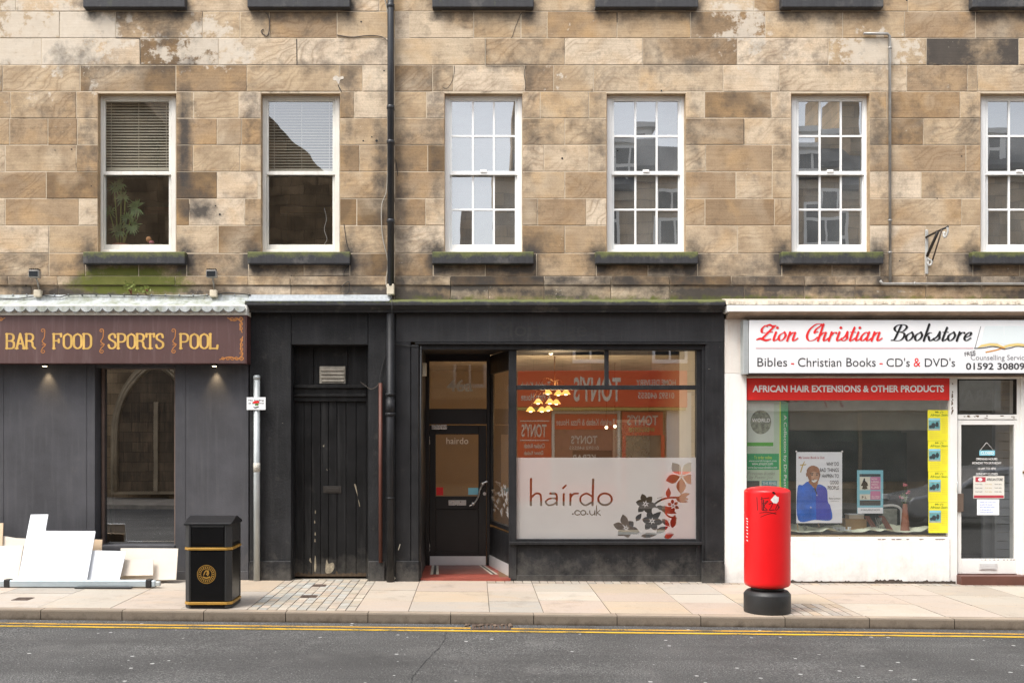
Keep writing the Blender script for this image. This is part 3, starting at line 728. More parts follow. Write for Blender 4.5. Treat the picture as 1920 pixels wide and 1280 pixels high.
for ci, (ya, yb) in enumerate(CRS):
    js = JN.get(ci)
    if js is None:
        js = []; q = LEFT + rnd.uniform(40, 90)
        while q < RIGHT: js.append(q); q += rnd.uniform(95, 190)
    else:
        js = list(js); q = js[0] - rnd.uniform(90, 150)
        while q > LEFT: js.insert(0, q); q -= rnd.uniform(90, 160)
        q = js[-1] + rnd.uniform(90, 150)
        while q < RIGHT: js.append(q); q += rnd.uniform(90, 160)
    ed = sorted([LEFT] + [j for j in js if LEFT < j < RIGHT] + [RIGHT]); spans = []
    ops = openings(ya, yb)
    for a, b in zip(ed[:-1], ed[1:]):
        segs = [(a, b)]
        for o0, o1 in ops:
            ns = []
            for p, q in segs:
                if q <= o0 or p >= o1: ns.append((p, q))
                else:
                    if p < o0 - 6: ns.append((p, o0))
                    if q > o1 + 6: ns.append((o1, q))
            segs = ns
        spans += segs
    for a, b in spans:
        gpx, gpy = .62, .60
        x0, x1, z1, z0 = X(a + gpx), X(b - gpx), Z(ya + gpy), Z(yb - gpy)
        if b > a + 1 and any(abs(a - o[1]) < .1 for o in ops): x0 = X(a)
        if any(abs(b - o[0]) < .1 for o in ops): x1 = X(b)
        nx = max(2, int((x1 - x0) / .065)); nz = max(2, int((z1 - z0) / .065)); front = -rnd.uniform(0.0005, .006)
        if ci in (19,): front -= .03
        if ci in (20,): front -= .012
        tone = min(1, max(0, rnd.gauss(.57, .31))); rv = (rnd.random(), rnd.random(), rnd.random())
        if rnd.random() < .12: tone = max(0, tone - .3)
        black = 1.0 if (ci == 10 and 1730 < a < 1740) else 0.0
        lim = rnd.uniform(-.12, .12); ssoot = rnd.choice([0, 0, 0, .08, .16])
        base = len(sv); e = .005
        us = [x0, x0 + e, x0 + 2 * e] + [x0 + 2 * e + (x1 - x0 - 4 * e) * k / nx for k in range(1, nx)] + [x1 - 2 * e, x1 - e, x1]
        vs = [z0, z0 + e, z0 + 2 * e] + [z0 + 2 * e + (z1 - z0 - 4 * e) * k / nz for k in range(1, nz)] + [z1 - 2 * e, z1 - e, z1]
        for iz, z in enumerate(vs):
            for ix, x in enumerate(us):
                edge = ix in (0, len(us) - 1) or iz in (0, len(vs) - 1)
                jx_ = 0 if ix in (0, len(us) - 1) else 0
                sv.append((x, front + (.0035 if edge else 0), z))
                px, py = 890 + x * FL / DC, 816 - (z - HC) * FL / DC
                s_ = ssoot; bl = lim; mo = 0.0
                if ci == 20: s_ += .50 + .22 * math.sin(px * .021 + 2 * math.sin(py * .19)) + .2 * math.sin(py * .7 + px * .01)
                if ci == 19: s_ += .22 + .2 * (px > 740) + .12 * math.sin(px * .05)
                if ci == 18: s_ += .14
                for o0, o1 in WIN:
                    for ex in (o0 - 16, o1 + 16):
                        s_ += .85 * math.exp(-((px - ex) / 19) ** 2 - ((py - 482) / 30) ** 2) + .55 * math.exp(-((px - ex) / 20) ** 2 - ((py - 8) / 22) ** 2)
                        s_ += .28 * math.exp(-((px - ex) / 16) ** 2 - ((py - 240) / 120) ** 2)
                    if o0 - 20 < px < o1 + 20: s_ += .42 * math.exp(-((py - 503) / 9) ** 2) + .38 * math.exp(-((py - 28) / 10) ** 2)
                    s_ += .38 * math.exp(-((px - (o0 + o1) / 2 - 30) / 90) ** 2 - ((py - 128) / 8) ** 2)
                s_ += .62 * math.exp(-((px - 714) / 16) ** 2 - ((py - 330) / 120) ** 2) + .38 * math.exp(-((px - 752) / 18) ** 2 - ((py - 390) / 200) ** 2)
                s_ += .8 * math.exp(-((px - 380) / 30) ** 2 - ((py - 395) / 24) ** 2) + .6 * math.exp(-((px - 345) / 12) ** 2 - ((py - 270) / 110) ** 2)
                s_ += .35 * math.exp(-((px - 140) / 60) ** 2 - ((py - 110) / 30) ** 2) + .3 * math.exp(-((px - 310) / 20) ** 2 - ((py - 62) / 40) ** 2)
                s_ += black * (.62 + .25 * math.sin(px * .04))
                bl += .62 * math.exp(-((px - 90) / 170) ** 2 - ((py - 60) / 100) ** 2) + .42 * math.exp(-((px - 400) / 90) ** 2 - ((py - 90) / 80) ** 2)
                bl += .42 * math.exp(-((px - 1400) / 90) ** 2 - ((py - 60) / 90) ** 2) + .5 * math.exp(-((px - 1640) / 90) ** 2 - ((py - 90) / 60) ** 2) + .22 * math.exp(-((px - 1030) / 90) ** 2 - ((py - 90) / 80) ** 2)
                if py > 480: bl -= .4
                if ci == 20: bl += .45 + .12 * math.sin(px * .013 + py * .4) + .08 * math.sin(py * .9)
                mo += 1.0 * math.exp(-((px - 245) / 120) ** 4 - ((py - 532) / 26) ** 2) + .55 * math.exp(-((px - 240) / 70) ** 2 - ((py - 506) / 12) ** 2)
                if ci == 20 and px > 740: mo += .85 * math.exp(-((py - 562) / 7) ** 2)
                stain.append((tone, min(1.2, s_), bl, min(1, mo))); rndc.append(rv)
        W_ = len(us)
        for iz in range(len(vs) - 1):
            for ix in range(W_ - 1):
                p = base + iz * W_ + ix; sf.append([p, p + 1, p + W_ + 1, p + W_])
me = bpy.data.meshes.new('stonework'); me.from_pydata(sv, [], sf); me.polygons.foreach_set('use_smooth', [True] * len(sf)); me.materials.append(M['stone'])
o = bpy.data.objects.new('stonework', me); COL.objects.link(o); o.parent = tenement; o.location = -tenement.location
add_tint(o, 'stain', stain); add_tint(o, 'rnd', rndc)
# cracks, old fixing holes and a plaster repair in the stone face
ck = [(cr([(978, 24), (971, 40), (966, 52), (961, 68), (958, 72)], 5), .9), (cr([(852, 124), (851, 140), (846, 156), (838, 166), (830, 164)], 5), .9), (cr([(985, 125), (983, 140), (986, 160), (984, 170)], 5), .9), ([(217, 71), (262, 72.5), (263, 121)], 1.1), ([(556, 74), (557, 122)], 1.3), (cr([(634, 160), (638, 168), (640, 172)], 4), 1.6), (cr([(645, 420), (650, 455), (655, 470)], 4), 1.2), (cr([(742, 300), (746, 330)], 3), 1.2), ([(1157, 24), (1157, 42)], 1.1), ([(911, 74), (911, 124), (985, 124)], .8), ([(1395, 224), (1395, 270)], .8), (cr([(655, 497), (646, 508), (645, 518)], 4), 1.2), ([(546, 516), (545, 552)], 1.3), ([(845, 520), (844, 556)], 1.2), ([(545, 518), (600, 517), (655, 516)], 1.0)]
for a, b, r in ((134, 280, 2.6), (171, 349, 2.4), (211, 350, 2.2), (412, 402, 3.6), (404, 386, 2.6), (677, 41, 3.0), (681, 264, 3.0), (697, 257, 2.6), (706, 264, 4.5), (720, 133, 3), (1054, 297, 3.4), (103, 282, 2), (1803, 293, 2.4), (49, 534, 5), (1687, 489, 2.4), (1757, 372, 2.2), (1240, 170, 3), (1158, 283, 2.6), (1700, 1, 3)): ck.append(([(a, b), (a + .2, b)], r))
st_ = [p for p, _ in ck]
for P_, w_ in ck:
    a_ = [p[0] for p in P_]; b_ = [p[1] for p in P_]
    MB().flat(ink((min(a_) - 6, max(a_) + 6, min(b_) - 6, max(b_) + 6), .5, [(P_, w_)]), -.0068).build('stone_crack', M['crack'], tenement, fix=False)
MB().flat(ink((600, 660, 130, 180), .5, [], [cr([(624, 146), (630, 142), (636, 145), (643, 143), (644, 148), (638, 150), (635, 158), (630, 151), (626, 151)], 4, True)]), -.0069).build('plaster_repair', paint('lime_repair', (.56, .5, .42), .8, .2, 20), tenement, fix=False)
# solid wall behind, with the window reveals
m = MB(); T = .34; E = .0012
def wallrow(ya, yb, holes):
    q = LEFT
    for o0, o1 in holes + [(RIGHT, RIGHT)]:
        m.box(X(q), X(o0), E, T, Z(yb), Z(ya)); q = o1
wallrow(TOP, UY0, []); wallrow(UY0, UY1, WIN); wallrow(UY1, WY0, []); wallrow(WY0, WY1, WIN); wallrow(WY1, BOT, [])
ob = m.build('wall', M['mortar'], tenement)
# stone faces of the reveals
for o0, o1 in WIN:
    for y0, y1 in ((WY0, WY1), (UY0, UY1)):
        m = MB()
        for px, sg in ((o0, 1), (o1, -1)): m.box(X(px), X(px) + sg * .004, .0, .2, Z(y1), Z(y0))
        m.box(X(o0), X(o1), .0, .2, Z(y0) - .004, Z(y0))
        o = m.build('window_reveal', M['stone'], tenement); n_ = len(o.data.vertices); add_tint(o, 'stain', [(.5, .05, 0, 0)] * n_); add_tint(o, 'rnd', [(.3, .6, .2)] * n_)
for o0, o1 in WIN:
    mossy = o0 < 1800
    m = MB(); m.box(X(o0 - 22), X(o1 + 20), -.11, .2, Z(497), Z(474.5)); m.build('window_sill', M['sill_moss'], tenement, .012, 2)
    m = MB(); m.box(X(o0 - 22), X(o1 + 20), -.11, .2, Z(20), Z(-2)); m.build('window_sill', M['sill'], tenement, .012, 2)
# a slate roof and the floor above so that the building is whole
m = MB(); m.exx([(-.1, Z(TOP)), (5, Z(TOP) + 3.6), (10, Z(TOP))], X(LEFT), X(RIGHT)); m.build('roof', M['slate'], tenement)
m = MB(); m.box(X(LEFT), X(RIGHT), 9.6, 9.9, -.2, Z(TOP) - .02); m.build('rear_wall', M['opp_stone'], tenement)
m = MB(); m.box(X(LEFT) - .02, X(LEFT) + .3, .34, 9.6, -.2, Z(TOP) - .02); m.build('gable_wall', M['opp_stone'], tenement); m = MB(); m.box(X(RIGHT) - .3, X(RIGHT) + .02, .34, 9.6, -.2, Z(TOP) - .02); m.build('gable_wall', M['opp_stone'], tenement)
def sash_window(o0, o1, y0, y1, bars, frame, gl, seed, lean=.012):
    rnd = random.Random(seed)
    w_ = MB(); fy = .105
    a, b, t, bo = o0 + 1, o1 - 1, y0 + 3, y1 - .5
    w_.pbox(a, a + 9, t, bo, fy, .22); w_.pbox(b - 9, b, t, bo, fy, .22); w_.pbox(a + 9, b - 9, t, t + 8, fy + .003, .22); w_.pbox(a + 9, b - 9, bo - 5, bo, fy + .003, .22)
    win = w_.build('sash_window', frame, tenement, .004)
    mid = (y0 + y1) / 2 + 1
    for nm, ta, tb, yy in (('upper_sash', t + 8, mid + 3, fy + .02), ('lower_sash', mid - 4, bo - 5, fy + .062)):
        s_ = MB(); l, r = a + 9, b - 9; st = 4.5
        bt, bb = (4, 7) if nm == 'upper_sash' else (7, 9)
        s_.pbox(l, l + st, ta, tb, yy, yy + .04); s_.pbox(r - st, r, ta, tb, yy, yy + .04)
        s_.pbox(l + st, r - st, ta, ta + bt, yy + .001, yy + .04); s_.pbox(l + st, r - st, tb - bb, tb, yy + .001, yy + .04)
        gl0, gl1, gt, gb = l + st, r - st, ta + bt, tb - bb; bw = 1.9
        nx_, ny_ = (3, 2) if bars else (1, 1)
        if bars:
            for k in (1, 2):
                c = gl0 + (gl1 - gl0) * k / 3; s_.pbox(c - bw, c + bw, gt, gb, yy + .006, yy + .034)
            c = (gt + gb) / 2; s_.pbox(gl0, gl1, c - bw, c + bw, yy + .0085, yy + .032)
        s_.build(nm, frame, win, .003)
        p_ = MB()
        for i in range(nx_):
            for j in range(ny_):
                xa, xb = X(gl0 + (gl1 - gl0) * i / nx_, yy), X(gl0 + (gl1 - gl0) * (i + 1) / nx_, yy)
                za, zb = Z(gt + (gb - gt) * (j + 1) / ny_, yy), Z(gt + (gb - gt) * j / ny_, yy)
                tx, tz = rnd.uniform(-lean, lean) * (xb - xa), rnd.uniform(-lean, lean) * (zb - za); y_ = yy + .02
                p_.quad((xa, y_ - tx - tz, za), (xb, y_ + tx - tz, za), (xb, y_ + tx + tz, zb), (xa, y_ - tx + tz, zb))
        p_.build('pane', gl, win, fix=False)
    if bars:
        h_ = MB(); h_.pbox((a + b) / 2 - 6, (a + b) / 2 + 6, mid - 7, mid - 2, fy + .005, fy + .03); h_.build('sash_lift', frame, win, .004)
    return win
for i, (o0, o1) in enumerate(WIN):
    sash_window(o0, o1, WY0, WY1, i > 1, M['old_white'] if i < 2 else M['white_frame'], M['glass_old'] if i < 2 else M['glass_clear'], 5 + i, .004 if i < 2 else .007)
    sash_window(o0, o1, UY0, UY1, i > 1, M['old_white'] if i < 2 else M['white_frame'], M['glass_old'] if i < 2 else M['glass_clear'], 25 + i)
def room(name, x0, x1, y0, y1, z0, z1, wall, floor=None, ceil=None, front=False):
    def q(nm, mat, *pts):
        mb = MB(); mb.poly(pts); return struct(mb.build(nm, mat, None))
    mb = MB(); mb.quad((x0, y1, z0), (x1, y1, z0), (x1, y1, z1), (x0, y1, z1)); mb.quad((x0, y0, z0), (x0, y1, z0), (x0, y1, z1), (x0, y0, z1)); mb.quad((x1, y0, z0), (x1, y1, z0), (x1, y1, z1), (x1, y0, z1))
    if front: mb.quad((x0, y0, z0), (x1, y0, z0), (x1, y0, z1), (x0, y0, z1))
    struct(mb.build(name + '_walls', wall, None))
    q(name + '_floor', floor or wall, (x0, y0, z0), (x1, y0, z0), (x1, y1, z0), (x0, y1, z0)); q(name + '_ceiling', ceil or wall, (x0, y0, z1), (x1, y0, z1), (x1, y1, z1), (x0, y1, z1))
for i, (o0, o1) in enumerate(WIN):
    for y0, y1 in ((WY0, WY1), (UY0, UY1)):
        room('upper_room', X(o0 - 40), X(o1 + 40), T + .002, 3.6, Z(y1 + 60), Z(y0 - 40), M['room_dark'] if i < 2 else M['room_grey'])
# ------------------------------------------------------------------ pub shopfront (left)
PY = -.05
pub = thing('pub_shopfront', 'grey painted pub shopfront with a tall narrow window under the brown sign', 'shopfront', (X(230), PY, 0))
m = MB(); m.pbox(LEFT, 178, 588, 1110, PY, .3); m.pbox(178.5, 328, 588, 689, PY + .02, .3); m.pbox(178.5, 328, 1026, 1110, PY + .02, .3); m.pbox(328.5, 466, 588, 1110, PY, .3)
m.build('wall', M['pub_grey'], pub, .004)
for a, b in ((4, 6), (160.5, 162), (346, 347.5)):
    m = MB(); m.pbox(a, b, 684, 1086, PY - .005, PY + .002); m.build('panel_joint', M['pub_grey'], pub)
m = MB(); m.pbox(-420, 466, 1070, 1110, PY - .02, PY - .001); m.build('plinth', M['pub_grey'], pub, .004)
wy = .18
m = MB(); m.pbox(190, 195, 689, 1026, wy - .03, wy + .06); m.pbox(326.5, 334, 689, 1026, wy - .03, wy + .06); m.pbox(195, 326.5, 686, 692, wy - .028, wy + .06); m.pbox(195, 326.5, 1020, 1025, wy - .028, wy + .06)
f = m.build('window_frame', paint('brown_window_frame', (.15, .105, .085), .5, .2), pub, .004)
m = MB(); m.poly([(X(193, wy), wy, Z(1023, wy)), (X(330, wy), wy, Z(1023, wy)), (X(330, wy), wy, Z(688, wy)), (X(193, wy), wy, Z(688, wy))]); m.build('pane', M['glass_pub'], f, fix=False)
m = MB(); m.pbox(180, 327, 1022.5, 1030, PY - .03, .2); m.build('window_sill', M['pub_grey'], pub, .005)
room('pub_room', X(60), X(455), .31, 3.2, .0, 3.55, M['pub_wall'], M['book_floor'], M['pub_wall'])
m = MB(); m.box(X(170), X(205, .8), .8, .9, 0, 3.2); struct(m.build('pub_partition', M['pub_green'], None))
# lead covered canopy with a scalloped edge
cv = thing('sign_canopy', 'pale lead canopy with a scalloped mossy edge above the brown pub sign', 'canopy', (X(150), -.1, Z(590)))
x0, x1 = X(LEFT), X(461, -.3)
m = MB(); m.exx([(0.0, Z(553)), (-.02, Z(553)), (-.05, Z(563, -.05)), (-.36, Z(580, -.36)), (-.355, Z(582, -.355)), (-.04, Z(565, -.04)), (.0, Z(563))], x0, x1); m.build('lead_sheet', M['lead_moss'], cv)
sc = []; q = -420.0; SW = 20.6
outl = [(-420, 574)]
k = 0
top = 574; 
pts = []
q = 460.0
while q > -420:
    a = q - SW
    for t in range(0, 9):
        u = t / 8; px = q - SW * u; pts.append((px, 577.5 + 7.0 * math.sin(math.pi * u) ** .6))
    q = a
poly = [(x, y) for x, y in pts]
mb = MB(); eb = MB()
for (ax, ay), (bx, by) in zip(poly[:-1], poly[1:]):
    y_ = -.365
    if abs(ax - bx) < .01: continue
    mb.quad((X(ax, y_), y_, Z(ay, y_)), (X(bx, y_), y_, Z(by, y_)), (X(bx, y_), y_, Z(573.5, y_)), (X(ax, y_), y_, Z(573.5, y_)))
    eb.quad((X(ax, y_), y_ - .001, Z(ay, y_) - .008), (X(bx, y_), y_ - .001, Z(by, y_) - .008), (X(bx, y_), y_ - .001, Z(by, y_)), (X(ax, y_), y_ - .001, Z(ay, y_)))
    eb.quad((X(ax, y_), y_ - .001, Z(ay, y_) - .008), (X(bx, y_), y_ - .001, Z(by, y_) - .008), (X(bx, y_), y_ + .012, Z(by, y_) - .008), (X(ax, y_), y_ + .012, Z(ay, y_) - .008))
mb.build('scalloped_edge', M['lead_moss'], cv, fix=False); eb.build('edge_lip_shade', M['lead_edge_shade'], cv, fix=False)  # dark strip paints the thick lead edge and its shadow together
m = MB(); m.pbox(LEFT, 463, 572, 590.5, -.315, .0); m.build('white_board', M['old_white'], cv, .005)
m = MB()
for k in range(22): m.ball((X(-80 + k * 26.0, -.03), -.032, Z(553.5)), .012, 6)
m.build('nail_heads', M['lead'], cv)
# the brown sign
SY = -.30
sg = thing('pub_sign', 'long faded brown fascia sign reading BAR FOOD SPORTS POOL in gold letters', 'sign', (X(230), SY, Z(681, SY)))
m = MB(); m.pbox(LEFT, 460, 590.5, 681, SY, SY + .025); m.build('board', M['brown_sign'], sg, .003)
m = MB(); m.box(X(460, SY), X(460, SY) + .02, SY - .003, -.06, Z(681, SY), Z(588, SY)); m.build('end_panel', M['sign_edge'], sg, .003)
m = MB(); m.box(X(LEFT), X(460, SY), SY + .026, -.06, Z(681, SY), Z(681, SY) + .03); m.build('underside', M['sign_edge'], sg)
WG = {'B': [[(0, 0), (0, 1)], 'c', [(0, 1), (.26, 1), (.40, .88), (.40, .66), (.26, .53), (0, .53)], [(.22, .53), (.42, .42), (.42, .12), (.28, 0), (0, 0)]],
      'A': [[(0, 0), (.22, 1)], [(.22, 1), (.46, 0)], [(.09, .33), (.37, .33)], [(-.09, 0), (.09, 0)], [(.37, 0), (.55, 0)]],
      'R': [[(0, 0), (0, 1)], 'c', [(0, 1), (.26, 1), (.40, .88), (.40, .66), (.26, .53), (0, .53)], [(.18, .53), (.36, .42), (.40, .15), (.54, 0)]],
      'F': [[(0, 0), (0, 1)], [(0, 1), (.44, 1)], [(.44, 1.0), (.44, .84)], [(0, .53), (.30, .53)], [(.30, .62), (.30, .44)]],
      'O': ['c', [(.23, 1), (.03, .85), (.0, .5), (.03, .15), (.23, 0), (.43, .15), (.46, .5), (.43, .85), (.23, 1)]],
      'D': [[(0, 0), (0, 1)], 'c', [(0, 1), (.25, 1), (.42, .82), (.44, .5), (.42, .18), (.25, 0), (0, 0)]],
      'S': ['c', [(.42, .78), (.36, .97), (.2, 1.0), (.04, .86), (.06, .66), (.24, .53), (.42, .38), (.42, .14), (.24, 0), (.06, .05), (0, .22)]],
      'P': [[(0, 0), (0, 1)], 'c', [(0, 1), (.28, 1), (.43, .87), (.43, .6), (.28, .46), (0, .46)]],
      'T': [[(.22, 0), (.22, 1)], [(-.02, 1), (.46, 1)], [(-.02, 1), (-.02, .82)], [(.46, 1), (.46, .82)]],
      'L': [[(0, 0), (0, 1)], [(0, 0), (.42, 0)], [(.42, 0), (.44, .2)]]}
SER = {'B': 1, 'R': 1, 'F': 1, 'D': 1, 'P': 1, 'L': 1}
def western(word, p0, p1, q0, q1, thin, thick):
    n = len(word); cell = (p1 - p0) / n; H = q1 - q0; st = []
    for i, ch in enumerate(word):
        ox = p0 + cell * i + cell * .10; sx = cell * .76 / .46; curve = False
        for g_ in WG[ch]:
            if g_ == 'c': curve = True; continue
            P = [(ox + x * sx, q1 - y * H) for x, y in g_]
            if curve and len(P) > 2: P = cr(P, 6)
            st.append((P, nib(P, thin, thick, 1.2)))
        if ch in SER:
            for yy in ((0, 1) if ch in 'RFP' else (0, 1)): st.append(([(ox - cell * .12, q1 - yy * H), (ox + cell * .10, q1 - yy * H)], thin * .9))
            if ch in 'RFP': st.append(([(ox - cell * .12, q1), (ox + cell * .14, q1)], thin * .9))
        if ch == 'T': st.append(([(ox + .08 * sx, q1), (ox + .36 * sx, q1)], thin * .9))
    return st
for wd, a, b in (('BAR', 11, 66), ('FOOD', 99, 174), ('SPORTS', 202, 309), ('POOL', 337, 411)):
    st = western(wd, a, b, 626, 653, 2.3, 4.1)
    mb = MB().flat(ink((a - 6, b + 6, 618, 662), .5, [(p, [x + .6 for x in w_] if isinstance(w_, list) else w_ + .6) for p, w_ in st]), SY - .0015); mb.build('letter_outline', M['copper'], sg, fix=False)
    mb = MB().flat(ink((a - 6, b + 6, 618, 662), .4, st), SY - .003); mb.build('lettering', M['gold'], sg, fix=False)
def scroll(cx, cy, r, a0, turns, sgn, x_, y_, w0=1.6):
    pts = []
    for k in range(28):
        t = k / 27; rr = r * (1 - .82 * t); an = a0 + sgn * turns * 2 * math.pi * t; pts.append((cx + rr * math.cos(an) * x_, cy + rr * math.sin(an) * y_))
    return (pts, [w0 * (1 - .5 * k / 27) for k in range(28)])
st = []
for cx in (81, 191, 326):
    st += [scroll(cx - 1, 620, 4.2, 0, 1.1, -1, 1, 1), scroll(cx, 658, 4.2, math.pi, 1.1, -1, 1, 1), (cr([(cx + 3, 620), (cx + 2, 632), (cx - 2, 640), (cx + 4, 646), (cx - 1, 652), (cx - 4, 658)], 6), 1.7), ([(cx - 2, 646), (cx + 5, 645)], 1.4)]
MB().flat(ink((70, 340, 610, 668), .4, st), SY - .002).build('divider_ornament', M['copper'], sg, fix=False)
def corner(cx, cy, sx, sy, big):
    st = []
    rr = random.Random(int(cx + cy)); n = 5 if big else 3
    for k in range(n):
        d = 5 + k * 8.5
        st += [scroll(cx - sx * d, cy - sy * 5, 4.6 - .3 * k, 0, 1.2, 1, sx, sy, 1.5), scroll(cx - sx * 5, cy - sy * d, 4.6 - .3 * k, 1.57, 1.2, -1, sx, sy, 1.5)]
    l = 5 + n * 8
    st += [(cr([(cx - sx * 2, cy - sy * l), (cx - sx * 6, cy - sy * l * .6), (cx - sx * 3, cy - sy * 10), (cx - sx * 12, cy - sy * 4), (cx - sx * l * .6, cy - sy * 7), (cx - sx * l, cy - sy * 2)], 8), 1.7)]
    return st
MB().flat(ink((405, 460, 588, 682), .4, corner(457, 676, 1, 1, True)), SY - .002).build('corner_ornament', M['copper'], sg, fix=False)
MB().flat(ink((420, 460, 588, 630), .4, corner(456, 594, 1, -1, False)), SY - .002).build('corner_ornament', M['copper'], sg, fix=False)
MB().flat(ink((-40, 12, 588, 630), .4, corner(-20, 594, -1, -1, False)), SY - .002).build('corner_ornament', M['copper'], sg, fix=False)
# warm downlights under the sign
for px, wh in ((84, 'left of the tall pub window'), (402, 'right of the tall pub window')):
    t = thing('downlight', 'small recessed warm downlight under the brown pub sign, ' + wh, 'light', (X(px, -.17), -.17, Z(681, SY) - .03), 'downlights under the pub sign')
    m = MB(); m.lathe([(.045, 0), (.045, .028)], (X(px, -.17), -.17, Z(681, SY) - .028), 16); m.build('housing', M['iron'], t)
    m = MB(); m.lathe([(.03, 0), (.03, .004)], (X(px, -.17), -.17, Z(681, SY) - .0335), 12); m.build('lens', M['bulb_white'], t)
    ld = bpy.data.lights.new('downlight_beam', 'SPOT'); ld.energy = 7; ld.color = (1, .74, .42); ld.spot_size = R(70); ld.spot_blend = .9; ld.shadow_soft_size = .02
    lo = bpy.data.objects.new('downlight_beam', ld); COL.objects.link(lo); lo.parent = t; lo.location = (0, 0.055, -.012); lo.rotation_euler = (R(4), 0, 0)
# ------------------------------------------------------------------ floodlights and their boxes on the pub wall
for px, lab in ((75, 'above the word BAR'), (403, 'above the word POOL')):
    t = thing('floodlight', 'small grey floodlight on a bracket over the pub canopy, ' + lab, 'light', (X(px), -.05, Z(552)), 'floodlights above the pub sign')
    c = Vector((X(px), -.16, Z(518)))
    m = MB(); m.box(c.x - .07, c.x + .07, c.y - .05, c.y + .05, c.z - .045, c.z + .055); hd = m.build('head', M['pipe_grey'], t, .01)
    m = MB()
    for k in range(5): m.box(c.x - .06 + k * .027, c.x - .05 + k * .027, c.y - .045, c.y + .045, c.z + .0555, c.z + .075)
    m.build('cooling_fins', M['iron'], hd)
    m = MB(); m.box(c.x - .06, c.x + .06, c.y - .054, c.y - .0505, c.z - .035, c.z + .04); m.build('glass', M['dark_glass'], hd)
    m = MB(); m.tube([(c.x, c.y + .02, c.z - .03), (c.x - .005, -.06, c.z - .09), (c.x, -.03, Z(545))], .012); m.build('bracket', M['pipe_grey'], t)
    m = MB(); m.box(c.x - .05, c.x + .05, -.1, -.022, Z(558), Z(545)); m.build('junction_box', M['cream_box'], t, .012, 2)
def cable(label, pts, r, mat, n=14):
    P = [(X(a, y), y, Z(b, y)) for a, b, y in pts]; P = cr(P, 8); tag(MB().tube(P, r, 6).build('cable', mat, None), label, 'cable')
cable('thin black cable running along the pub canopy', [(-60, 556, -.06), (20, 560, -.06), (60, 556, -.06), (75, 553, -.05), (110, 557, -.06), (140, 552, -.05), (250, 553, -.05), (360, 556, -.05), (403, 552, -.05), (430, 549, -.045), (470, 553, -.045)], .007, M['cable_black'])
# ------------------------------------------------------------------ salon shopfront (black)
SF = -.06
sal = thing('salon_shopfront', 'black painted salon shopfront with a recessed tiled entrance and wide frosted window', 'shopfront', (X(1040), SF, 0))
m = MB(); m.pbox(468, 546, 584, 1110, SF, .3); m.pbox(546.5, 690, 584, 646, SF + .004, .3); m.pbox(690.5, 742, 584, 1110, SF, .3)
m.build('masonry_wall', M['black_wall'], sal, .006)
m = MB(); m.box(X(462), X(468, SF) - .001, 0.02, .3, -.1, Z(584)); m.build('gap_strip', M['iron'], sal)
m = MB(); m.pbox(467, 546, 1051, 1110, SF - .035, SF - .0005); m.build('plinth', M['black_wall'], sal, .012); m = MB(); m.pbox(690, 722, 1051, 1110, SF - .035, SF - .0005); m.build('plinth', M['black_wall'], sal, .012); m = MB(); m.pbox(741, 786, 1051, 1110, SF - .05, SF - .0055); m.build('plinth', M['black_wall'], sal, .012)
# cornice
prof = [(.0, Z(561)), (-.27, Z(564, -.27)), (-.28, Z(566, -.28)), (-.28, Z(571.5, -.28)), (-.255, Z(572.5, -.255)), (-.23, Z(576, -.23)), (-.17, Z(581, -.17)), (-.165, Z(585.5, -.165)), (.0, Z(585.5, -.02))]
m = MB(); m.exx(prof, X(459, -.28), X(1360, -.28)); m.build('cornice', moss_roof('mossy_black_cornice', (.026, .0265, .029), .2, Z(563, -.27), .05), sal)
m = MB(); m.exx([(-.0, Z(553)), (-.03, Z(553)), (-.06, Z(560, -.06)), (-.285, Z(563, -.285)), (-.285, Z(564.8, -.285)), (.0, Z(561.5))], X(460, -.28), X(733)); m.build('lead_flashing', M['lead'], sal)
m = MB(); m.pbox(742.5, 1358, 586, 641, SF - .002, .3); fa = m.build('fascia', M['fascia_black'], sal, .004)
m = MB(); m.pbox(778, 1326, 641.5, 645, SF - .03, .3); m.pbox(785, 1318, 645.2, 655, SF + .03, .3); m.build('fascia_moulding', M['black_trim'], sal, .004)
text('Mortgage', 931, 1100, 602, 640, SF - .003, M['ghost'], sal, 'ghost_lettering')
# pilasters
m = MB(); m.pbox(742.5, 770, 641, 1110, SF - .004, .3); m.pbox(771, 785, 646, 1110, SF - .025, .3); m.pbox(785.2, 790, 655, 1110, SF + .06, .3); m.build('pilaster', M['black_trim'], sal, .004)
m = MB(); m.pbox(1323, 1357, 641, 1110, SF - .012, .3); m.pbox(1316.5, 1322.6, 646, 1110, SF + .02, .3); m.build('pilaster', M['black_trim'], sal, .006)
m = MB(); m.pbox(1316, 1359, 1051, 1110, SF - .05, SF - .014); m.build('plinth', M['black_wall'], sal, .012)
# big window
GY = .06
m = MB(); m.pbox(954, 968.5, 655, 1086, GY - .05, GY + .06); m.pbox(1306, 1317, 655, 1086, GY - .05, GY + .06)
m.pbox(968.5, 1306, 651, 656.5, GY - .048, GY + .06); m.pbox(968.5, 1306, 722, 730, GY - .045, GY + .05); m.pbox(1134, 1141.5, 656.5, 722, GY - .04, GY + .05); m.pbox(968.5, 1306, 1010, 1015, GY - .045, GY + .06)
f = m.build('display_window', M['black_trim'], sal, .004)
def pane(p0, p1, q0, q1, y, mat, parent, name='pane'):
    m = MB(); m.poly([(X(p0, y), y, Z(q1, y)), (X(p1, y), y, Z(q1, y)), (X(p1, y), y, Z(q0, y)), (X(p0, y), y, Z(q0, y))]); return m.build(name, mat, parent, fix=False)
pane(966, 1136, 654, 724, GY, M['glass_shop'], f); pane(1139, 1308, 654, 724, GY, M['glass_shop'], f); pane(966, 1308, 728, 1012, GY, M['glass_shop'], f)
m = MB(); m.pbox(955, 1317, 1015.2, 1021, GY - .10, GY + .06); m.build('window_sill', M['black_trim'], sal, .005)
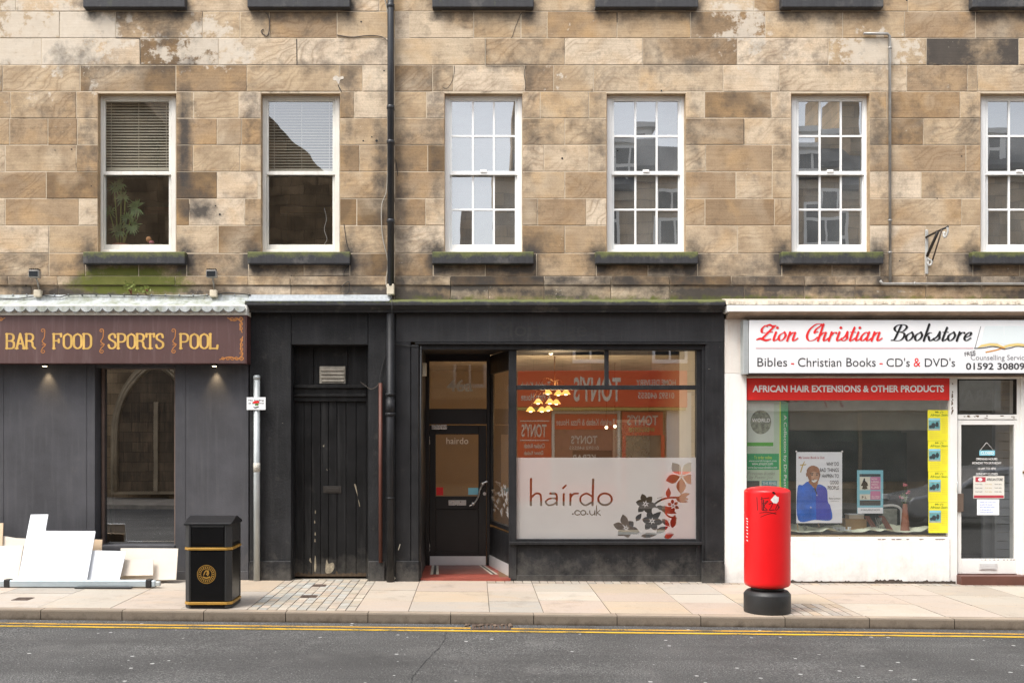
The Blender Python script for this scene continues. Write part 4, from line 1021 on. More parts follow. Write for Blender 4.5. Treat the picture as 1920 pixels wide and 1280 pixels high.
m = MB(); m.pbox(968.6, 1316, 1021.2, 1110, GY - .03, GY + .06); m.build('stall_riser', M['black_wall'], sal, .004)
m = MB(); m.pbox(968.6, 1316, 1078, 1110, GY - .055, GY - .031); m.build('base_board', M['black_wall'], sal, .004)
# frosted film with the cut-out name and flowers
def Fx(x): return 960 + x * 360 / 1920
def Fy(y): return 860 + y * 170 / 907
hair = []
def S(*p, w_=4.0, c=True):
    P = [(Fx(x), Fy(y)) for x, y in p]; hair.append((cr(P, 8) if c and len(P) > 2 else P, w_ * .8))
S((190, 200), (188, 460), w_=5.2); S((200, 380), (240, 345), (285, 360), (292, 460), w_=4.6)
S((445, 352), (380, 345), (430, 343), (448, 375), (448, 458), w_=4.4); S((448, 395), (380, 395), (338, 425), (360, 460), (410, 456), (448, 430), w_=4)
S((518, 350), (516, 458), w_=5); S((510, 292), (538, 265), w_=4.5); S((585, 350), (583, 458), w_=5); S((588, 380), (615, 350), (660, 345), w_=4.4)
S((812, 205), (806, 460), w_=5.2); S((800, 375), (745, 345), (690, 375), (688, 430), (735, 462), (800, 430), w_=4.4)
P = [(Fx(x), Fy(y)) for x, y in ell(930, 402, 68, 58, 28)]; hair.append((P + P[:1], 3.9))
for (x, s_) in ((608, 'd'), (755, 'd')): hair.append(([(Fx(x), Fy(550)), (Fx(x + 1), Fy(550))], 3.0))
P = [(Fx(690 + 42 * math.cos(t)), Fy(535 + 24 * math.sin(t))) for t in [math.radians(a) for a in range(40, 330, 20)]]; P = [(Fx(655 + 27 * math.cos(math.radians(a))), Fy(537 + 23 * math.sin(math.radians(a)))) for a in range(45, 320, 18)]; hair.append((P, 2.0))
P = [(Fx(x), Fy(y)) for x, y in ell(712, 537, 26, 23, 18)]; hair.append((P + P[:1], 2.0))
S((778, 515), (780, 545), (800, 560), (825, 545), (828, 515), w_=2.3); S((828, 515), (829, 560), w_=2.3); S((845, 465), (846, 562), w_=2.3); S((880, 512), (850, 537), w_=2); S((852, 537), (884, 562), w_=2)
petals = []
def flower(x, y, lens, wd, rot, n):
    for k in range(n):
        a = rot + 2 * math.pi * k / n; l = lens[k % len(lens)]
        petals.append([(Fx(p), Fy(q)) for p, q in leaf(x + 14 * math.cos(a), y + 14 * math.sin(a), a, l, wd * 1.22, 9, 1.05)])
    hair.append(([(Fx(x), Fy(y)), (Fx(x) + .1, Fy(y))], 3.2))
flower(1695, 172, (150, 165, 150), 78, .35, 5); flower(1335, 450, (95, 85), 52, .2, 6); flower(1140, 692, (130, 85, 95, 120), 62, .3, 6); flower(1400, 620, (95, 88), 54, .15, 6); flower(1610, 468, (52, 46), 28, .4, 6)
for a in ((1560, 385, -1.5, 100, 52), (1240, 620, -.95, 95, 50), (1410, 600, -.75, 110, 55), (1600, 690, -1.35, 140, 62), (1500, 600, .75, 110, 52), (1440, 735, -.45, 140, 60), (1520, 785, -.35, 110, 55), (1665, 385, -.35, 120, 50), (1640, 400, .25, 125, 45), (1470, 480, .35, 190, 70), (1290, 770, -.12, 170, 52), (1450, 470, .45, 90, 45)):
    petals.append([(Fx(p), Fy(q)) for p, q in leaf(*a)])
S((1395, 560), (1390, 500), (1440, 440), (1530, 395), (1660, 385), (1750, 400), w_=4.6); S((1430, 480), (1500, 495), (1560, 570), (1640, 590), w_=4); S((1480, 700), (1420, 690), (1380, 640), w_=2.5)
for k in range(5): hair.append(([(Fx(1258 + 14 * k), Fy(752 - 5 * k)), (Fx(1259 + 14 * k), Fy(752 - 5 * k))], 1.6)); hair.append(([(Fx(1458 + 13 * k), Fy(392 - 4 * k)), (Fx(1459 + 13 * k), Fy(392 - 4 * k))], 1.5))
big = [[(1296, 858), (1308, 858), (1308, 1012), (1296, 1012)]]
mb = MB().flat(ink((968, 1296, 857.5, 1010), .42, hair, petals, invert=True), GY - .004); mb.build('frosted_film', M['frost'], f, fix=False)
m = MB(); m.pbox(1296, 1306, 857, 1010, GY - .0045, GY - .0042); m.build('frosted_film', M['frost'], f, fix=False)
# recessed entrance
LD = 1.4
xl, xr, xf = X(789), X(917, LD), X(957, .1)
m = MB(); m.box(xl - .06, xl, .24, LD, -.05, 3.26); m.build('lobby_wall', M['black_trim'], sal)
m = MB(); m.prism([(xl - .06, .06, 3.22), (X(1318), .06, 3.22), (xr + .35, LD + .02, 3.22), (xl - .06, LD + .02, 3.22)], (0, 0, .05)); m.build('lobby_ceiling', M['black_trim'], sal)
# splayed side window
def sp(t, z): return Vector((xf + (xr - xf) * t, .14 + (LD - .14) * t, z))
m = MB()
def sbox(t0, t1, z0, z1, th=.05):
    a, b = sp(t0, 0), sp(t1, 0); d = (b - a).normalized(); nrm = Vector((d.y, -d.x, 0)); nrm = nrm if nrm.x > 0 else -nrm
    m.prism([(a.x, a.y, z0), (b.x, b.y, z0), (b.x, b.y, z1), (a.x, a.y, z1)], nrm * th)
sbox(0, 1, -.05, .62, .06); sbox(0, 1, .66, .72, .07); sbox(0, .07, .72, 3.2); sbox(.93, 1, .72, 3.2); sbox(.07, .93, 2.92, 3.2)
sw = m.build('side_window', M['black_trim'], sal, .004)
m = MB(); a, b = sp(.06, 0), sp(.94, 0); m.poly([(a.x + .02, a.y, .7), (b.x + .02, b.y, .7), (b.x + .02, b.y, 2.95), (a.x + .02, a.y, 2.95)]); m.build('pane', M['glass_door'], sw, fix=False)
m = MB(); a, b = sp(.0, 0), sp(1, 0); m.prism([(a.x - .006, a.y, .03), (b.x - .006, b.y, .03), (b.x - .006, b.y, .2), (a.x - .006, a.y, .2)], (-.004, 0, 0)); m.build('kick_plate', M['alu'], sw)
# etched pattern in the lower part of the side glass
m = MB(); rnd = random.Random(8)
for k in range(30):
    t0, z0 = rnd.uniform(.1, .88), rnd.uniform(.76, 1.25); a = sp(t0, z0); an = rnd.uniform(.6, 2.4); l = rnd.uniform(.06, .13); b = sp(min(.93, t0 + l * math.cos(an) * .7), z0 + l * math.sin(an)); c = sp(min(.93, t0 + .09), z0 + l * .5)
    m.poly([(p.x + .012, p.y, p.z) for p in (a, c, b)])
m.build('etched_pattern', M['frost'], sw, fix=False)
# door
m = MB(); m.pbox(792, 805, 650, 1066, LD - .04, LD + .06); m.pbox(912.5, 919, 650, 1066, LD - .04, LD + .06); m.pbox(805, 912.5, 650, 677, LD - .038, LD + .06); m.pbox(805, 912.5, 766, 795, LD - .038, LD + .06)
fr = m.build('door_frame', M['salon_door'], sal, .004)
pane(803, 914, 675, 768, LD + .01, M['glass_door'], fr, 'transom_pane')
text('46a', 838, 886, 711, 734, LD + .004, M['etched'], fr, bold=.02)
m = MB(); dy = LD + .0; m.pbox(805.5, 817, 797, 1060, dy, dy + .045); m.pbox(897, 912, 797, 1060, dy, dy + .045); m.pbox(817, 897, 797, 814, dy + .001, dy + .045); m.pbox(817, 897, 930, 954, dy + .001, dy + .045); m.pbox(817, 897, 1034, 1060, dy + .001, dy + .045); m.pbox(817, 897, 954, 1034, dy + .018, dy + .04)
dr = m.build('door', M['salon_door'], sal, .004)
pane(815, 899, 812, 932, dy + .02, M['glass_door'], dr)
text('hairdo', 837, 878, 820, 832, dy + .014, M['etched'], dr)
m = MB(); m.pbox(806, 911, 1042, 1059, dy - .006, dy - .001); m.build('kick_plate', M['alu'], dr, .001)
m = MB(); m.pbox(841, 874, 937, 947, dy - .010, dy - .001); m.pbox(844, 871, 940.5, 945, dy - .014, dy - .0102); m.build('letter_plate', M['chrome'], dr, .002)
m = MB(); P = [(X(a, dy - .06), dy - .06, Z(b, dy - .06)) for a, b in cr([(880, 948), (888, 944), (896, 932), (900, 918), (906, 906), (914, 902)], 6)]; m.tube(P, .014, 8)
for a, b in ((887, 944), (905, 907)): m.tube([(X(a, dy - .06), dy - .06, Z(b, dy - .06)), (X(a, dy), dy, Z(b, dy))], .012, 8); m.ball((X(a, dy - .06), dy - .06, Z(b, dy - .06)), .03, 10)
m.build('pull_handle', M['chrome'], dr)
m = MB(); m.tube([(X(908.5, dy), dy - .012, Z(925, dy)), (X(908.5, dy), dy + .002, Z(925, dy))], .026, 14); m.build('lock', M['chrome'], dr)
m = MB(); m.pbox(809, 838, 796, 804.5, dy - .06, dy - .002); m.build('door_closer', M['chrome'], dr, .006, 2)
for q in (818, 1018): m = MB(); m.pbox(802, 806, q, q + 15, dy - .014, dy - .002); m.build('hinge', M['chrome'], dr, .002)
m = MB(); m.pbox(818, 831, 913, 928, dy + .012, dy + .013); m.build('red_sticker', M['script_red'], dr); m = MB(); m.pbox(878, 897, 914, 927, dy + .012, dy + .013); m.build('card_sign', M['print_cyan'], dr)
# tiled threshold
def tile(nm, pts, mat, z): m = MB(); m.prism([(a, b, z - .06) for a, b in pts], (0, 0, .06)); m.build(nm, mat, sal)
def lx(t): return xf - .012 + (xr - xf) * t
tile('tiled_floor', [(xl, -.02), (xf - .002, -.02), (xf - .002, .12), (xr, LD), (xl, LD)], M['tile_red'], .035)
def strip(u0, u1, v0, v1, mat, z): # in unit floor coords (u across 0..1, v depth)
    P = []
    for u, v in ((u0, v0), (u1, v0), (u1, v1), (u0, v1)):
        y = .0 + LD * v; x_r = xf + (xr - xf) * v - .01; P.append((xl + (x_r - xl) * u, y))
    m = MB(); m.poly([(a, b, z) for a, b in P]); return m
for u0, u1, mt in ((.10, .135, 'tile_white'), (.135, .17, 'tile_black'), (.17, .205, 'tile_white'), (.84, .87, 'tile_white'), (.87, .90, 'tile_black'), (.90, .93, 'tile_white')):
    strip(u0, u1, .26, .97, M[mt], .0385).build('floor_border', M[mt], sal)
strip(.215, .83, .30, .97, M['tile_red_dark'], .0382).build('floor_panel', M['tile_red_dark'], sal)
# left black door with ventilated transom
DY = .13
m = MB(); m.pbox(544, 551.5, 646, 1085, DY - .02, DY + .1); m.pbox(687, 694, 646, 1085, DY - .02, DY + .1); m.pbox(551.5, 687, 721, 727, DY - .07, DY + .1); m.pbox(551.5, 687, 727.2, 738, DY - .03, DY + .1); m.pbox(551.5, 687, 738.2, 743, DY - .05, DY + .1); m.pbox(551.5, 687, 743.2, 752, DY - .02, DY + .1)
df = m.build('side_door_frame', M['black_door'], sal, .004)
m = MB(); m.pbox(551.5, 588, 646, 721, DY + .03, DY + .06); m.pbox(588.6, 652, 646, 721, DY + .024, DY + .06); m.pbox(652.6, 687, 646, 721, DY + .03, DY + .06); m.build('transom_panel', M['black_door'], df, .003)
m = MB(); e = [551.5, 570, 584, 601, 616, 632, 649, 668, 687]
for a, b in zip(e[:-1], e[1:]): m.pbox(a + .35, b - .35, 752, 1080, DY + .02, DY + .06)
m.pbox(551.5, 687, 752, 1080, DY + .035, DY + .05)
d2 = m.build('plank_door', M['black_door'], sal, .005)
m = MB(); m.pbox(606, 640, 911, 924, DY + .008, DY + .018); m.pbox(610, 636, 914, 921.5, DY + .002, DY + .0078); m.build('letter_plate', M['iron'], d2, .002)
m = MB(); rnd = random.Random(12)
blob = [cr([(610, 1068), (611, 1055), (613, 1048), (616, 1056), (624, 1054), (627, 1062), (622, 1072), (612, 1074)], 4, True), cr([(589, 1065), (591, 1040), (593, 1062), (591, 1072)], 4, True), cr([(580, 1050), (582, 1045), (584, 1055)], 4, True), cr([(664, 908), (668, 912), (673, 945), (675, 948), (670, 928)], 4, True)]
blob += [cr([(x, y), (x + 1, y - rnd.uniform(2, 9)), (x + 2, y)], 3, True) for x, y in [(590 + rnd.uniform(-1, 1), rnd.uniform(950, 1030)) for _ in range(4)]]
MB().flat(ink((552, 686, 900, 1081), .5, [], blob), DY + .0185).build('bare_patches', paint('bare_wood_patches', (.27, .23, .165), .9, .4, 25), d2, fix=False)
edge = [(552, 1080)] + [(552 + 135 * k / 60, 1076 - abs(rnd.gauss(0, 2.6))) for k in range(61)] + [(687, 1080)]
MB().flat(ink((552, 687, 1062, 1080), .5, [], [edge]), DY + .0188).build('rotten_edge', paint('rotten_wood', (.075, .05, .03), .95, .5, 20), d2, fix=False)
m = MB(); m.box(X(546), X(690), -.0, .3, -.1, -.005 + gz(-2)); ds = m.build('doorstep', M['kerb'], sal); add_tint(ds, 'tint', [(.35, .33, .28)] * len(ds.data.vertices))
t = thing('air_vent', 'weathered louvred vent grille on the boarded panel above the plank door', 'vent', (X(623, DY), DY, Z(718, DY)))
m = MB(); vy = DY + .022; m.pbox(599, 647.5, 686.5, 719, vy - .03, vy); m.build('plate', M['vent'], t, .006, 2)
m = MB()
for k in range(4): m.pbox(602, 645, 691 + k * 6.8, 695.4 + k * 6.8, vy - .045, vy - .0302)
m.build('louvres', M['vent'], t, .004)
m = MB(); m.pbox(602, 645, 705.6, 707.6, vy - .0335, vy - .0303); m.pbox(602, 645, 712, 714.2, vy - .0335, vy - .0303); m.build('slots', M['iron'], t)
t = tag(MB().pbox(791.5, 799.5, 680, 705, .36, .42).build('alarm_box', M['cream_box'], None, .006), 'small cream sensor box high on the left wall of the salon entrance', 'sensor')
# faint paint scuffs
m = MB(); MB().flat(ink((690, 760, 900, 1086), .5, [([(747, 1030), (750, 1020)], 1.6), ([(712, 930), (713, 936)], .8)], [cr([(725, 1082), (734, 1076), (742, 1084), (733, 1087)], 4, True), cr([(512, 1078), (516, 1072), (519, 1078), (514, 1081)], 4, True)]), SF - .052).build('paint_scuff', paint('bare_plaster', (.4, .37, .3), .9, .2), sal, fix=False)
# ------------------------------------------------------------------ salon interior
room('salon', X(745), X(1345), LD + .3, 5.5, .035, 3.24, M['salon_wall'], M['salon_floor'], M['salon_ceiling'])
m = MB(); m.quad((xr + .12, .125, .035), (X(1345), .125, .035), (X(1345), LD + .3, .035), (xr + .12, LD + .3, .035)); struct(m.build('salon_floor', M['salon_floor'], None))
m = MB(); m.quad((xr + .4, .31, 3.3), (X(1345), .31, 3.3), (X(1345), LD + .3, 3.3), (xr + .4, LD + .3, 3.3)); struct(m.build('salon_ceiling', M['salon_ceiling'], None))
m = MB(); m.box(3.165, X(1345) + .1, .128, LD + .3, 0, 3.3); struct(m.build('party_wall', M['white_frame'], None))
m = MB(); m.box(xl - .1, X(792, LD) - .002, LD + .02, LD + .29, 0, 3.24); struct(m.build('salon_side_wall', M['salon_wall'], None))
m = MB(); m.box(.75, X(1330), .14, .42, .62, .66); tag(m.build('display_shelf', M['white_frame'], None), 'white display shelf inside the salon window', 'shelf')
t = thing('potted_plant', 'green potted plant on the white shelf in the corner of the salon window', 'plant', (X(1275, .3), .3, .66))
m = MB(); m.lathe([(.05, 0), (.075, .14), (.08, .14)], (X(1277, .3), .3, .66), 14); m.build('pot', M['pot_white'], t)
m = MB(); rnd = random.Random(4)
for k in range(60):
    a = rnd.uniform(0, 6.28); el = rnd.uniform(.2, 1.4); l = rnd.uniform(.06, .2); c = Vector((X(1277, .3), .3, .82)); d = Vector((math.cos(a) * math.cos(el), math.sin(a) * math.cos(el) * .6, math.sin(el))); p = c + d * l; s_ = d.cross(Vector((0, 0, 1))).normalized() * .022
    m.poly([p, p + d * .035 + s_, p + d * .08, p + d * .035 - s_])
m.build('leaves', M['leafg'], t, fix=False)
ch = thing('chandelier', 'warm glass chandelier with clustered lit shades inside the salon window', 'chandelier', (X(1043, 1.9), 1.9, 2.3))
shades = [(1027, 733, 1.9), (1047, 735, 2.1), (1061, 734, 1.8), (1009, 751, 1.7), (1031, 751, 1.9), (1043, 752, 2.15), (995, 766, 1.6), (1016, 766, 1.8), (1028, 764, 2.0)]
m = MB(); cx = X(1040, 1.9); m.tube([(cx, 1.9, 3.24), (cx, 1.9, Z(724, 1.9))], .012, 8)
for a, b, y in shades:
    m.tube(cr([(cx, 1.9, Z(715, 1.9)), ((cx + X(a, y)) / 2, (1.9 + y) / 2, Z(712, 1.9)), (X(a, y), y, Z(b - 6, y))], 5), .006, 5)
m.build('stem', M['brass'], ch)
for a, b, y in shades:
    m = MB(); c = (X(a, y), y, Z(b + 5, y)); m.lathe([(.075, 0), (.066, .013), (.04, .05), (.016, .075)], c, 14); sh = m.build('lamp_shade', M['bulb'], ch); m = MB(); m.ball((c[0], c[1] - .0, c[2] + .006), .03, 8, .7); m.build('bulb', M['bulb_core'], sh)
ld = bpy.data.lights.new('chandelier_glow', 'POINT'); ld.energy = 38; ld.color = (1, .74, .46); ld.shadow_soft_size = .25
lo = bpy.data.objects.new('chandelier_glow', ld); COL.objects.link(lo); lo.parent = ch; lo.location = (0, 0, .05)
for (a, b, y, lab) in ((1033, 661, 1.5, 'bright bulb hanging near the salon ceiling above the chandelier'), (1137, 801, 3.2, 'small ceiling spotlight seen left of the other one inside the salon'), (1153, 799, 3.2, 'small ceiling spotlight seen right of the other one inside the salon')):
    t = thing('spotlight', lab, 'light', (X(a, y), y, Z(b, y)))
    m = MB(); m.tube([(X(a, y), y, Z(b - 3, y)), (X(a, y), y, 3.3)], .006, 6); m.build('drop_rod', M['brass'], t)
    m = MB(); m.ball((X(a, y), y, Z(b, y)), .035 if y < 2 else .026, 10); m.build('bulb', M['bulb_white'], t)
# salon furniture glimpsed through the glass
t = thing('styling_chair', 'dark salon chair glimpsed through the clear top of the salon window', 'chair', (X(1215, 2.6), 2.6, .04))
c = Vector((X(1215, 2.6), 2.6, .04)); m = MB(); m.box(c.x - .28, c.x + .28, c.y - .26, c.y + .26, .5, .6); m.build('seat', M['iron'], t, .04, 3); m = MB(); m.box(c.x - .27, c.x + .27, c.y + .2, c.y + .3, .62, 1.25); m.build('backrest', M['iron'], t, .04, 3); m = MB(); m.lathe([(.25, 0), (.25, .03), (.04, .05), (.04, .46)], c, 18); m.build('pedestal', M['chrome'], t)
t = thing('wall_mirror', 'framed mirror on the back wall of the salon', 'mirror', (X(1200, 5.4), 5.4, 1.0))
m = MB(); m.box(X(1150, 5.4), X(1230, 5.4), 5.44, 5.49, 1.0, 2.3); m.build('frame', M['white_frame'], t, .01); m = MB(); m.box(X(1153, 5.4), X(1227, 5.4), 5.43, 5.4395, 1.05, 2.25); m.build('mirror_glass', M['chrome'], t)
# ------------------------------------------------------------------ bookshop shopfront (white)
BF = -.05
bk = thing('bookshop_shopfront', 'white painted bookshop front with a rust stained cornice and display window', 'shopfront', (X(1640), BF, 0))
m = MB(); m.pbox(1358.6, 1400, 598, 700, BF, .3); m.build('pilaster_head', M['white_rust'], bk, .004)
m = MB(); m.pbox(1358.6, 1400, 700.4, 1110, BF, .3); m.build('pilaster', M['white_wall'], bk, .004)
m = MB(); m.pbox(1400.4, RIGHT, 588, 706, BF + .02, .3); m.build('fascia_backing', M['soffit'], bk)
m = MB(); m.exx([(.0, Z(560)), (-.24, Z(563, -.24)), (-.28, Z(571, -.28)), (.0, Z(571, 0))], X(1362, -.28), X(RIGHT)); m.build('cornice_top', moss_roof('mossy_cream_cornice', (.58, .51, .41), .0), bk)
# drip stains: ragged small tile ends along the top
m = MB(); rnd = random.Random(31); q = 1366.0
while q < 2000:
    w_ = rnd.uniform(2.2, 6); 
    if rnd.random() < .6: m.pbox(q, q + w_, 563.5 + rnd.uniform(0, 2), 570.5 + rnd.uniform(-2, 0), -.285, -.27)
    q += w_ + rnd.uniform(.6, 2.5)
m.build('cornice_tile_edge', M['cream_cornice'], bk)
m = MB(); m.pbox(1364, RIGHT, 572, 584, -.31, .0); m.build('cornice_board', M['white_trim'], bk, .004)
m = MB(); m.exx([(-.30, Z(584.2, -.30)), (-.06, Z(598.5, -.06) - .0), (-.06, Z(584.2, -.3) - .0)], X(1359), X(RIGHT)); m.build('soffit', M['soffit'], bk)
m = MB(); m.pbox(1400.4, RIGHT, 700.8, 708, BF + .03, .3); m.build('lower_beam', M['white_rust'], bk, .003)
# sign box
SY2 = -.22
sn = thing('bookshop_sign', 'long white bookstore fascia sign with red and black script lettering', 'sign', (X(1660, SY2), SY2, Z(700, SY2)))
m = MB(); m.pbox(1405, RIGHT, 600, 699.5, SY2, -.035); m.build('panel', M['white_panel'], sn, .004)
m = MB(); m.box(X(1388, -.04), X(1404, SY2), SY2 + .015, -.05, Z(701, SY2), Z(600, SY2)); m.build('end_frame', M['galv'], sn, .004)
m = MB(); m.pbox(1404, RIGHT, 699.7, 702, SY2 - .006, -.036); m.build('bottom_rail', M['iron'], sn)
GL = {'o': [[(.42, 1), (.12, .72), (.06, .35), (.26, 0), (.52, .2), (.62, .62), (.44, 1.0)]],
      'i': [[(.2, 1), (.17, .2), (.3, 0), (.58, .3)], 'dot'],
      'n': [[(.16, 1), (.12, 0)], [(.14, .5), (.42, .98), (.62, .9)], [(.62, .95), (.6, .18), (.74, 0), (1.0, .3)]],
      'h': [[(.18, 1.95), (.12, 0)], [(.14, .5), (.42, .98), (.62, .9)], [(.62, .95), (.6, .18), (.74, 0), (1.0, .3)]],
      'r': [[(.16, 1), (.12, 0)], [(.14, .5), (.36, .95), (.58, 1.0)], 'rdot'],
      's': [[(.0, .12), (.3, .55), (.4, 1.05)], [(.4, 1.02), (.46, .6), (.52, .25), (.3, 0), (.08, .1)]],
      't': [[(.28, 1.55), (.2, .2), (.34, 0), (.6, .3)], [(.02, 1.02), (.52, 1.02)]],
      'a': [[(.6, .85), (.36, 1), (.1, .6), (.1, .15), (.3, 0), (.58, .4)], [(.66, 1), (.62, .18), (.76, 0), (1.02, .3)]],
      'e': [[(.14, .42), (.46, .6), (.52, .9), (.36, 1), (.12, .7), (.08, .25), (.3, 0), (.62, .32)]],
      'k': [[(.18, 1.95), (.12, 0)], [(.15, .5), (.4, .92), (.6, .95)], [(.22, .52), (.42, .5), (.58, .1), (.72, 0), (.95, .28)]],
      'B': [[(.62, 1.85), (.5, .9), (.38, .15), (.1, .02)], [(.5, 1.0), (.2, 1.25), (.12, 1.6), (.4, 1.9), (.9, 1.9), (1.15, 1.6), (.95, 1.15), (.62, 1.02)], [(.62, 1.02), (1.05, .9), (1.15, .5), (.95, .08), (.55, .0), (.15, .1)]],
      'C': [[(.98, 1.1), (.72, .95), (.78, 1.4), (1.12, 1.85), (1.0, 2.0), (.62, 1.95), (.2, 1.35), (.12, .55), (.42, .02), (.85, .1), (1.1, .4)]],
      'Z': [[(.5, .95), (.2, 1.0), (.1, 1.4), (.3, 1.8), (.5, 1.7)]]}
ADV = {'o': .78, 'i': .52, 'n': .98, 'h': .98, 'r': .66, 's': .64, 't': .56, 'a': .98, 'e': .68, 'k': .9, 'B': 1.3, 'C': 1.12, 'Z': 1.25}
def script(word, p0, p1, base, xh, thin, thick, sh=.30):
    tot = sum(ADV[c] for c in word); u = (p1 - p0) / tot; st = []; ox = 0.0
    for ch in word:
        def tr(x, y): return (p0 + (ox + x) * u + y * xh * sh, base - y * xh)
        for g_ in GL[ch]:
            if g_ == 'dot': a, b = tr(.2, 1.55); st.append(([(a, b), (a + .1, b)], thick * 1.15)); continue
            if g_ == 'rdot': a, b = tr(.58, .93); st.append(([(a, b), (a + .1, b)], thick * .9)); continue
            P = cr([tr(x, y) for x, y in g_], 8); st.append((P, nib(P, thin, thick, 1.8)))
        if ch == 'Z':
            P = cr([tr(.4, 1.78), tr(.7, 1.9), tr(.95, 1.75), tr(1.25, 1.8)], 8); st.append((P, [2.2 + 1.6 * math.sin(math.pi * k / (len(P) - 1)) for k in range(len(P))]))
            st.append(([tr(1.15, 1.75), tr(.35, .2)], [thick * .8, thick * .9])); st.append(([tr(.62, 1.0), tr(1.12, 1.05)], 1.8))
            P = cr([tr(-.1, .12), tr(.25, .25), tr(.75, .05), tr(1.15, .2)], 8); st.append((P, [2.0 + 2.4 * math.sin(math.pi * k / (len(P) - 1)) for k in range(len(P))]))
        ox += ADV[ch]
    return st
for wd, a, b, mt, sh_ in (('Zion', 1420, 1494, 'script_red', 1), ('Christian', 1508, 1652, 'script_red', 1), ('Bookstore', 1668, 1820, 'script_black', 1)):
    st = script(wd, a, b, 638.5, 15.6, 1.2, 4.6)
    MB().flat(ink((a - 12, b + 16, 600, 650), .4, [([(x + 1.1, y + 1.1) for x, y in p], w_) for p, w_ in st]), SY2 - .0015).build('letter_shadow', M['shade_vinyl'], sn, fix=False)
    MB().flat(ink((a - 12, b + 16, 600, 650), .35, st), SY2 - .003).build('lettering', M[mt], sn, fix=False)
m = MB(); m.pbox(1417, 1825, 651.4, 653.4, SY2 - .003, SY2 - .001); m.build('rule_line', M['pink_line'], sn)
ty = SY2 - .003
text('Bibles', 1420, 1476, 670.5, 687, ty, M['grey_vinyl'], sn, bold=.002); text('-', 1483, 1489, 680.5, 682.8, ty, M['script_red'], sn)
text('Christian Books', 1496, 1642, 670.5, 687.3, ty, M['grey_vinyl'], sn, bold=.002); text('-', 1649, 1655, 680.5, 682.8, ty, M['script_red'], sn)
text("CD's", 1662, 1706, 671, 687.3, ty, M['grey_vinyl'], sn, bold=.002); text('&', 1713, 1726, 671, 687.3, ty, M['script_red'], sn); text("DVD's", 1734, 1791, 671, 687.3, ty, M['grey_vinyl'], sn, bold=.002)
text('FREE', 1808, 1830, 657, 668, ty, M['grey_vinyl'], sn, bold=.01, rot=.16); text('Counselling Service', 1820, 1927, 665, 678, ty, M['pale_grey_vinyl'], sn, bold=.004)
text('01592 308094', 1811, 1932, 680, 693, ty, M['grey_vinyl'], sn, bold=.022)
# open book emblem
MB().flat(ink((1820, 1990, 600, 665), .5, [], [[(1838, 648), (1846, 614), (1848, 611), (1882, 611), (1883, 646), (1872, 643), (1856, 643)], [(1883, 611), (1935, 611), (1940, 648), (1914, 643), (1896, 645), (1883, 647)]]), SY2 - .0015).build('book_pages', paint('pale_print_page', (.72, .79, .80), .5, .02), sn, fix=False)
MB().flat(ink((1820, 1990, 640, 665), .4, [], [[(1832, 652), (1840, 646), (1856, 643.2), (1870, 644), (1881, 649), (1892, 645), (1908, 643), (1930, 646), (1945, 652), (1930, 650), (1908, 648), (1892, 650), (1882, 653), (1870, 649), (1856, 648)]]), SY2 - .002).build('book_edge', paint('cream_gold_print', (.72, .56, .22), .5, .05), sn, fix=False)
MB().flat(ink((1820, 1990, 605, 665), .35, [(cr([(1827, 653), (1845, 652), (1860, 649.5), (1872, 651), (1882, 654), (1895, 652), (1910, 649), (1945, 654)], 6), 1.7), ([(1828, 652), (1839, 612)], 1.0)]), SY2 - .0028).build('book_outline', M['grey_vinyl'], sn, fix=False)
MB().flat(ink((1820, 1990, 650, 665), .4, [(cr([(1880, 652), (1868, 656), (1849, 660)], 6), [2.5] * 13), ([(1876, 650), (1884, 654)], 3)]), SY2 - .0024).build('book_ribbon', paint('orange_print', (.62, .28, .06), .5, .05), sn, fix=False)
# red panel and window
WYB = .04
rp = thing('red_panel_sign', 'red plastic panel with white capitals AFRICAN HAIR EXTENSIONS above the bookshop window', 'sign', (X(1590), WYB - .04, Z(750)))
m = MB(); m.pbox(1400.6, 1780.5, 709, 750, WYB - .045, WYB - .01); m.build('board', M['red_fascia'], rp, .003)
text('AFRICAN HAIR EXTENSIONS & OTHER PRODUCTS', 1411, 1770, 722, 735, WYB - .048, M['white_vinyl'], rp, bold=.03)
m = MB(); m.pbox(1781, 1795, 708.3, 1094, WYB - .06, .3); m.pbox(1400.6, 1781, 1007, 1013, WYB - .075, .3); m.pbox(1780.4, 1781, 750, 1007, .02, .06)
f = m.build('display_window', M['white_trim'], bk, .004)
pane(1400, 1782, 750, 1008, WYB, M['glass_book'], f)
m = MB(); m.pbox(1400.5, 1780.9, 1013.3, 1110, BF + .01, .3); m.build('stall_riser', M['white_wall'], bk, .004)
rnd = random.Random(77); eb = [(1396, 1095)] + [(1396 + 396 * k / 140, 1089.2 - max(0, rnd.gauss(-.3, .9)) - (4.2 if 86 < k < 105 else 2.0 if 118 < k < 122 or 30 < k < 33 else 0) * rnd.uniform(.3, 1)) for k in range(141)] + [(1792, 1095)]
MB().flat(ink((1396, 1792, 1078, 1094), .5, [], [eb]), BF + .0085).build('flaking_base', paint('dark_damp_base', (.065, .05, .04), .9, .4, 20), bk, fix=False)
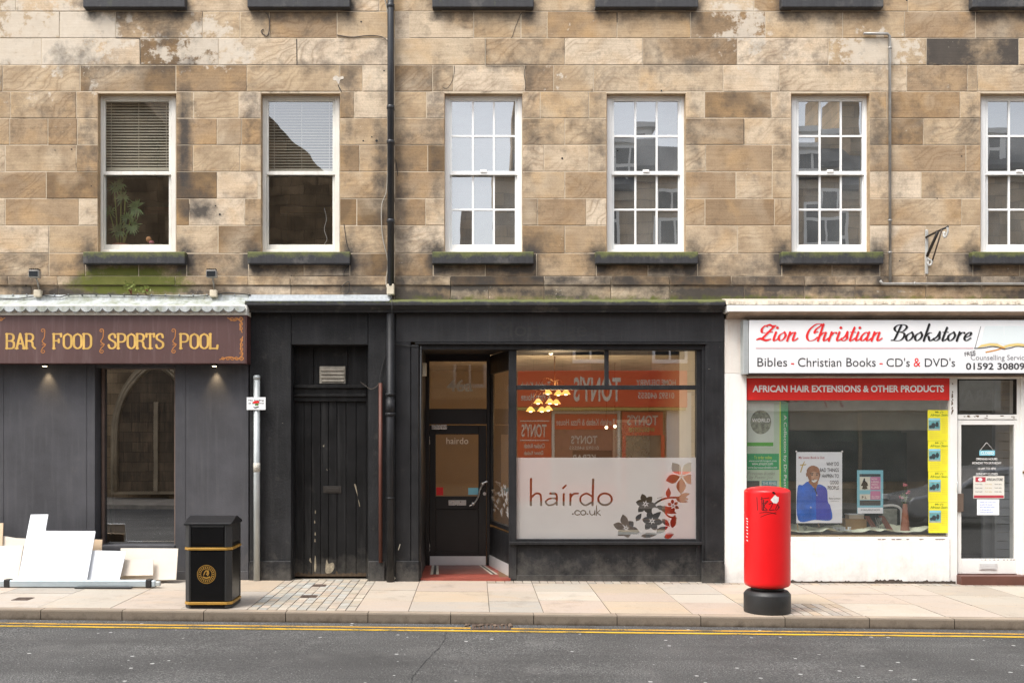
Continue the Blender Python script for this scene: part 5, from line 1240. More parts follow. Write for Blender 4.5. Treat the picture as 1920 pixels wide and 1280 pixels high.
# door bay
m = MB(); m.pbox(1795.3, 1913, 700, 710, WYB - .03, .2); m.pbox(1907, 1915, 710, 1078, WYB - .03, .2); m.pbox(1795.3, 1907, 777, 786, WYB - .028, .2); m.pbox(1915.3, 1975, 700, 1110, WYB - .055, .3)
f2 = m.build('door_frame', M['white_trim'], bk, .004)
m = MB(); m.pbox(1795.4, 1798.4, 710.5, 776.5, WYB - .02, WYB + .06); m.pbox(1905, 1906.8, 710.5, 776.5, WYB - .02, WYB + .06); m.pbox(1798.4, 1905, 710.4, 712.4, WYB - .019, WYB + .06); m.pbox(1798.4, 1905, 774.6, 776.6, WYB - .019, WYB + .06); m.build('transom_frame', M['iron'], f2)
pane(1797, 1906, 711, 776, WYB + .02, M['glass_book'], f2, 'transom_pane')
m = MB(); m.pbox(1795.5, 1802.5, 787, 1075, WYB - .02, WYB + .03); m.pbox(1902, 1906.6, 787, 1075, WYB - .02, WYB + .03); m.pbox(1802.5, 1902, 787, 796, WYB - .0185, WYB + .03); m.pbox(1802.5, 1902, 1047, 1075, WYB - .0185, WYB + .03)
d3 = m.build('door', M['white_trim'], bk, .003)
pane(1801, 1903, 795, 1048, WYB, M['glass_book'], d3)
m = MB(); m.pbox(1837, 1870, 1055.5, 1068, WYB - .026, WYB - .019); m.pbox(1840.5, 1866, 1058, 1066.5, WYB - .033, WYB - .0262); m.build('letter_plate', M['alu'], d3, .002)
m = MB(); m.pbox(1793.5, 1807, 925, 959, WYB - .05, WYB - .0205); m.build('push_plate', paint('brown_plate', (.12, .085, .065), .5, .2), d3, .003)
m = MB(); m.tube(cr([(X(1796), WYB - .02, Z(901)), (X(1793), WYB - .07, Z(904)), (X(1792.5), WYB - .08, Z(916)), (X(1795), WYB - .05, Z(925))], 6), .008, 6); m.build('door_handle', M['galv'], d3)
m = MB(); m.tube([(X(1918.5), WYB - .06, Z(885)), (X(1918.5), WYB - .085, Z(885))], .02, 12); m.build('lock', M['brass'], f2)
m = MB(); m.box(X(1795) - .02, X(1930), -.16, .2, -.15, Z(1079.5, -.16)); m.build('doorstep', M['step_brown'], bk, .005)
# flakes of missing paint round the door
MB().flat(ink((1783, 1910, 700, 790), .4, [], [cr([(x, y), (x + rnd.uniform(1, 3), y + rnd.uniform(1, 3)), (x + rnd.uniform(-1, 2), y + rnd.uniform(3, 7))], 3, True) for x, y in [(rnd.uniform(1784, 1787), rnd.uniform(716, 775)) for _ in range(16)]] ), WYB - .0625).build('paint_flakes', paint('bare_timber', (.13, .085, .05), .9, .3, 20), bk, fix=False)
MB().flat(ink((1796, 1910, 776, 800), .4, [], [cr([(x, y), (x + rnd.uniform(3, 9), y + rnd.uniform(-.5, 1)), (x + rnd.uniform(1, 5), y + rnd.uniform(1.0, 2.4))], 3, True) for x, y in [(rnd.uniform(1803, 1902), rnd.choice([778.5, 780, 783])) for _ in range(14)]]), WYB - .0305).build('paint_flakes', paint('bare_timber', (.13, .085, .05), .9, .3, 20), bk, fix=False)
MB().flat(ink((1800, 1905, 1046, 1054), .4, [], [cr([(x, y), (x + rnd.uniform(2, 6), y), (x + 2, y + 1.2)], 3, True) for x, y in [(rnd.uniform(1835, 1900), 1048.4) for _ in range(9)]]), WYB - .0205).build('paint_flakes', M['step_brown'], bk, fix=False)
MB().flat(ink((1400, 1782, 1006, 1013), .4, [], [cr([(x, y), (x + rnd.uniform(2, 9), y), (x + 2, y + 1.6)], 3, True) for x, y in [(rnd.uniform(1640, 1776), 1010) for _ in range(16)]]), WYB - .0765).build('paint_flakes', M['step_brown'], bk, fix=False)
# interior
room('bookshop', X(1362), X(2100), .31, 3.1, .02, 3.5, M['book_wall'], M['book_floor'], M['book_wall'])
m = MB(); m.box(X(1470, 2.6), X(1700, 2.6), 2.6, 2.75, 0, 2.05); tag(m.build('shelf_unit', M['book_green'], None), 'dark green shelf unit deep inside the bookshop', 'shelf')
m = MB(); m.box(X(1400), X(1781), .07, .62, .50, Z(1004)); tag(m.build('display_table', M['wood_pale'], None), 'display shelf behind the bookshop window under a pale cloth', 'shelf')
m = MB(); rnd = random.Random(9); NX, NY = 90, 14
def cl(i, j):
    x = X(1402) + (X(1780) - X(1402)) * i / NX; y = .075 + .56 * j / NY
    return (x, y, Z(1000) + .012 + .06 * (math.sin(x * 9 + 2 * math.sin(y * 8)) * .5 + .5) * (math.sin(x * 23 + y * 17) * .4 + .6) + .02 * j / NY)
for i in range(NX):
    for j in range(NY): m.poly([cl(i, j), cl(i + 1, j), cl(i + 1, j + 1), cl(i, j + 1)], True)
tag(m.build('display_cloth', M['cloth'], None), 'crumpled pale green cloth spread along the bookshop window sill', 'cloth')
m = MB(); m.pbox(1480, 1795, 745, 806, .9, 1.1); tag(m.build('reflection_band', paint('pale_reflection', (.6, .62, .54), .8, .1), None), 'pale box added for the bright band reflected across the top of the bookshop glass', 'reflection_band')  # added box, its pale colour stands for the band reflected in the glass
m = MB(); m.pbox(1470, 1690, 808, 826, 1.0, 1.1); tag(m.build('green_valance', M['book_green'], None), 'dark green band under the pale reflection box inside the bookshop', 'valance')
# cladding seen through the door
m = MB()
for k in range(26): zz = .03 + k * .118; m.box(X(1868, .5), X(1960, .5), .50, .525, zz, zz + .108)
m.box(X(1864, .5), X(1868, .5), .48, .56, 0, 3.3); tag(m.build('wall_cladding', M['pvc_grey'], None), 'grey horizontal board cladding inside the bookshop doorway', 'cladding')
m = MB(); m.box(X(1843, .7), X(1866, .7), .7, .76, .02, Z(962, .7)); tag(m.build('grey_panel', M['pvc_grey'], None), 'plain grey upright panel standing behind the glass of the bookshop door', 'panel')
def sheet(name, label, cat, p0, p1, q0, q1, y, mat, group=None, th=.003):
    t = thing(name, label, cat, (X((p0 + p1) / 2, y), y, Z(q1, y)), group); m = MB(); m.pbox(p0, p1, q0, q1, y, y + th); m.build('sheet', mat, t); return t
def shp(t, polys, y, mat, name='print', strokes=(), res=.4):
    a = [p for pg in polys for p in pg] + [p for s_, _ in strokes for p in s_]; xs = [p[0] for p in a]; ys = [p[1] for p in a]
    return MB().flat(ink((min(xs) - 4, max(xs) + 4, min(ys) - 4, max(ys) + 4), res, strokes, polys), y).build(name, mat, t, fix=False)
def rect(a, b, c, d): return [(a, c), (b, c), (b, d), (a, d)]
# tall green banner on the left
y = .075
t = sheet('banner', 'tall green and white book banner hanging at the left edge of the bookshop window', 'banner', 1401, 1478, 752, 965, y, M['pale_green'])
e = .0012
shp(t, [rect(1464, 1478, 752, 965)], y - e, M['green_poster']); shp(t, [rect(1461.5, 1464, 752, 965)], y - e, M['lime_line'])
shp(t, [rect(1402, 1451, 755, 838)], y - e, paint('pale_print', (.62, .68, .6), .5, .06))
shp(t, [ell(1426.5, 791, 19.5, 22.5, 32)], y - 2 * e, paint('globe_print', (.25, .27, .2), .5, .6, 22))
text('WORLD', 1410, 1444, 784, 791, y - 3 * e, M['white_vinyl'], t, bold=.02)
shp(t, [rect(1401, 1450, 829, 836)], y - 2 * e, paint('leaf_green_print', (.1, .4, .05), .5, .05)); shp(t, [rect(1401, 1460.5, 850, 880)], y - 2 * e, M['green_poster'])
text('To order online', 1414, 1447, 854, 860, y - 3 * e, M['lime_line'], t); text('www.worldchangers.com', 1404, 1456, 861.5, 866.5, y - 3 * e, M['white_vinyl'], t); text('www.amazon.com', 1410, 1449, 867.5, 871.5, y - 3 * e, M['white_vinyl'], t); text('www.barnesandnoble.com', 1402, 1457, 873.5, 878, y - 3 * e, M['white_vinyl'], t)
text('Previous Books', 1402, 1453, 883, 890, y - 3 * e, M['print_grey'], t, shear=.2); text('by Pastor Joe', 1405, 1449, 891, 899, y - 3 * e, M['print_grey'], t, shear=.2)
shp(t, [rect(1401, 1424, 901, 930)], y - 2 * e, M['print_dark']); shp(t, [rect(1428, 1457, 901, 930)], y - 2 * e, M['print_teal']); text('THE RING', 1430, 1455, 903, 908, y - 3 * e, M['white_vinyl'], t)
# vertical lettering on the banner spine
cu = text('A Collection by Dr Pastor Joe', 1466, 1476, 0, 10, y - 2 * e, M['white_vinyl'], t)
me = cu.data; vs = [v.co.copy() for v in me.vertices]; ax = [v.x for v in vs]; az = [v.z for v in vs]
for v, c in zip(me.vertices, vs):
    u = (c.x - min(ax)) / (max(ax) - min(ax)); r = (c.z - min(az)) / (max(az) - min(az)); v.co = (X(1468 + 7 * r, y), y - 2 * e, Z(778 + 168 * u, y))
# portrait poster
y = .068
t = sheet('portrait_poster', 'white poster of a smiling bald man in a blue jacket hanging in the bookshop window', 'poster', 1493, 1579, 847, 980, y, M['paper'])
PX = lambda a: 1480 + a * 220 / 1564
PYY = lambda b: 830 + b * 180 / 1280
pp = lambda L_: [(PX(a), PYY(b)) for a, b in L_]
shp(t, [pp(cr([(110, 600), (180, 560), (250, 515), (330, 600), (390, 550), (470, 580), (505, 640), (515, 780), (550, 850), (560, 1022), (340, 1024), (118, 1024)], 5, True))], y - e, M['print_blue'])
shp(t, [pp([(352, 700), (380, 580), (470, 585), (503, 640), (512, 780), (548, 850), (556, 1020), (360, 1022)])], y - 2 * e, M['print_violet'])
shp(t, [pp(cr([(255, 520), (285, 505), (380, 500), (360, 600), (345, 610)], 5, True))], y - 2 * e, M['print_skin'])
shp(t, [pp(cr([(232, 400), (240, 345), (290, 305), (350, 308), (395, 345), (408, 420), (395, 490), (360, 540), (310, 548), (265, 500)], 6, True))], y - 3 * e, M['print_skin'])
shp(t, [pp(cr([(222, 410), (232, 400), (240, 440), (228, 450)], 4, True)), pp(cr([(400, 410), (412, 405), (410, 445), (400, 452)], 4, True))], y - 3 * e, M['print_skin'])
shp(t, [pp(cr([(290, 400), (330, 380), (385, 410), (390, 470), (345, 520), (300, 490)], 6, True))], y - 4 * e, M['print_skin_light'])
shp(t, [pp(ell(305, 425, 14, 7)), pp(ell(368, 425, 13, 7)), pp([(275, 405), (320, 398), (322, 408), (278, 414)]), pp([(350, 400), (392, 404), (390, 413), (352, 408)]), pp(ell(318, 492, 10, 10))], y - 5 * e, M['print_dark'], res=.25)
shp(t, [pp(cr([(295, 500), (330, 495), (372, 488), (350, 520), (318, 525)], 5, True))], y - 6 * e, M['white_vinyl'], res=.25)
shp(t, [pp([(325, 462), (350, 462), (345, 470), (330, 470)])], y - 5 * e, M['print_skin'], res=.25)
shp(t, [pp([(330, 605), (345, 640), (362, 690), (372, 680), (356, 630), (348, 600)])], y - 3 * e, M['print_dark'], res=.25); shp(t, [pp(ell(286, 858, 10, 12)), pp(ell(368, 695, 8, 10))], y - 4 * e, M['shade_vinyl'], res=.25)
shp(t, [pp([(198, 245), (208, 245), (190, 285), (225, 280), (226, 292), (184, 300), (156, 395), (144, 390), (168, 300), (142, 302), (142, 288), (176, 286)])], y - e, M['print_gold'], res=.3)
text('My Latest Book is Out', 1497.5, 1546, 855, 861, y - e, M['print_red'], t, bold=.01)
for s_, a, b, q in (('WHY DO', 495, 660, 255), ('BAD THINGS', 408, 660, 335), ('HAPPEN TO', 435, 660, 415), ('GOOD', 540, 660, 500), ('PEOPLE', 512, 662, 572)): text(s_, PX(a), PX(b), PYY(q), PYY(q + 50), y - 2 * e, M['script_black'], t, bold=.008)
text('by', PX(585), PX(600), PYY(700), PYY(712), y - e, M['grey_vinyl'], t); text('Pastor Johnson', PX(528), PX(680), PYY(728), PYY(755), y - 2 * e, M['script_black'], t, bold=.01, shear=.15); text('available in all stores', PX(550), PX(660), PYY(770), PYY(780), y - e, M['grey_vinyl'], t)
m = MB()
for a, b in ((1493, 846), (1579, 846)): m.ball((X(a, y), y - .004, Z(b, y)), .013, 8)
m.build('corner_tape', M['white_vinyl'], t)
# cyan framed notice
y = .07
t = sheet('framed_notice', 'small notice with a pale blue border and pink panels in the bookshop window', 'notice', 1607, 1656, 881, 962, y, M['print_cyan'])
shp(t, [rect(1608, 1655.5, 951, 962)], y - e, M['paper']); shp(t, [rect(1611.5, 1651, 888, 893)], y - e, M['print_dark']); shp(t, [rect(1612, 1631.5, 893.5, 918), rect(1612, 1631.5, 926, 936.5)], y - e, paint('cream_print', (.68, .66, .56), .5))
shp(t, [rect(1632, 1651, 893.5, 918), rect(1632, 1651, 920, 936)], y - e, M['print_pink']); shp(t, [rect(1612, 1651, 937.5, 947)], y - e, M['print_dark'])
shp(t, [[(1620, 896), (1622, 896), (1622, 901), (1626, 904), (1628, 910), (1625, 911), (1627, 916), (1621, 917), (1616, 916), (1618, 911), (1614, 910), (1617, 904)]], y - 2 * e, M['script_black'], res=.25)
text('P L', 1616, 1625, 929.5, 934.5, y - 2 * e, M['script_black'], t, bold=.02)
for k, s_ in enumerate(('NOW', 'HERE', 'WITH', 'US')): text(s_, 1634, 1645 + 3 * (k % 2), 896 + k * 5.2, 899.3 + k * 5.2, y - 2 * e, M['white_vinyl'], t)
text('CALL US TODAY', 1634, 1649, 929, 934, y - 2 * e, M['white_vinyl'], t); text('AVAILABLE NOW', 1614, 1650, 953.5, 957, y - 2 * e, M['grey_vinyl'], t)
# yellow leaflets, one strip of four
yl = ['topmost of the four in the yellow strip', 'second from the top in the yellow strip', 'third from the top in the yellow strip', 'lowest of the four in the yellow strip']
for k in range(4):
    q0 = 768.5 + 57.6 * k; y = .034; off = k * .5
    t = sheet('yellow_leaflet', 'bright yellow leaflet with a dark photo, ' + yl[k], 'leaflet', 1739.5 + off, 1781 - .2, q0, q0 + 57.2, y, M['yellow_print'], 'yellow leaflets in the bookshop window')
    shp(t, [rect(1740.5 + off, 1763 + off, q0 + 15, q0 + 38)], y - e, M['print_grey']); shp(t, [rect(1741.5 + off, 1762 + off, q0 + 20, q0 + 35)], y - 2 * e, M['print_teal']); shp(t, [ell(1750 + off, q0 + 29, 4, 5), ell(1757 + off, q0 + 27, 3, 5), ell(1745 + off, q0 + 31, 3, 3)], y - 3 * e, M['print_dark'], res=.3); shp(t, [rect(1741 + off, 1762.5 + off, q0 + 15.5, q0 + 19)], y - 2 * e, M['print_cyan'])
    text("Mr J's", 1753, 1769, q0 + 2, q0 + 6, y - e, M['print_green_text'], t, bold=.012, shear=.2); text('African Store', 1744, 1779, q0 + 7, q0 + 11.5, y - e, M['print_green_text'], t, bold=.012, shear=.2)
    for j in range(8): text('all food and hair goods'[: 17 - (j * 5) % 7], 1766, 1779, q0 + 16 + j * 3.6, q0 + 17.6 + j * 3.6, y - e, M['print_gold'], t)
    for j in range(4): text('wholesale and retail prices here', 1743, 1762, q0 + 41 + j * 3.4, q0 + 42.8 + j * 3.4, y - e, M['print_gold'], t)
# vase of pink flowers
y = .22
t = thing('flower_vase', 'tall ribbed terracotta vase with pink flowers behind the bookshop window', 'vase', (X(1697, y), y, Z(1003, y)))
c = (X(1697, y), y, Z(1003, y)); m = MB(); pr = []
for k in range(34): u = k / 33; pr.append((.068 - .040 * u + (.0025 if k % 2 else 0) * (1 if u > .3 else .2), .44 * u))
m.lathe(pr, c, 20); m.build('vase', M['terracotta'], t)
m = MB(); rnd = random.Random(2)
tips = [(1697, 908), (1702, 922), (1690, 931)]
for a, b in tips: m.tube(cr([(c[0], y, c[2] + .43), ((c[0] + X(a, y)) / 2, y, Z(b + 14, y)), (X(a, y), y, Z(b, y))], 5), .004, 5)
for k in range(8): an = rnd.uniform(.5, 2.6); p = Vector((c[0] + .03 * math.cos(an), y - .01, c[2] + .47 + .05 * rnd.random())); d = Vector((math.cos(an), -.2, math.sin(an))); m.poly([p, p + d * .05 + Vector((.012, 0, 0)), p + d * .1, p + d * .05 - Vector((.012, 0, 0))])
m.build('stems', M['leafg'], t)
for a, b in tips:
    m = MB(); p = Vector((X(a, y), y, Z(b, y)))
    for k in range(16):
        d = Vector((rnd.gauss(0, 1), rnd.gauss(0, 1), rnd.gauss(0, 1))).normalized(); s_ = d.orthogonal().normalized() * .014; m.poly([p, p + d * .022 + s_, p + d * .038, p + d * .022 - s_])
    m.build('bloom', M['pink'], t, fix=False)
# box, frame, rack, chair, small ornaments on the cloth
y = .35
tag(MB().pbox(1585, 1625, 973, 1001, y, y + .2).build('cardboard_box', M['cardboard'], None, .003), 'small tan cardboard box standing behind the wooden rack in the bookshop window', 'box')
t = thing('open_book', 'pale book lying on top of the small cardboard box', 'book', (X(1600, y), y, Z(973, y)))
m = MB(); m.pbox(1592, 1620, 965, 972.6, y + .02, y + .17); m.build('pages', paint('cream_pages', (.6, .52, .42), .8), t, .002); m = MB(); m.pbox(1591, 1621, 963.6, 964.9, y + .015, y + .175); m.build('cover', M['paper'], t, .001)
t = thing('wooden_rack', 'folding red brown wooden rack leaning on the pale cloth', 'rack', (X(1650, .25), .25, Z(1000, .25)))
m = MB(); z0, z1 = Z(996, .25), Z(967, .25)
for a, b in ((1621, 1640), (1626, 1645)): m.prism([(X(a, .25), .25, z1), (X(a + 4, .25), .25, z1), (X(b + 4, .25), .25, z0), (X(b, .25), .25, z0)], (0, .02, 0))
for a, b in ((1648, 1664), (1653, 1670)): m.prism([(X(a, .27), .275, z1), (X(a + 5, .27), .275, z1), (X(b + 5, .27), .275, z0 + .02), (X(b, .27), .275, z0 + .02)], (0, .02, 0))
m.build('slats', M['wood_red'], t)
m = MB(); rnd = random.Random(6)
for k in range(10): m.tube([(X(1640, .26) + rnd.uniform(0, .1), .265, Z(994, .26)), (X(1636, .26) + rnd.uniform(0, .16), .265, Z(970, .26))], .004, 5)
m.build('cord_lattice', M['print_grey'], t)
t = thing('garden_chair', 'white tubular chair with a dark back seen behind the wooden rack', 'chair', (X(1675, .75), .75, .02))
m = MB(); y = .75; m.tube(cr([(X(1655, y), y, Z(948, y)), (X(1675, y), y, Z(947, y)), (X(1687, y), y, Z(952, y)), (X(1690, y), y, Z(964, y)), (X(1690, y), y, Z(1030, y))], 6), .018, 8); m.build('frame', M['white_frame'], t); m = MB(); m.pbox(1655, 1682, 953, 984, y, y + .02); m.build('backrest', M['print_grey'], t)
for nm, lab, pts in (('easel_stand', 'thin wire easel standing under the portrait poster', [[(1495, 981), (1497, 998)], [(1534, 981), (1541, 1000)]]),):
    m = MB()
    for p in pts: m.tube([(X(a, .2), .2, Z(b, .2)) for a, b in p], .008, 6)
    tag(m.build(nm, M['wood_pale'], None), lab, 'easel')
t = thing('small_ornament', 'dark little figure standing on the cloth under the portrait poster', 'ornament', (X(1509, .22), .22, Z(1000, .22)))
m = MB(); m.lathe([(.035, 0), (.035, .01), (.012, .02), (.014, .05), (.03, .075), (.022, .1), (.008, .11)], (X(1509, .22), .22, Z(1000, .22)), 14); m.build('figure', M['print_grey'], t)
t = thing('word_ornament', 'pale cut-out word ornament lying on the cloth right of the portrait poster', 'ornament', (X(1578, .2), .2, Z(998, .2)))
m = MB(); m.pbox(1558, 1597, 994, 999, .2, .26); m.build('base', M['print_grey'], t, .003); text('SMILE', 1561, 1596, 987, 994, .2, M['paper'], t, bold=.04)
# door notices
y = WYB + .012 - .02
t = thing('closed_sign', 'small pale blue hanging CLOSED sign on the glass of the bookshop door', 'sign', (X(1850, y), y, Z(854, y)))
m = MB(); m.pbox(1836.5, 1865.5, 844, 853.5, y, y + .004); m.build('plate', M['print_cyan'], t); text('CLOSED', 1839, 1863, 846, 851.5, y - .001, M['white_vinyl'], t, bold=.02)
m = MB(); m.tube([(X(1838, y), y, Z(844, y)), (X(1850, y), y, Z(829, y)), (X(1863, y), y, Z(844, y))], .003, 5); m.build('cord', M['white_vinyl'], t)
t = thing('opening_hours', 'white opening hours lettering on the glass of the bookshop door', 'lettering', (X(1850, y), y, Z(890, y)))
for s_, a, b, q in (('OPENING HOURS', 1830, 1870, 858), ('MONDAY TO SATURDAY', 1823, 1878, 865.5), ('10 AM TO 4PM', 1834, 1867, 876), ('SUNDAY CLOSED', 1830, 1871, 886)): text(s_, a, b, q, q + 4.2, y, M['white_vinyl'], t, bold=.015)
t = sheet('price_notice', 'printed notice with red edges and rows of small print on the bookshop door', 'notice', 1825, 1883, 892, 934, y, paint('cream_notice', (.7, .68, .62), .5, .04))
shp(t, [rect(1826, 1882, 928, 933)], y - e, M['print_red']); shp(t, [rect(1829, 1848, 894, 903)], y - e, M['print_red']); shp(t, [ell(1838, 898.5, 4, 3)], y - 2 * e, M['paper']); text('AFRICAN STORE', 1850, 1880, 896, 901, y - e, M['script_black'], t, bold=.02)
for k in range(3):
    for j in range(3): text('fresh daily', 1829 + 18 * k, 1842 + 18 * k, 906 + j * 7, 909 + j * 7, y - e, M['print_gold'] if k == 1 else M['grey_vinyl'], t)
t = sheet('handwritten_note', 'white handwritten note taped below the printed notice on the bookshop door', 'note', 1832, 1873.5, 935.5, 965, y + .001, M['paper'])
for j in range(5): text('please call in the hours above thank you'[j * 3: j * 3 + 24], 1837, 1868 - (j * 7) % 11, 939 + j * 4.8, 942 + j * 4.8, y, M['print_blue'], t, shear=.2)
# ------------------------------------------------------------------ street furniture
# litter bin
b0, b1, f0, f1 = -3.325, -2.785, -2.385, -1.85; zb = gz(-3.05)
bn = thing('litter_bin', 'black square litter bin with gold bands and a gold crest standing near the kerb', 'bin', (-3.055, -2.12, zb))
def oct_(i, c=.055): return [(b0 + i + c, f0 + i), (b1 - i - c, f0 + i), (b1 - i, f0 + i + c), (b1 - i, f1 - i - c), (b1 - i - c, f1 - i), (b0 + i + c, f1 - i), (b0 + i, f1 - i - c), (b0 + i, f0 + i + c)]
def octp(mb, i, z0, z1, c=.055): mb.prism([(x, y, z0) for x, y in oct_(i, c)], (0, 0, z1 - z0)); return mb
D = -f0; D = DC + f0
Zf = lambda py: HC - (py - 816) * D / FL
m = octp(MB(), .008, Zf(1127.5), Zf(1031.5)); m.build('body', M['bin_black'], bn, .006, 2)
m = octp(MB(), .008, zb, Zf(1133.8)); m.build('base', M['bin_black'], bn, .006)
m = MB()
for (cx, cy) in ((b0 + .027, f0 + .027), (b1 - .027, f0 + .027), (b1 - .027, f1 - .027), (b0 + .027, f1 - .027)):
    sx, sy = (1 if cx < -3 else -1), (1 if cy < -2.1 else -1)
    x0_, y0_ = (b0 if sx > 0 else b1), (f0 if sy > 0 else f1)
    P = [(x0_ + sx * .075, y0_ - sy * -.003, 0), (x0_ + sx * .055, y0_ + sy * .001, 0), (x0_ + sx * .001, y0_ + sy * .055, 0), (x0_ + sx * .003, y0_ + sy * .075, 0), (x0_ + sx * .02, y0_ + sy * .075, 0), (x0_ + sx * .075, y0_ + sy * .02, 0)]
    m = MB()
    for za, zc in ((zb + .012, Zf(1134.2)), (Zf(1127.2), Zf(1032)), (Zf(1025.6), Zf(981))): m.prism([(p[0], p[1], za) for p in P], (0, 0, zc - za))
    m.build('corner_strip', M['bin_corner'], bn, .003)
for a, b in ((1026.2, 1031), (1128.2, 1133.2)): m = octp(MB(), -.005, Zf(b), Zf(a)); m.build('gold_band', M['bin_gold'], bn, .004, 2)
m = octp(MB(), .012, Zf(1025.4), Zf(985)); m.build('hood', M['bin_black'], bn, .004)
m = MB(); m.box(b0 + .09, b1 - .09, f0 + .004, f0 + .02, Zf(1020), Zf(988)); m.build('front_flap', M['bin_black'], bn, .004)
m = MB(); m.box(b0 + .085, b1 - .085, f0 + .0, f0 + .011, Zf(987.6), Zf(985.4)); m.build('flap_lip', M['bin_corner'], bn)
m = MB(); m.box(b1 - .018, b1 - .003, f0 + .1, f1 - .1, Zf(1018), Zf(984)); m.build('side_flap', M['bin_corner'], bn, .004)
zt = Zf(984.5); rz = HC - (966 - 816) * (DC - 2.12) / FL; o_ = .004
m = MB(); A = [(f0 - o_, zt), (f0 - o_, zt + .026), (f0 + .25, rz), (f1 - .25, rz), (f1 + o_, zt + .026), (f1 + o_, zt)]
m.exx(A, b0 - o_, b1 + o_); m.build('lid', M['bin_lid'], bn, .005, 2)
y = f0 + .0055
cxp = 890 + (-3.068) * FL / D
yb_ = f0 + .0035
def bflat(vf, yy, mat, nm):
    mb = MB(); mb.v = [((a - 890) * (DC + yy) / FL, yy, HC - (b - 816) * (DC + yy) / FL) for a, b in vf[0]]; mb.f = [list(f) for f in vf[1]]; mb.sm = [False] * len(mb.f); return mb.build(nm, mat, bn, fix=False)
c0, c1 = 387, 1076
st = []
for r, w_ in ((17, 1.0), (14.6, .7), (10.5, .9)): P = ell(c0, c1, r, r, 40); st.append((P + P[:1], w_))
for k in range(22): a = 2 * math.pi * k / 22; st.append(([(c0 + 11.9 * math.cos(a), c1 + 11.9 * math.sin(a)), (c0 + 13.3 * math.cos(a), c1 + 13.3 * math.sin(a))], 1.3))
st += [(cr([(c0 - 6, c1 + 5), (c0, c1 + 7), (c0 + 6, c1 + 5)], 6), 2.6), (cr([(c0 - 5, c1 + 1), (c0 - 3, c1 - 4), (c0, c1 - 7), (c0 + 2, c1 - 3), (c0, c1)], 6), 2.0), (cr([(c0 + 3, c1 - 7), (c0 + 4, c1 - 2), (c0 + 2, c1 + 2)], 6), 2.2)]
bflat(ink((365, 410, 1054, 1098), .3, st), f0 + .0035 + .0035, M['bin_gold'], 'crest')
# pillar box
py_ = -2.36; pc = (3.353, py_, gz(3.35)); pb = thing('pillar_box', 'round red pillar box on a black base, graffiti on its blank back', 'post box', pc)
m = MB(); m.lathe([(.25, 0), (.26, .004), (.262, .012), (.262, .205), (.2605, .211), (.232, .246), (.226, .25), (.19, .253), (.185, .254)], pc, 48); m.build('base', M['pillar_black'], pb)
m = MB(); m.lathe([(.185, .25), (.18, .30)], pc, 40); m.build('neck', M['iron'], pb)
m = MB(); m.lathe([(.17, .287), (.215, .292), (.243, .306), (.256, .328), (.258, .36), (.258, 1.36), (.2578, 1.376), (.254, 1.389), (.245, 1.399), (.228, 1.408), (.19, 1.420), (.12, 1.432), (.03, 1.438)], pc, 64); m.build('body', M['pillar_red'], pb)
def wrap(vf, r, mat, nm, cpx=1438.0):
    mb = MB(); sc = (DC + py_ - .2) / FL
    for a, b in vf[0]:
        an = (a - cpx) * sc / r; mb.v.append((pc[0] + r * math.sin(an), pc[1] - r * math.cos(an), HC - (b - 816) * (DC + py_ - r * math.cos(an)) / FL))
    mb.f = [list(f) for f in vf[1]]; mb.sm = [False] * len(mb.f); return mb.build(nm, mat, pb, fix=False)
gf = lambda a, b: (1380 + a * 120 / 549, 890 + b * 280 / 1280)
st = [([gf(122, 190), gf(128, 300)], 1.1), ([gf(165, 190), gf(168, 300), gf(205, 305)], 1.3), ([gf(155, 205), gf(225, 195)], .9), ([gf(180, 215), gf(180, 300)], 1.6), ([gf(165, 245), gf(205, 240)], 1.0), (cr([gf(195, 230), gf(215, 225), gf(185, 265), gf(210, 300)], 5), 1.1), (cr([gf(225, 250), gf(255, 240), gf(240, 280), gf(228, 300), gf(265, 298)], 5), 1.0), ([gf(275, 300), gf(300, 250), gf(310, 285)], 1.0), ([gf(285, 305), gf(318, 270)], .9), (cr([gf(145, 325), gf(220, 318), gf(285, 335)], 5), .8), (cr([gf(155, 360), gf(215, 335), gf(285, 322)], 5), .8), (cr([gf(255, 150), gf(275, 160), gf(262, 145)], 4), 2.0)]
wrap(ink((1400, 1470, 920, 975), .25, [(p, w_ * 1.25) for p, w_ in st], maxrun=3), .2592, M['graffiti'], 'graffiti')
wrap(ink((1425, 1460, 920, 950), .3, [], [[gf(275, 170), gf(292, 185), gf(310, 190), gf(306, 225), gf(290, 245), gf(262, 240), gf(238, 214)]], maxrun=3), .2600, M['sticker'], 'torn_sticker')
0 and wrap(ink((1425, 1460, 920, 950), .3, [([gf(255, 205), gf(285, 228)], .7), ([gf(280, 190), gf(262, 225)], .6)]), .2604, M['pillar_red'], 'sticker_tear')
vw = []
for k, (q, wd_) in enumerate(((971, 5), (976, 5), (981, 4), (987, 5), (993, 5), (999, 5), (1005, 5), (1012, 5))):
    vw.append(([(1384 + (k % 3), q), (1388 + (k % 2), q + 1.2)], 1.9))
wrap(ink((1350, 1410, 960, 1020), .3, vw, maxrun=3), .2592, M['white_vinyl'], 'side_lettering', 1442.5)
o = text('POST', 1452, 1468, 1116, 1123, 0, M['bin_corner'], pb, 'base_lettering')
for v in o.data.vertices:
    px, pz = 890 + v.co.x * FL / DC, 816 - (v.co.z - HC) * FL / DC; an = (px - 1438) * (DC + py_ - .2) / FL / .2625; v.co = (pc[0] + .2632 * math.sin(an), pc[1] - .2632 * math.cos(an), pc[2] + .13 + (1118 - pz) * .006)
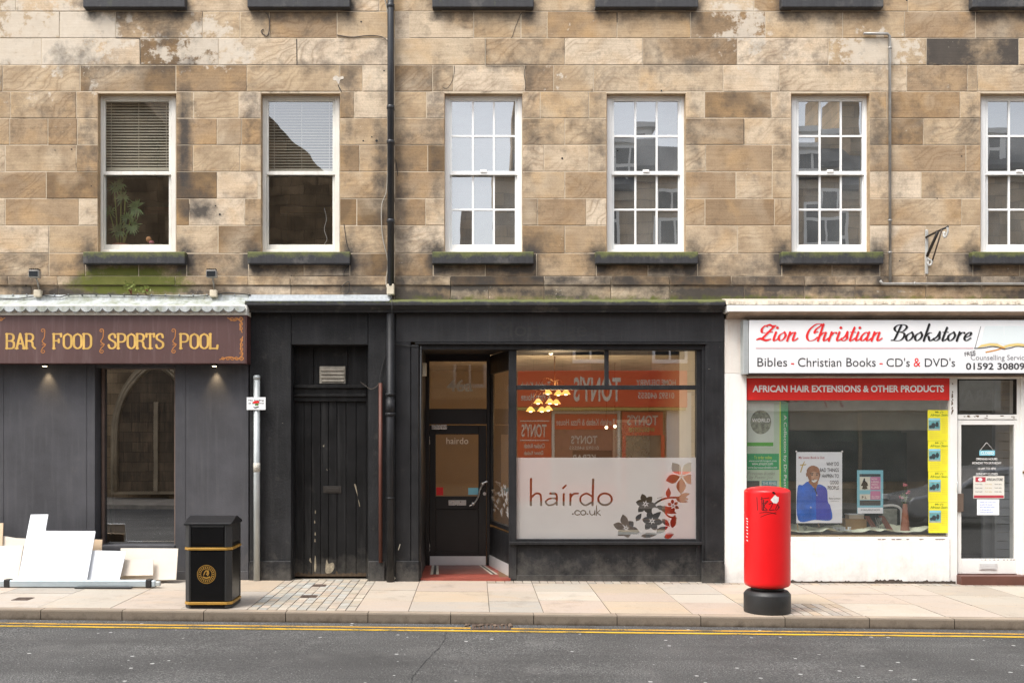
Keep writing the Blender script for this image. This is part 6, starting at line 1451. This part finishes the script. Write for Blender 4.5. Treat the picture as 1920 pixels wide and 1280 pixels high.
# sign pole with plate
pz_ = gz(-3)
pl = thing('sign_pole', 'short galvanised steel pole standing against the black wall', 'pole', (X(481.5, -.13), -.13, gz(-3)))
m = MB(); m.tube([(X(481.5, -.13), -.13, gz(-3) - .02), (X(481.5, -.13), -.13, Z(707, -.13))], .043, 20); m.build('post', M['galv'], pl)
m = MB(); m.lathe([(.047, 0), (.047, .045), (.03, .058)], (X(481.5, -.13), -.13, Z(711, -.13)), 20); m.build('cap', M['galv'], pl)
m = MB(); m.lathe([(.046, 0), (.046, .12)], (X(481.5, -.13), -.13, Z(884, -.13)), 20); m.build('sticker_wrap', paint('faded_sticker', (.5, .48, .42), .6, .4, 30), pl)
ps = thing('notice_plate', 'small white plate about loading clipped to the galvanised pole, partly covered by a sticker', 'sign', (X(480, -.19), -.19, Z(768, -.19)))
yy = -.185
m = MB(); m.pbox(462.5, 498, 744.5, 768, yy, yy + .004); m.build('plate', M['white_panel'], ps, .001)
m = MB(); m.pbox(474, 489, 753, 759, yy + .0042, yy + .02); m.build('clip', M['galv'], ps)
text('No loading', 466, 494.5, 748.5, 752.5, yy - .001, M['script_black'], ps, bold=.015); text('at any time', 466, 494.5, 754, 758, yy - .001, M['script_black'], ps, bold=.015)
shp2 = lambda polys, yv, mat, nm: MB().flat(ink((462, 500, 742, 770), .25, [], polys), yv).build(nm, mat, ps, fix=False)
shp2([[(473, 754), (479, 751), (487, 752), (485, 755), (476, 756)]], yy - .002, M['script_red'], 'red_sticker'); shp2([[(478, 757), (482, 755.5), (485, 757), (484, 760), (478, 760)]], yy - .002, M['print_green_text'], 'green_sticker'); shp2([[(474, 762), (478, 763), (486, 761.5), (484, 764), (477, 765)]], yy - .002, M['script_black'], 'arrow_mark')
# leaning boards and the long tube on the pavement (left)
zg = lambda x: gz(x)
def board(name, label, pts, base_y, lean, mat, th=.016, group='sheets of board leaning against the pub wall', edge=None):
    # pts in photo pixels; lower edge at base_y, leaning back by lean metres per metre of height
    P = []
    for px, py in pts:
        # solve for the point on the leaning plane y = base_y + lean * z seen at this pixel
        y = base_y
        for _ in range(12): z = Z(py, y); y = base_y + lean * (z - zg(-5))
        P.append((X(px, y), y, Z(py, y)))
    m = MB(); m.prism(P, (0, th, -th * lean)); return tag(m.build(name, mat, None, .0015), label, 'board', group)
board('wall_board', 'wide pale board with a chipped corner, rightmost of the leaning boards', [(226, 1027), (268, 1027), (334, 1027.5), (330, 1086), (226, 1088)], -.42, .28, M['cream_board'])
board('wall_board', 'short cream board leaning low in front of the wide rightmost board', [(228, 1049), (288, 1048), (287, 1078), (226, 1079)], -.50, .3, M['cream_board'], .012)
board('wall_board', 'tan backed board edge showing just right of the big notched white board', [(140, 1009), (192, 1011), (188, 1062), (150, 1062)], -.38, .25, M['tan_board'])
board('wall_board', 'large white notched board standing tallest of the leaning boards', [(57.5, 964), (90.5, 963.5), (85, 994.5), (179, 995), (162.5, 1088), (33, 1088)], -.66, .38, M['white_board'])
board('wall_board', 'small white square board leaning between the notched board and the cream ones', [(172, 1031), (236.5, 1032.5), (223.5, 1088), (160, 1088)], -.60, .36, M['white_board'])
board('wall_board', 'cream board at the left edge of the photo leaning beside the notched white board', [(-60, 1022), (44, 1022.5), (33, 1088), (-60, 1088)], -.56, .33, M['cream_board'])
board('wall_board', 'pale board behind the others with its top edge sloping beside the notched board', [(6, 1004), (30, 1008), (50, 1009), (46, 1050), (2, 1050)], -.40, .25, M['cream_board'])
board('wall_board', 'narrow tan board end poking up at the very left of the leaning boards', [(-40, 980), (6, 980), (4.5, 1022), (-40, 1022)], -.45, .28, M['tan_board'])
tb = thing('metal_tube', 'long pale aluminium rail with black end caps lying on the pavement before the boards', 'rail', (X(150, -.82), -.82, gz(-5.5)))
yt = -.82; z0_ = gz(-5.5) + .01
m = MB(); m.box(X(-120, yt), X(278, yt), yt - .045, yt + .045, z0_, z0_ + .088); m.build('rail', M['alu_tube'], tb, .014, 3)
m = MB(); m.box(X(-120, yt), X(277, yt), yt - .0472, yt - .0455, z0_ + .032, z0_ + .036); m.box(X(-120, yt), X(277, yt), yt - .0472, yt - .0455, z0_ + .06, z0_ + .063); m.build('groove', M['galv'], tb)
for a, b in ((10, 21), (275, 285)): m = MB(); m.box(X(a, yt), X(b, yt), yt - .052, yt + .052, z0_ - .004, z0_ + .097); m.build('black_band', M['rubber'], tb, .006)
m = MB(); m.box(X(285, yt), X(292, yt), yt - .04, yt + .04, z0_, z0_ + .083); m.build('rail_end', M['alu_tube'], tb, .01); m = MB(); m.box(X(292, yt), X(301, yt), yt - .03, yt + .03, z0_ + .01, z0_ + .07); m.build('end_bracket', M['galv'], tb, .008)
m = MB(); m.box(X(146, yt), X(252, yt), yt - .12, yt - .06, gz(-5.5) + .002, gz(-5.5) + .016); tag(m.build('rubber_strip', M['rubber'], None, .004), 'thin black rubber strip lying under the front of the aluminium rail', 'strip')
# ------------------------------------------------------------------ pipes, conduits, cables and brackets on the wall
dp = thing('downpipe', 'black cast iron downpipe running down the sandstone wall into the old junction box', 'pipe', (X(732), -.1, Z(534)))
yp = -.1; m = MB(); m.tube([(X(732.5, yp), yp, Z(-380, yp)), (X(732.5, yp), yp, Z(536, yp))], .045, 18); m.build('pipe', M['pipe_black'], dp)
for q in (15, 205, 270, 418): m = MB(); m.lathe([(.054, 0), (.054, .05)], (X(732.5, yp), yp, Z(q, yp)), 18); m.box(X(726, yp), X(739, yp), -.06, 0, Z(q, yp) + .01, Z(q, yp) + .04); m.build('collar', M['pipe_black'], dp, .004)
tag(MB().pbox(725, 739, 532, 552, -.14, -.03).build('junction_box', M['cream_box'], None, .012, 2), 'weathered cream junction box at the foot of the black downpipe above the cornice', 'box')
lp = thing('downpipe', 'thicker black painted downpipe with iron collars between the plank door and the salon', 'pipe', (X(732), -.2, 0))
yp = -.16; m = MB(); m.tube([(X(732, yp), yp, Z(588, yp)), (X(732, yp), yp, -.05)], .053, 18); m.build('pipe', M['black_trim'], lp)
for q in (742, 779, 935): m = MB(); m.lathe([(.068, 0), (.07, .02), (.068, .04)] if q < 900 else [(.06, 0), (.06, .025)], (X(732, yp), yp, Z(q, yp)), 18); m.build('collar', M['black_trim'], lp)
m = MB(); m.lathe([(.062, 0), (.062, .2)], (X(732, yp), yp, Z(776, yp)), 18); m.build('socket', M['black_trim'], lp)
rp_ = tag(MB().tube([(X(713.5, -.11), -.11, Z(718, -.11)), (X(713.5, -.11), -.11, Z(1054, -.11))], .026, 12).build('conduit', M['red_pipe'], None), 'rusty red conduit pipe fixed beside the black painted downpipe', 'conduit')
tag(MB().tube([(X(790, -.02), -.10, Z(650)), (X(788, -.02), -.10, Z(1050))], .012, 8).build('conduit', M['black_trim'], None), 'thin black conduit on the pilaster beside the salon entrance', 'conduit')
cable('pale loose cable hanging beside the downpipe over the stone wall', [(719, -10, -.02), (726, 20, -.03), (729, 60, -.05), (727, 200, -.05), (726, 345, -.05), (716, 385, -.03), (717, 440, -.03), (727, 490, -.04), (724, 530, -.06), (730, 548, -.12)], .008, M['cable_grey'])
cable('dark cable looping along the joint from the wall to the downpipe', [(632, 66, -.012), (660, 70, -.014), (690, 67, -.014), (715, 69, -.02), (727, 78, -.05)], .007, M['cable_brown'])
cable('short dark cable curling out of the wall under the upper sill', [(498, 24, -.012), (504, 32, -.014), (505, 55, -.016), (500, 68, -.014), (490, 60, -.014), (494, 55, -.014)], .007, M['cable_brown'])
cable('thin wire drooping from the junction box down the black wall', [(734, 552, -.12), (735, 575, -.3), (734, 640, -.14), (722, 668, -.08), (714, 700, -.09), (713, 720, -.11)], .006, M['cable_black'])
cable('thin twisted wire between the vent and the red conduit', [(676, 716, -.05), (684, 722, -.06), (694, 729, -.08), (704, 726, -.09), (711, 718, -.1)], .004, M['cable_brown'])
cable('loop of black cable on the stone above the pub canopy end', [(640, 538, -.04), (654, 528, -.05), (653, 548, -.05), (644, 552, -.04)], .005, M['cable_black'])
cable('black cable crossing from the downpipe to the salon fascia edge', [(735, 644, -.17), (752, 646, -.09), (770, 649, -.09), (784, 650, -.09)], .006, M['cable_black'])
# grey pipe on the right
gp = thing('wall_conduit', 'thin grey steel conduit running up the stone wall beside the bracket', 'conduit', (X(1668), -.03, Z(533)))
yc = -.045; m = MB(); m.tube([(X(1619, yc), yc, Z(63, yc)), (X(1664, yc), yc, Z(63.5, yc)), (X(1668, yc), yc, Z(68, yc)), (X(1669, yc), yc, Z(529, yc))], .019, 12); m.build('pipe', M['pipe_grey'], gp)
for q in (92, 415, 475): m = MB(); m.lathe([(.025, 0), (.025, .025)], (X(1668.6, yc), yc, Z(q, yc)), 12); m.build('clip', M['pipe_grey'], gp)
gp = thing('wall_conduit', 'long horizontal grey conduit along the foot of the stone wall over the bookshop', 'conduit', (X(1800), -.05, Z(533)))
yc = -.07; m = MB(); m.tube([(X(1650, yc), yc, Z(526, yc)), (X(1654, yc), yc, Z(531.5, yc)), (X(1660, yc), yc, Z(532, yc)), (X(RIGHT, yc), yc, Z(532.5, yc))], .019, 12); m.build('pipe', M['pipe_grey'], gp)
m = MB(); m.tube([(X(1713, yc), yc, Z(532, yc)), (X(1716, yc), yc, Z(532, yc))], .026, 12); m.build('clip', M['pipe_grey'], gp)
# old bracket for a hanging sign
br = thing('sign_bracket', 'old rusty iron bracket for a hanging sign fixed to the stone wall', 'bracket', (X(1738), -.03, Z(512)))
bb = lambda a, b: (1680 + a * 180 / 1280, 380 + b * 180 / 1280)
m = MB(); p, q = bb(395, 360), bb(432, 950); m.pbox(p[0], q[0], p[1], q[1], -.03, -.002); m.build('back_plate', M['bracket'], br, .006)
def bt(pts, r, nm, mat): m = MB(); m.tube([(X(bb(a, b)[0], y), y, Z(bb(a, b)[1], y)) for a, b, y in pts], r, 8); m.build(nm, mat, br)
bt([(400, 462, -.03), (550, 385, -.25), (695, 320, -.45)], .015, 'arm', M['iron']); bt([(415, 710, -.03), (560, 385, -.3)], .02, 'brace', M['iron']); bt([(480, 790, -.05), (610, 365, -.36)], .011, 'brace', M['cable_brown'])
P = cr([(420, 740, -.05), (440, 760, -.06), (470, 770, -.07), (475, 810, -.07), (445, 835, -.06), (425, 800, -.05), (445, 775, -.05)], 5); bt(P, .013, 'scroll', M['bracket'])
P = cr([(685, 330, -.44), (690, 390, -.44), (655, 460, -.42), (635, 430, -.4), (650, 400, -.4), (625, 400, -.38)], 5); bt(P, .014, 'hook', M['bracket'])
# weeds on the mossy ledge
for px, py, n, lab in ((249, 553, 16, 'small red stemmed weed growing on the mossy ledge above the pub canopy'), (277, 553, 12, 'small yellow green weed on the ledge right of the red stemmed weed')):
    t = thing('weed', lab, 'plant', (X(px), -.06, Z(py)), 'weeds above the pub canopy'); rnd = random.Random(px); c = Vector((X(px), -.06, Z(py)))
    m = MB()
    for k in range(6): m.tube([c, c + Vector((rnd.uniform(-.05, .05), -.03, rnd.uniform(.04, .09)))], .006, 5)
    m.build('stems', M['weed_red'], t)
    m = MB()
    for k in range(n * 2):
        p = c + Vector((rnd.uniform(-.07, .07), rnd.uniform(-.06, 0), rnd.uniform(.03, .13) * (1.2 if px < 260 else .7))); d = Vector((rnd.gauss(0, 1), -.5, rnd.gauss(.2, .6))).normalized(); s_ = d.cross(Vector((0, 1, .2))).normalized() * .013; m.poly([p, p + d * .02 + s_, p + d * .05, p + d * .02 - s_])
    m.build('leaves', M['leafy'], t, fix=False)
# ------------------------------------------------------------------ blinds and window plants
def blind(o0, o1, q0, q1, y, mat, label, tilt):
    t = thing('venetian_blind', label, 'blind', (X((o0 + o1) / 2, y), y, Z(q1, y)))
    m = MB(); n = int((q1 - q0) / 5.2)
    for k in range(n):
        z = Z(q0 + (q1 - q0) * (k + .5) / n, y); h = .022; dy = math.cos(tilt) * .022; dz = math.sin(tilt) * h
        m.quad((X(o0, y), y - dy, z + dz * -1), (X(o1, y), y - dy, z - dz), (X(o1, y), y + dy, z + dz), (X(o0, y), y + dy, z + dz))
    m.build('slats', mat, t, fix=False)
    m = MB(); m.box(X(o0, y), X(o1, y), y - .02, y + .02, Z(q1 + 2, y), Z(q1 - 3, y)); m.build('bottom_rail', mat, t)
    m = MB()
    for a in (o0 + 14, (o0 + o1) / 2, o1 - 14): m.box(X(a, y) - .003, X(a, y) + .003, y - .028, y - .026, Z(q1, y), Z(q0, y))
    m.build('ladder_cord', mat, t)
blind(196, 327, 190, 318, .26, M['blind'], 'beige venetian blind half lowered in the window with the plant', .75)
blind(501, 632, 188, 320, .26, M['blind_dark'], 'taupe venetian blind half lowered in the bare window left of the downpipe', .6)
t = thing('palm_plant', 'leafy green palm plant standing inside the leftmost window', 'plant', (X(230, .36), .36, Z(470, .36)))
m = MB(); m.lathe([(.08, 0), (.11, .1), (.115, .16)], (X(225, .36), .40, Z(478, .36)), 16); m.build('pot', M['terracotta'], t)
m = MB(); rnd = random.Random(14)
for a, b, c_, d in ((222, 455, 216, 365), (226, 455, 228, 350), (231, 455, 236, 370), (233, 455, 252, 392), (230, 455, 246, 425), (221, 455, 207, 400)): m.tube(cr([(X(a, .36), .36, Z(b, .36)), (X((a + c_) / 2, .36), .35, Z((b + d) / 2, .36)), (X(c_, .36), .34, Z(d, .36))], 5), .011, 6)
m.build('stems', M['leafy'], t)
m = MB()
for (a, b, r, n) in ((258, 390, .16, 20), (248, 424, .16, 18), (232, 372, .14, 12), (218, 352, .13, 11), (228, 345, .12, 10), (207, 398, .13, 11), (226, 432, .15, 14), (240, 410, .13, 12)):
    c = Vector((X(a, .34), .32, Z(b, .34))); a0 = rnd.uniform(0, 6)
    for k in range(n):
        an = a0 + 5.2 * k / n; d = Vector((math.cos(an), -.25 + rnd.uniform(-.2, .2), math.sin(an))).normalized(); s_ = d.cross(Vector((0, 1, 0))).normalized() * .013; l = r * rnd.uniform(.75, 1.1)
        m.poly([c, c + d * l * .5 + s_, c + d * l + Vector((0, 0, -.02)), c + d * l * .5 - s_])
m.build('leaves', M['leafg'], t, fix=False)
t = thing('toy_figure', 'little orange and pink toy on the sill inside the leftmost window', 'toy', (X(281, .3), .3, Z(466, .3)))
c = (X(279, .3), .3, Z(449, .3)); m = MB(); m.ball(c, .042, 12); m.build('head', M['orange'], t); m = MB(); m.ball((c[0] + .04, .3, c[2] - .045), .038, 12, .8); m.build('body', M['pink'], t); m = MB(); m.box(c[0] - .1, c[0] + .2, .24, .38, c[2] - .12, c[2] - .07); m.build('stand', M['room_dark'], t)
cable('white flex hanging inside the second window from the left', [(608, 390, .45), (612, 410, .45), (608, 430, .45), (613, 448, .45), (608, 458, .45)], .004, M['white_vinyl'])
m = MB(); m.box(X(510, 2.9), X(620, 2.9), 2.9, 3.0, Z(398, 2.9), Z(388, 2.9)); tag(m.build('picture_rail', M['wood_pale'], None), 'pale wooden rail on the back wall of the second upstairs room', 'rail')
m = MB(); m.box(X(262, 2.9), X(335, 2.9), 2.9, 3.0, Z(400, 2.9), Z(388, 2.9)); tag(m.build('picture_rail', M['wood_red'], None), 'red brown wooden rail on the back wall of the leftmost upstairs room', 'rail')
# ------------------------------------------------------------------ the other side of the street, mirrored in the glass
OY = -17.0
def OX(px): return (px - 890) * 31.0 / FL
def OZ(py): return HC + (816 - py) * 31.0 / FL
def owin(parent, x0, x1, z0, z1, y=OY):
    m = MB(); fw = .09
    m.box(x0, x0 + fw, y - .1, y + .03, z0, z1); m.box(x1 - fw, x1, y - .1, y + .03, z0, z1); m.box(x0 + fw, x1 - fw, y - .1, y + .028, z0, z0 + .12); m.box(x0 + fw, x1 - fw, y - .1, y + .028, z1 - fw, z1)
    m.box(x0 + fw, x1 - fw, y - .1, y + .02, (z0 + z1) / 2 - .05, (z0 + z1) / 2 + .05); m.box((x0 + x1) / 2 - .03, (x0 + x1) / 2 + .03, y - .1, y + .018, z0 + .12, z1 - fw)
    f = m.build('window', M['white_frame'], parent); m = MB(); m.box(x0 + .03, x1 - .03, y - .06, y + .008, z0 + .03, z1 - .03); m.build('pane', M['dark_glass'], f)
ot = thing('opposite_tenement', 'buff stone tenement with slate roof across the street, mirrored in the windows', 'building', (10, OY - 4, 0))
m = MB(); m.box(.9, 24, OY - 8, OY, -.3, 9.85); m.build('wall', M['opp_stone'], ot)
m = MB(); m.exx([(OY + .25, 9.85), (OY + .25, 9.98), (OY - 2.6, 11.6), (OY - 5.2, 11.6), (OY - 8.2, 9.85)], .8, 24.1); m.build('roof', M['slate'], ot)
m = MB(); m.box(.92, 23.9, OY + .001, OY + .12, 9.55, 9.8); m.box(.92, 23.9, OY + .001, OY + .08, 7.0, 7.16); m.build('string_course', M['arch_stone'], ot)
m = MB(); m.box(.75, 1.75, OY - 5, OY - .4, 9.9, 12.5); m.box(11.4, 12.3, OY - 4, OY - 1.0, 10.5, 13.3); m.build('chimney', M['opp_stone'], ot)
for x in (3.55, 5.98, 8.4, 10.9, 13.3, 15.8, 18.2, 20.6): owin(ot, x - .55, x + .55, 4.2, 6.25); owin(ot, x - .52, x + .52, 7.5, 9.2)
for x in (4.45, 10.15, 16.0):
    m = MB(); m.box(x - .62, x + .62, OY - 3, OY - .35, 9.9, 11.3); m.exx([(OY - .2, 11.3), (OY - .2, 11.45), (OY - 3, 11.7), (OY - 3, 11.3)], x - .75, x + .75); m.build('dormer', M['white_frame'], ot); owin(ot, x - .5, x + .5, 10.0, 11.2, OY - .3)
tk = thing('takeaway_shopfront', 'orange red takeaway shopfront across the street, mirrored in the salon window', 'shopfront', (3.8, OY, 0))
fy = OY + .35
m = MB(); m.box(1.3, 6.45, OY + .002, fy, 2.85, 3.95); m.build('fascia', M['tony_red'], tk, .02); m = MB(); m.box(1.3, 6.4, OY + .003, fy + .02, 2.76, 2.845); m.build('yellow_strip', M['print_gold'], tk)
def otext(s, x0, x1, z0, z1, y, mat, parent, bold=0.0, shear=0):
    # lettering on the far side faces the facade, so it reads mirrored in the glass
    o = text(s, 0, 100, 0, 100, 0, mat, parent, 'lettering', bold, shear); me = o.data
    ax = [v.co.x for v in me.vertices]; az = [v.co.z for v in me.vertices]; a, b, c, d = min(ax), max(ax), min(az), max(az)
    for v in me.vertices: u = (v.co.x - a) / (b - a); w_ = (v.co.z - c) / (d - c); v.co = (x1 - u * (x1 - x0), y, z0 + w_ * (z1 - z0))
otext("TONY'S", 3.0, 4.42, 3.02, 3.78, fy + .004, M['tony_pale'], tk, .02); otext('HOME DELIVERY', 4.9, 6.1, 3.5, 3.68, fy + .004, M['tony_pale'], tk, .01); otext('01592 640555', 4.95, 6.05, 3.12, 3.3, fy + .004, M['tony_pale'], tk, .01); otext('Turkish Kebab', 1.38, 2.3, 3.4, 3.62, fy + .004, M['tony_pale'], tk, .01); otext('& Pizza House', 1.4, 2.3, 3.05, 3.27, fy + .004, M['tony_pale'], tk, .01)
m = MB(); m.box(1.3, 2.35, OY + .002, OY + .1, -.2, 2.75); m.build('left_panel', M['tony_red'], tk)
for z0, z1, s_, x0, x1 in ((1.95, 2.35, "TONY'S", 1.42, 2.2), (1.62, 1.76, 'Chicken Kebab', 1.5, 2.15), (1.42, 1.54, 'Doner Kebab', 1.5, 2.1)): otext(s_, x0, x1, z0, z1, OY + .104, M['tony_pale'], tk, .02)
m = MB(); m.box(1.38, 2.28, OY + .1, OY + .106, 1.84, 1.87); m.box(1.38, 2.28, OY + .1, OY + .106, 2.42, 2.45); m.build('white_lines', M['tony_pale'], tk)
m = MB(); m.box(2.36, 2.44, OY + .002, OY + .14, -.2, 2.75); m.box(4.36, 4.44, OY + .002, OY + .14, -.2, 2.75); m.box(2.44, 4.36, OY + .002, OY + .14, 2.66, 2.74); m.build('window_frame', M['tony_pale'], tk)
m = MB(); m.box(2.45, 4.35, OY + .002, OY + .08, 2.18, 2.65); m.build('window_banner', M['tony_red'], tk); otext('Turkish Kebab & Pizza House', 2.5, 4.3, 2.3, 2.5, OY + .084, M['tony_pale'], tk, .01)
m = MB(); m.box(2.45, 4.35, OY + .002, OY + .06, .5, 2.17); m.build('window_blind', paint('pinkish_shop_blind', (.42, .17, .12), .7, .2), tk); m = MB(); m.box(3.0, 4.2, OY + .0605, OY + .07, 1.0, 1.55); m.build('window_poster', M['tony_maroon'], tk)
otext("TONY'S", 2.95, 3.75, 1.75, 2.0, OY + .074, M['tony_pale'], tk, .015); otext('01592 640555', 2.9, 3.8, 1.58, 1.68, OY + .074, M['tony_pale'], tk, .01); otext('KEBAB', 3.0, 3.7, 1.2, 1.42, OY + .074, M['tony_pale'], tk, .015)
m = MB(); m.box(2.45, 4.35, OY + .002, OY + .1, -.2, .5); m.build('stall_riser', M['tony_red'], tk)
m = MB(); m.box(4.5, 5.75, OY + .002, OY + .09, 2.0, 2.72); m.box(5.7, 5.8, OY + .002, OY + .12, -.2, 2.0); m.box(4.5, 4.6, OY + .002, OY + .12, -.2, 2.0); m.build('door_surround', M['tony_red'], tk); otext("TONY'S", 4.65, 5.6, 2.3, 2.62, OY + .094, M['tony_pale'], tk, .02); otext('welcome', 4.7, 5.5, 2.1, 2.3, OY + .097, M['print_gold'], tk, .02, .3)
m = MB(); m.box(4.6, 5.7, OY + .002, OY + .05, -.2, 2.0); m.build('door', paint('tan_door', (.3, .22, .14), .5), tk)
m = MB(); m.box(5.85, 6.6, OY + .002, OY + .2, -.2, 3.3); m.build('white_pilaster', M['white_wall'], tk)
# shop to the right
fs = thing('jolly_shopfront', 'pale shopfront with brown script across the street, mirrored in the bookshop window', 'shopfront', (10, OY, 0))
m = MB(); m.box(7.2, 16, OY + .002, OY + .25, 2.75, 3.7); m.build('fascia', paint('cream_fascia', (.7, .66, .56), .5), fs); otext('Jolly FOOD', 9.3, 11.2, 2.85, 3.5, OY + .254, M['print_red'], fs, .02, .3); otext('ARAVCE', 14.0, 15.8, 3.0, 3.4, OY + .254, M['tony_pale'], fs, .02); otext('CAMERAMAN', 11.6, 13.4, 3.1, 3.3, OY + .254, M['grey_vinyl'], fs, .01)
m = MB(); m.box(7.2, 16, OY + .002, OY + .06, .6, 2.7); m.build('shop_window', M['shop_glass_far'], fs); m = MB()
for x in (7.2, 9.4, 11.7, 13.9, 15.9): m.box(x, x + .1, OY + .002, OY + .12, -.2, 2.7)
m.build('mullion', M['arch_stone'], fs)
# church gable
chh = thing('stone_church', 'dark stone church gable with pointed windows across the street, mirrored in the left windows', 'church', (-8, OY - 6, 0))
m = MB(); m.prism([(-3.4, OY, -.3), (-3.4, OY, 9.3), (-7.8, OY, 13.5), (-9.45, OY, 11.8), (-9.45, OY, -.3)], (0, -16, 0)); m.build('gable_wall', M['church_stone'], chh)
m = MB(); m.prism([(-9.46, OY - .5, -.3), (-9.46, OY - .5, 11.75), (-10.6, OY - .5, 12.9), (-12, OY - .5, 15.5), (-16, OY - .5, 15.5), (-16, OY - .5, -.3)], (0, -10, 0)); m.build('tower', M['church_stone'], chh)
def gothic(cx, w_, z0, zs, n=10):
    P = [(cx - w_ / 2, z0), (cx + w_ / 2, z0)]
    for k in range(n + 1): a = math.pi / 3 * k / n; P.append((cx - w_ / 2 + w_ * math.cos(a), zs + w_ * math.sin(a)))
    for k in range(n + 1): a = math.pi / 3 * (n - k) / n; P.append((cx + w_ / 2 - w_ * math.cos(a), zs + w_ * math.sin(a)))
    return P
for cx, w_, z0, zs in ((-9.75, 2.3, .3, 2.1), (-5.7, 2.2, 2.5, 5.2)):
    yq = OY + .0 if cx > -9.4 else OY + .02
    m = MB(); m.prism([(x, OY + .25, z) for x, z in gothic(cx, w_ + .5, z0 - .1, zs)], (0, -.24, 0)); a = m.build('arch_surround', M['arch_stone'], chh); m = MB(); m.prism([(x, OY + .27, z) for x, z in gothic(cx, w_, z0, zs)], (0, -.015, 0)); m.build('arch_window', M['arch_recess'], a)
    m = MB()
    for d in (0,): m.box(cx + d * w_ - .06, cx + d * w_ + .06, OY + .272, OY + .33, z0, zs + w_ * .4)
    m.build('tracery', M['arch_stone'], a)
    for g_, dz in ((.28, .29), (.14, .30)):
        m = MB(); P = [p for p in gothic(cx, w_ + g_, z0, zs)][2:]; m.tube([(x, OY + dz, z) for x, z in P[:11][::-1][:-1] + []] if False else [(cx + w_ / 2 + g_ / 2, OY + dz, z0)] + [(x, OY + dz, z) for x, z in P[:11]], .05, 6); m.tube([(x, OY + dz, z) for x, z in P[11:]] + [(cx - w_ / 2 - g_ / 2, OY + dz, z0)], .05, 6); m.build('arch_moulding', M['arch_stone'], a)
lb = thing('low_building', 'low stone building with one chimney between the church and the tenement across the street', 'building', (-1.3, OY - 3, 0))
m = MB(); m.box(-3.35, .85, OY - 6, OY - .2, -.3, 6.6); m.build('wall', M['opp_stone'], lb); m = MB(); m.exx([(OY, 6.6), (OY - 3, 8.0), (OY - 6.2, 6.6)], -3.38, .88); m.build('roof', M['slate'], lb); m = MB(); m.prism([(-.95, OY - 2.6, 7.0), (-.1, OY - 2.6, 7.0), (-.3, OY - 2.6, 9.3), (-.85, OY - 2.6, 9.3)], (0, -.8, 0)); m.build('chimney', M['church_stone'], lb)
owin(lb, -2.6, -1.5, 3.6, 5.4, OY - .2); owin(lb, -.7, .4, 3.6, 5.4, OY - .2); m = MB(); m.box(-3.2, .7, OY - .199, OY - .1, 2.7, 3.2); m.build('fascia', M['fascia_black'], lb); m = MB(); m.box(-3.1, .6, OY - .199, OY - .13, .4, 2.6); m.build('shop_window', M['dark_glass'], lb)
# parked car across the street
cx0, cy0, cz = 10.2, -10.6, gz(10.5) - .115
ca = thing('parked_car', 'dark grey hatchback parked across the street, mirrored in the bookshop window', 'car', (cx0 + 2, cy0, cz))
prof = [(0, .35), (.02, .62), (.12, .72), (1.05, .90), (1.75, 1.36), (2.3, 1.44), (3.2, 1.42), (3.85, 1.05), (4.05, .95), (4.1, .4), (3.9, .22), (.15, .22)]
m = MB(); m.prism([(cx0 + a, cy0 - .85, cz + b) for a, b in prof], (0, 1.7, 0)); m.build('body', M['car_paint'], ca, .07, 3)
m = MB()
for sgn in (-1, 1):
    ys = cy0 + sgn * .852
    m.poly([(cx0 + a, ys, cz + b) for a, b in [(1.28, .93), (1.85, 1.32), (2.3, 1.37), (2.3, .95)]]); m.poly([(cx0 + a, ys, cz + b) for a, b in [(2.38, .95), (2.38, 1.37), (3.12, 1.34), (3.6, 1.02)]])
m.build('side_windows', M['dark_glass'], ca, fix=False)
for a in (.82, 3.25):
    for sgn in (-1, 1):
        m = MB(); ys = cy0 + sgn * .78; m.tube([(cx0 + a, ys - .1, cz + .31), (cx0 + a, ys + .1, cz + .31)], .31, 24); w2 = m.build('wheel', M['rubber'], ca); m = MB(); m.tube([(cx0 + a, ys - .104, cz + .31), (cx0 + a, ys + .104, cz + .31)], .19, 16); m.build('rim', M['chrome'], w2)
m = MB(); m.box(cx0 - .01, cx0 + .05, cy0 - .75, cy0 - .4, cz + .6, cz + .72); m.build('headlight', M['white_panel'], ca, .01); m = MB(); m.box(cx0 - .01, cx0 + .05, cy0 + .4, cy0 + .75, cz + .6, cz + .72); m.build('headlight', M['white_panel'], ca, .01)
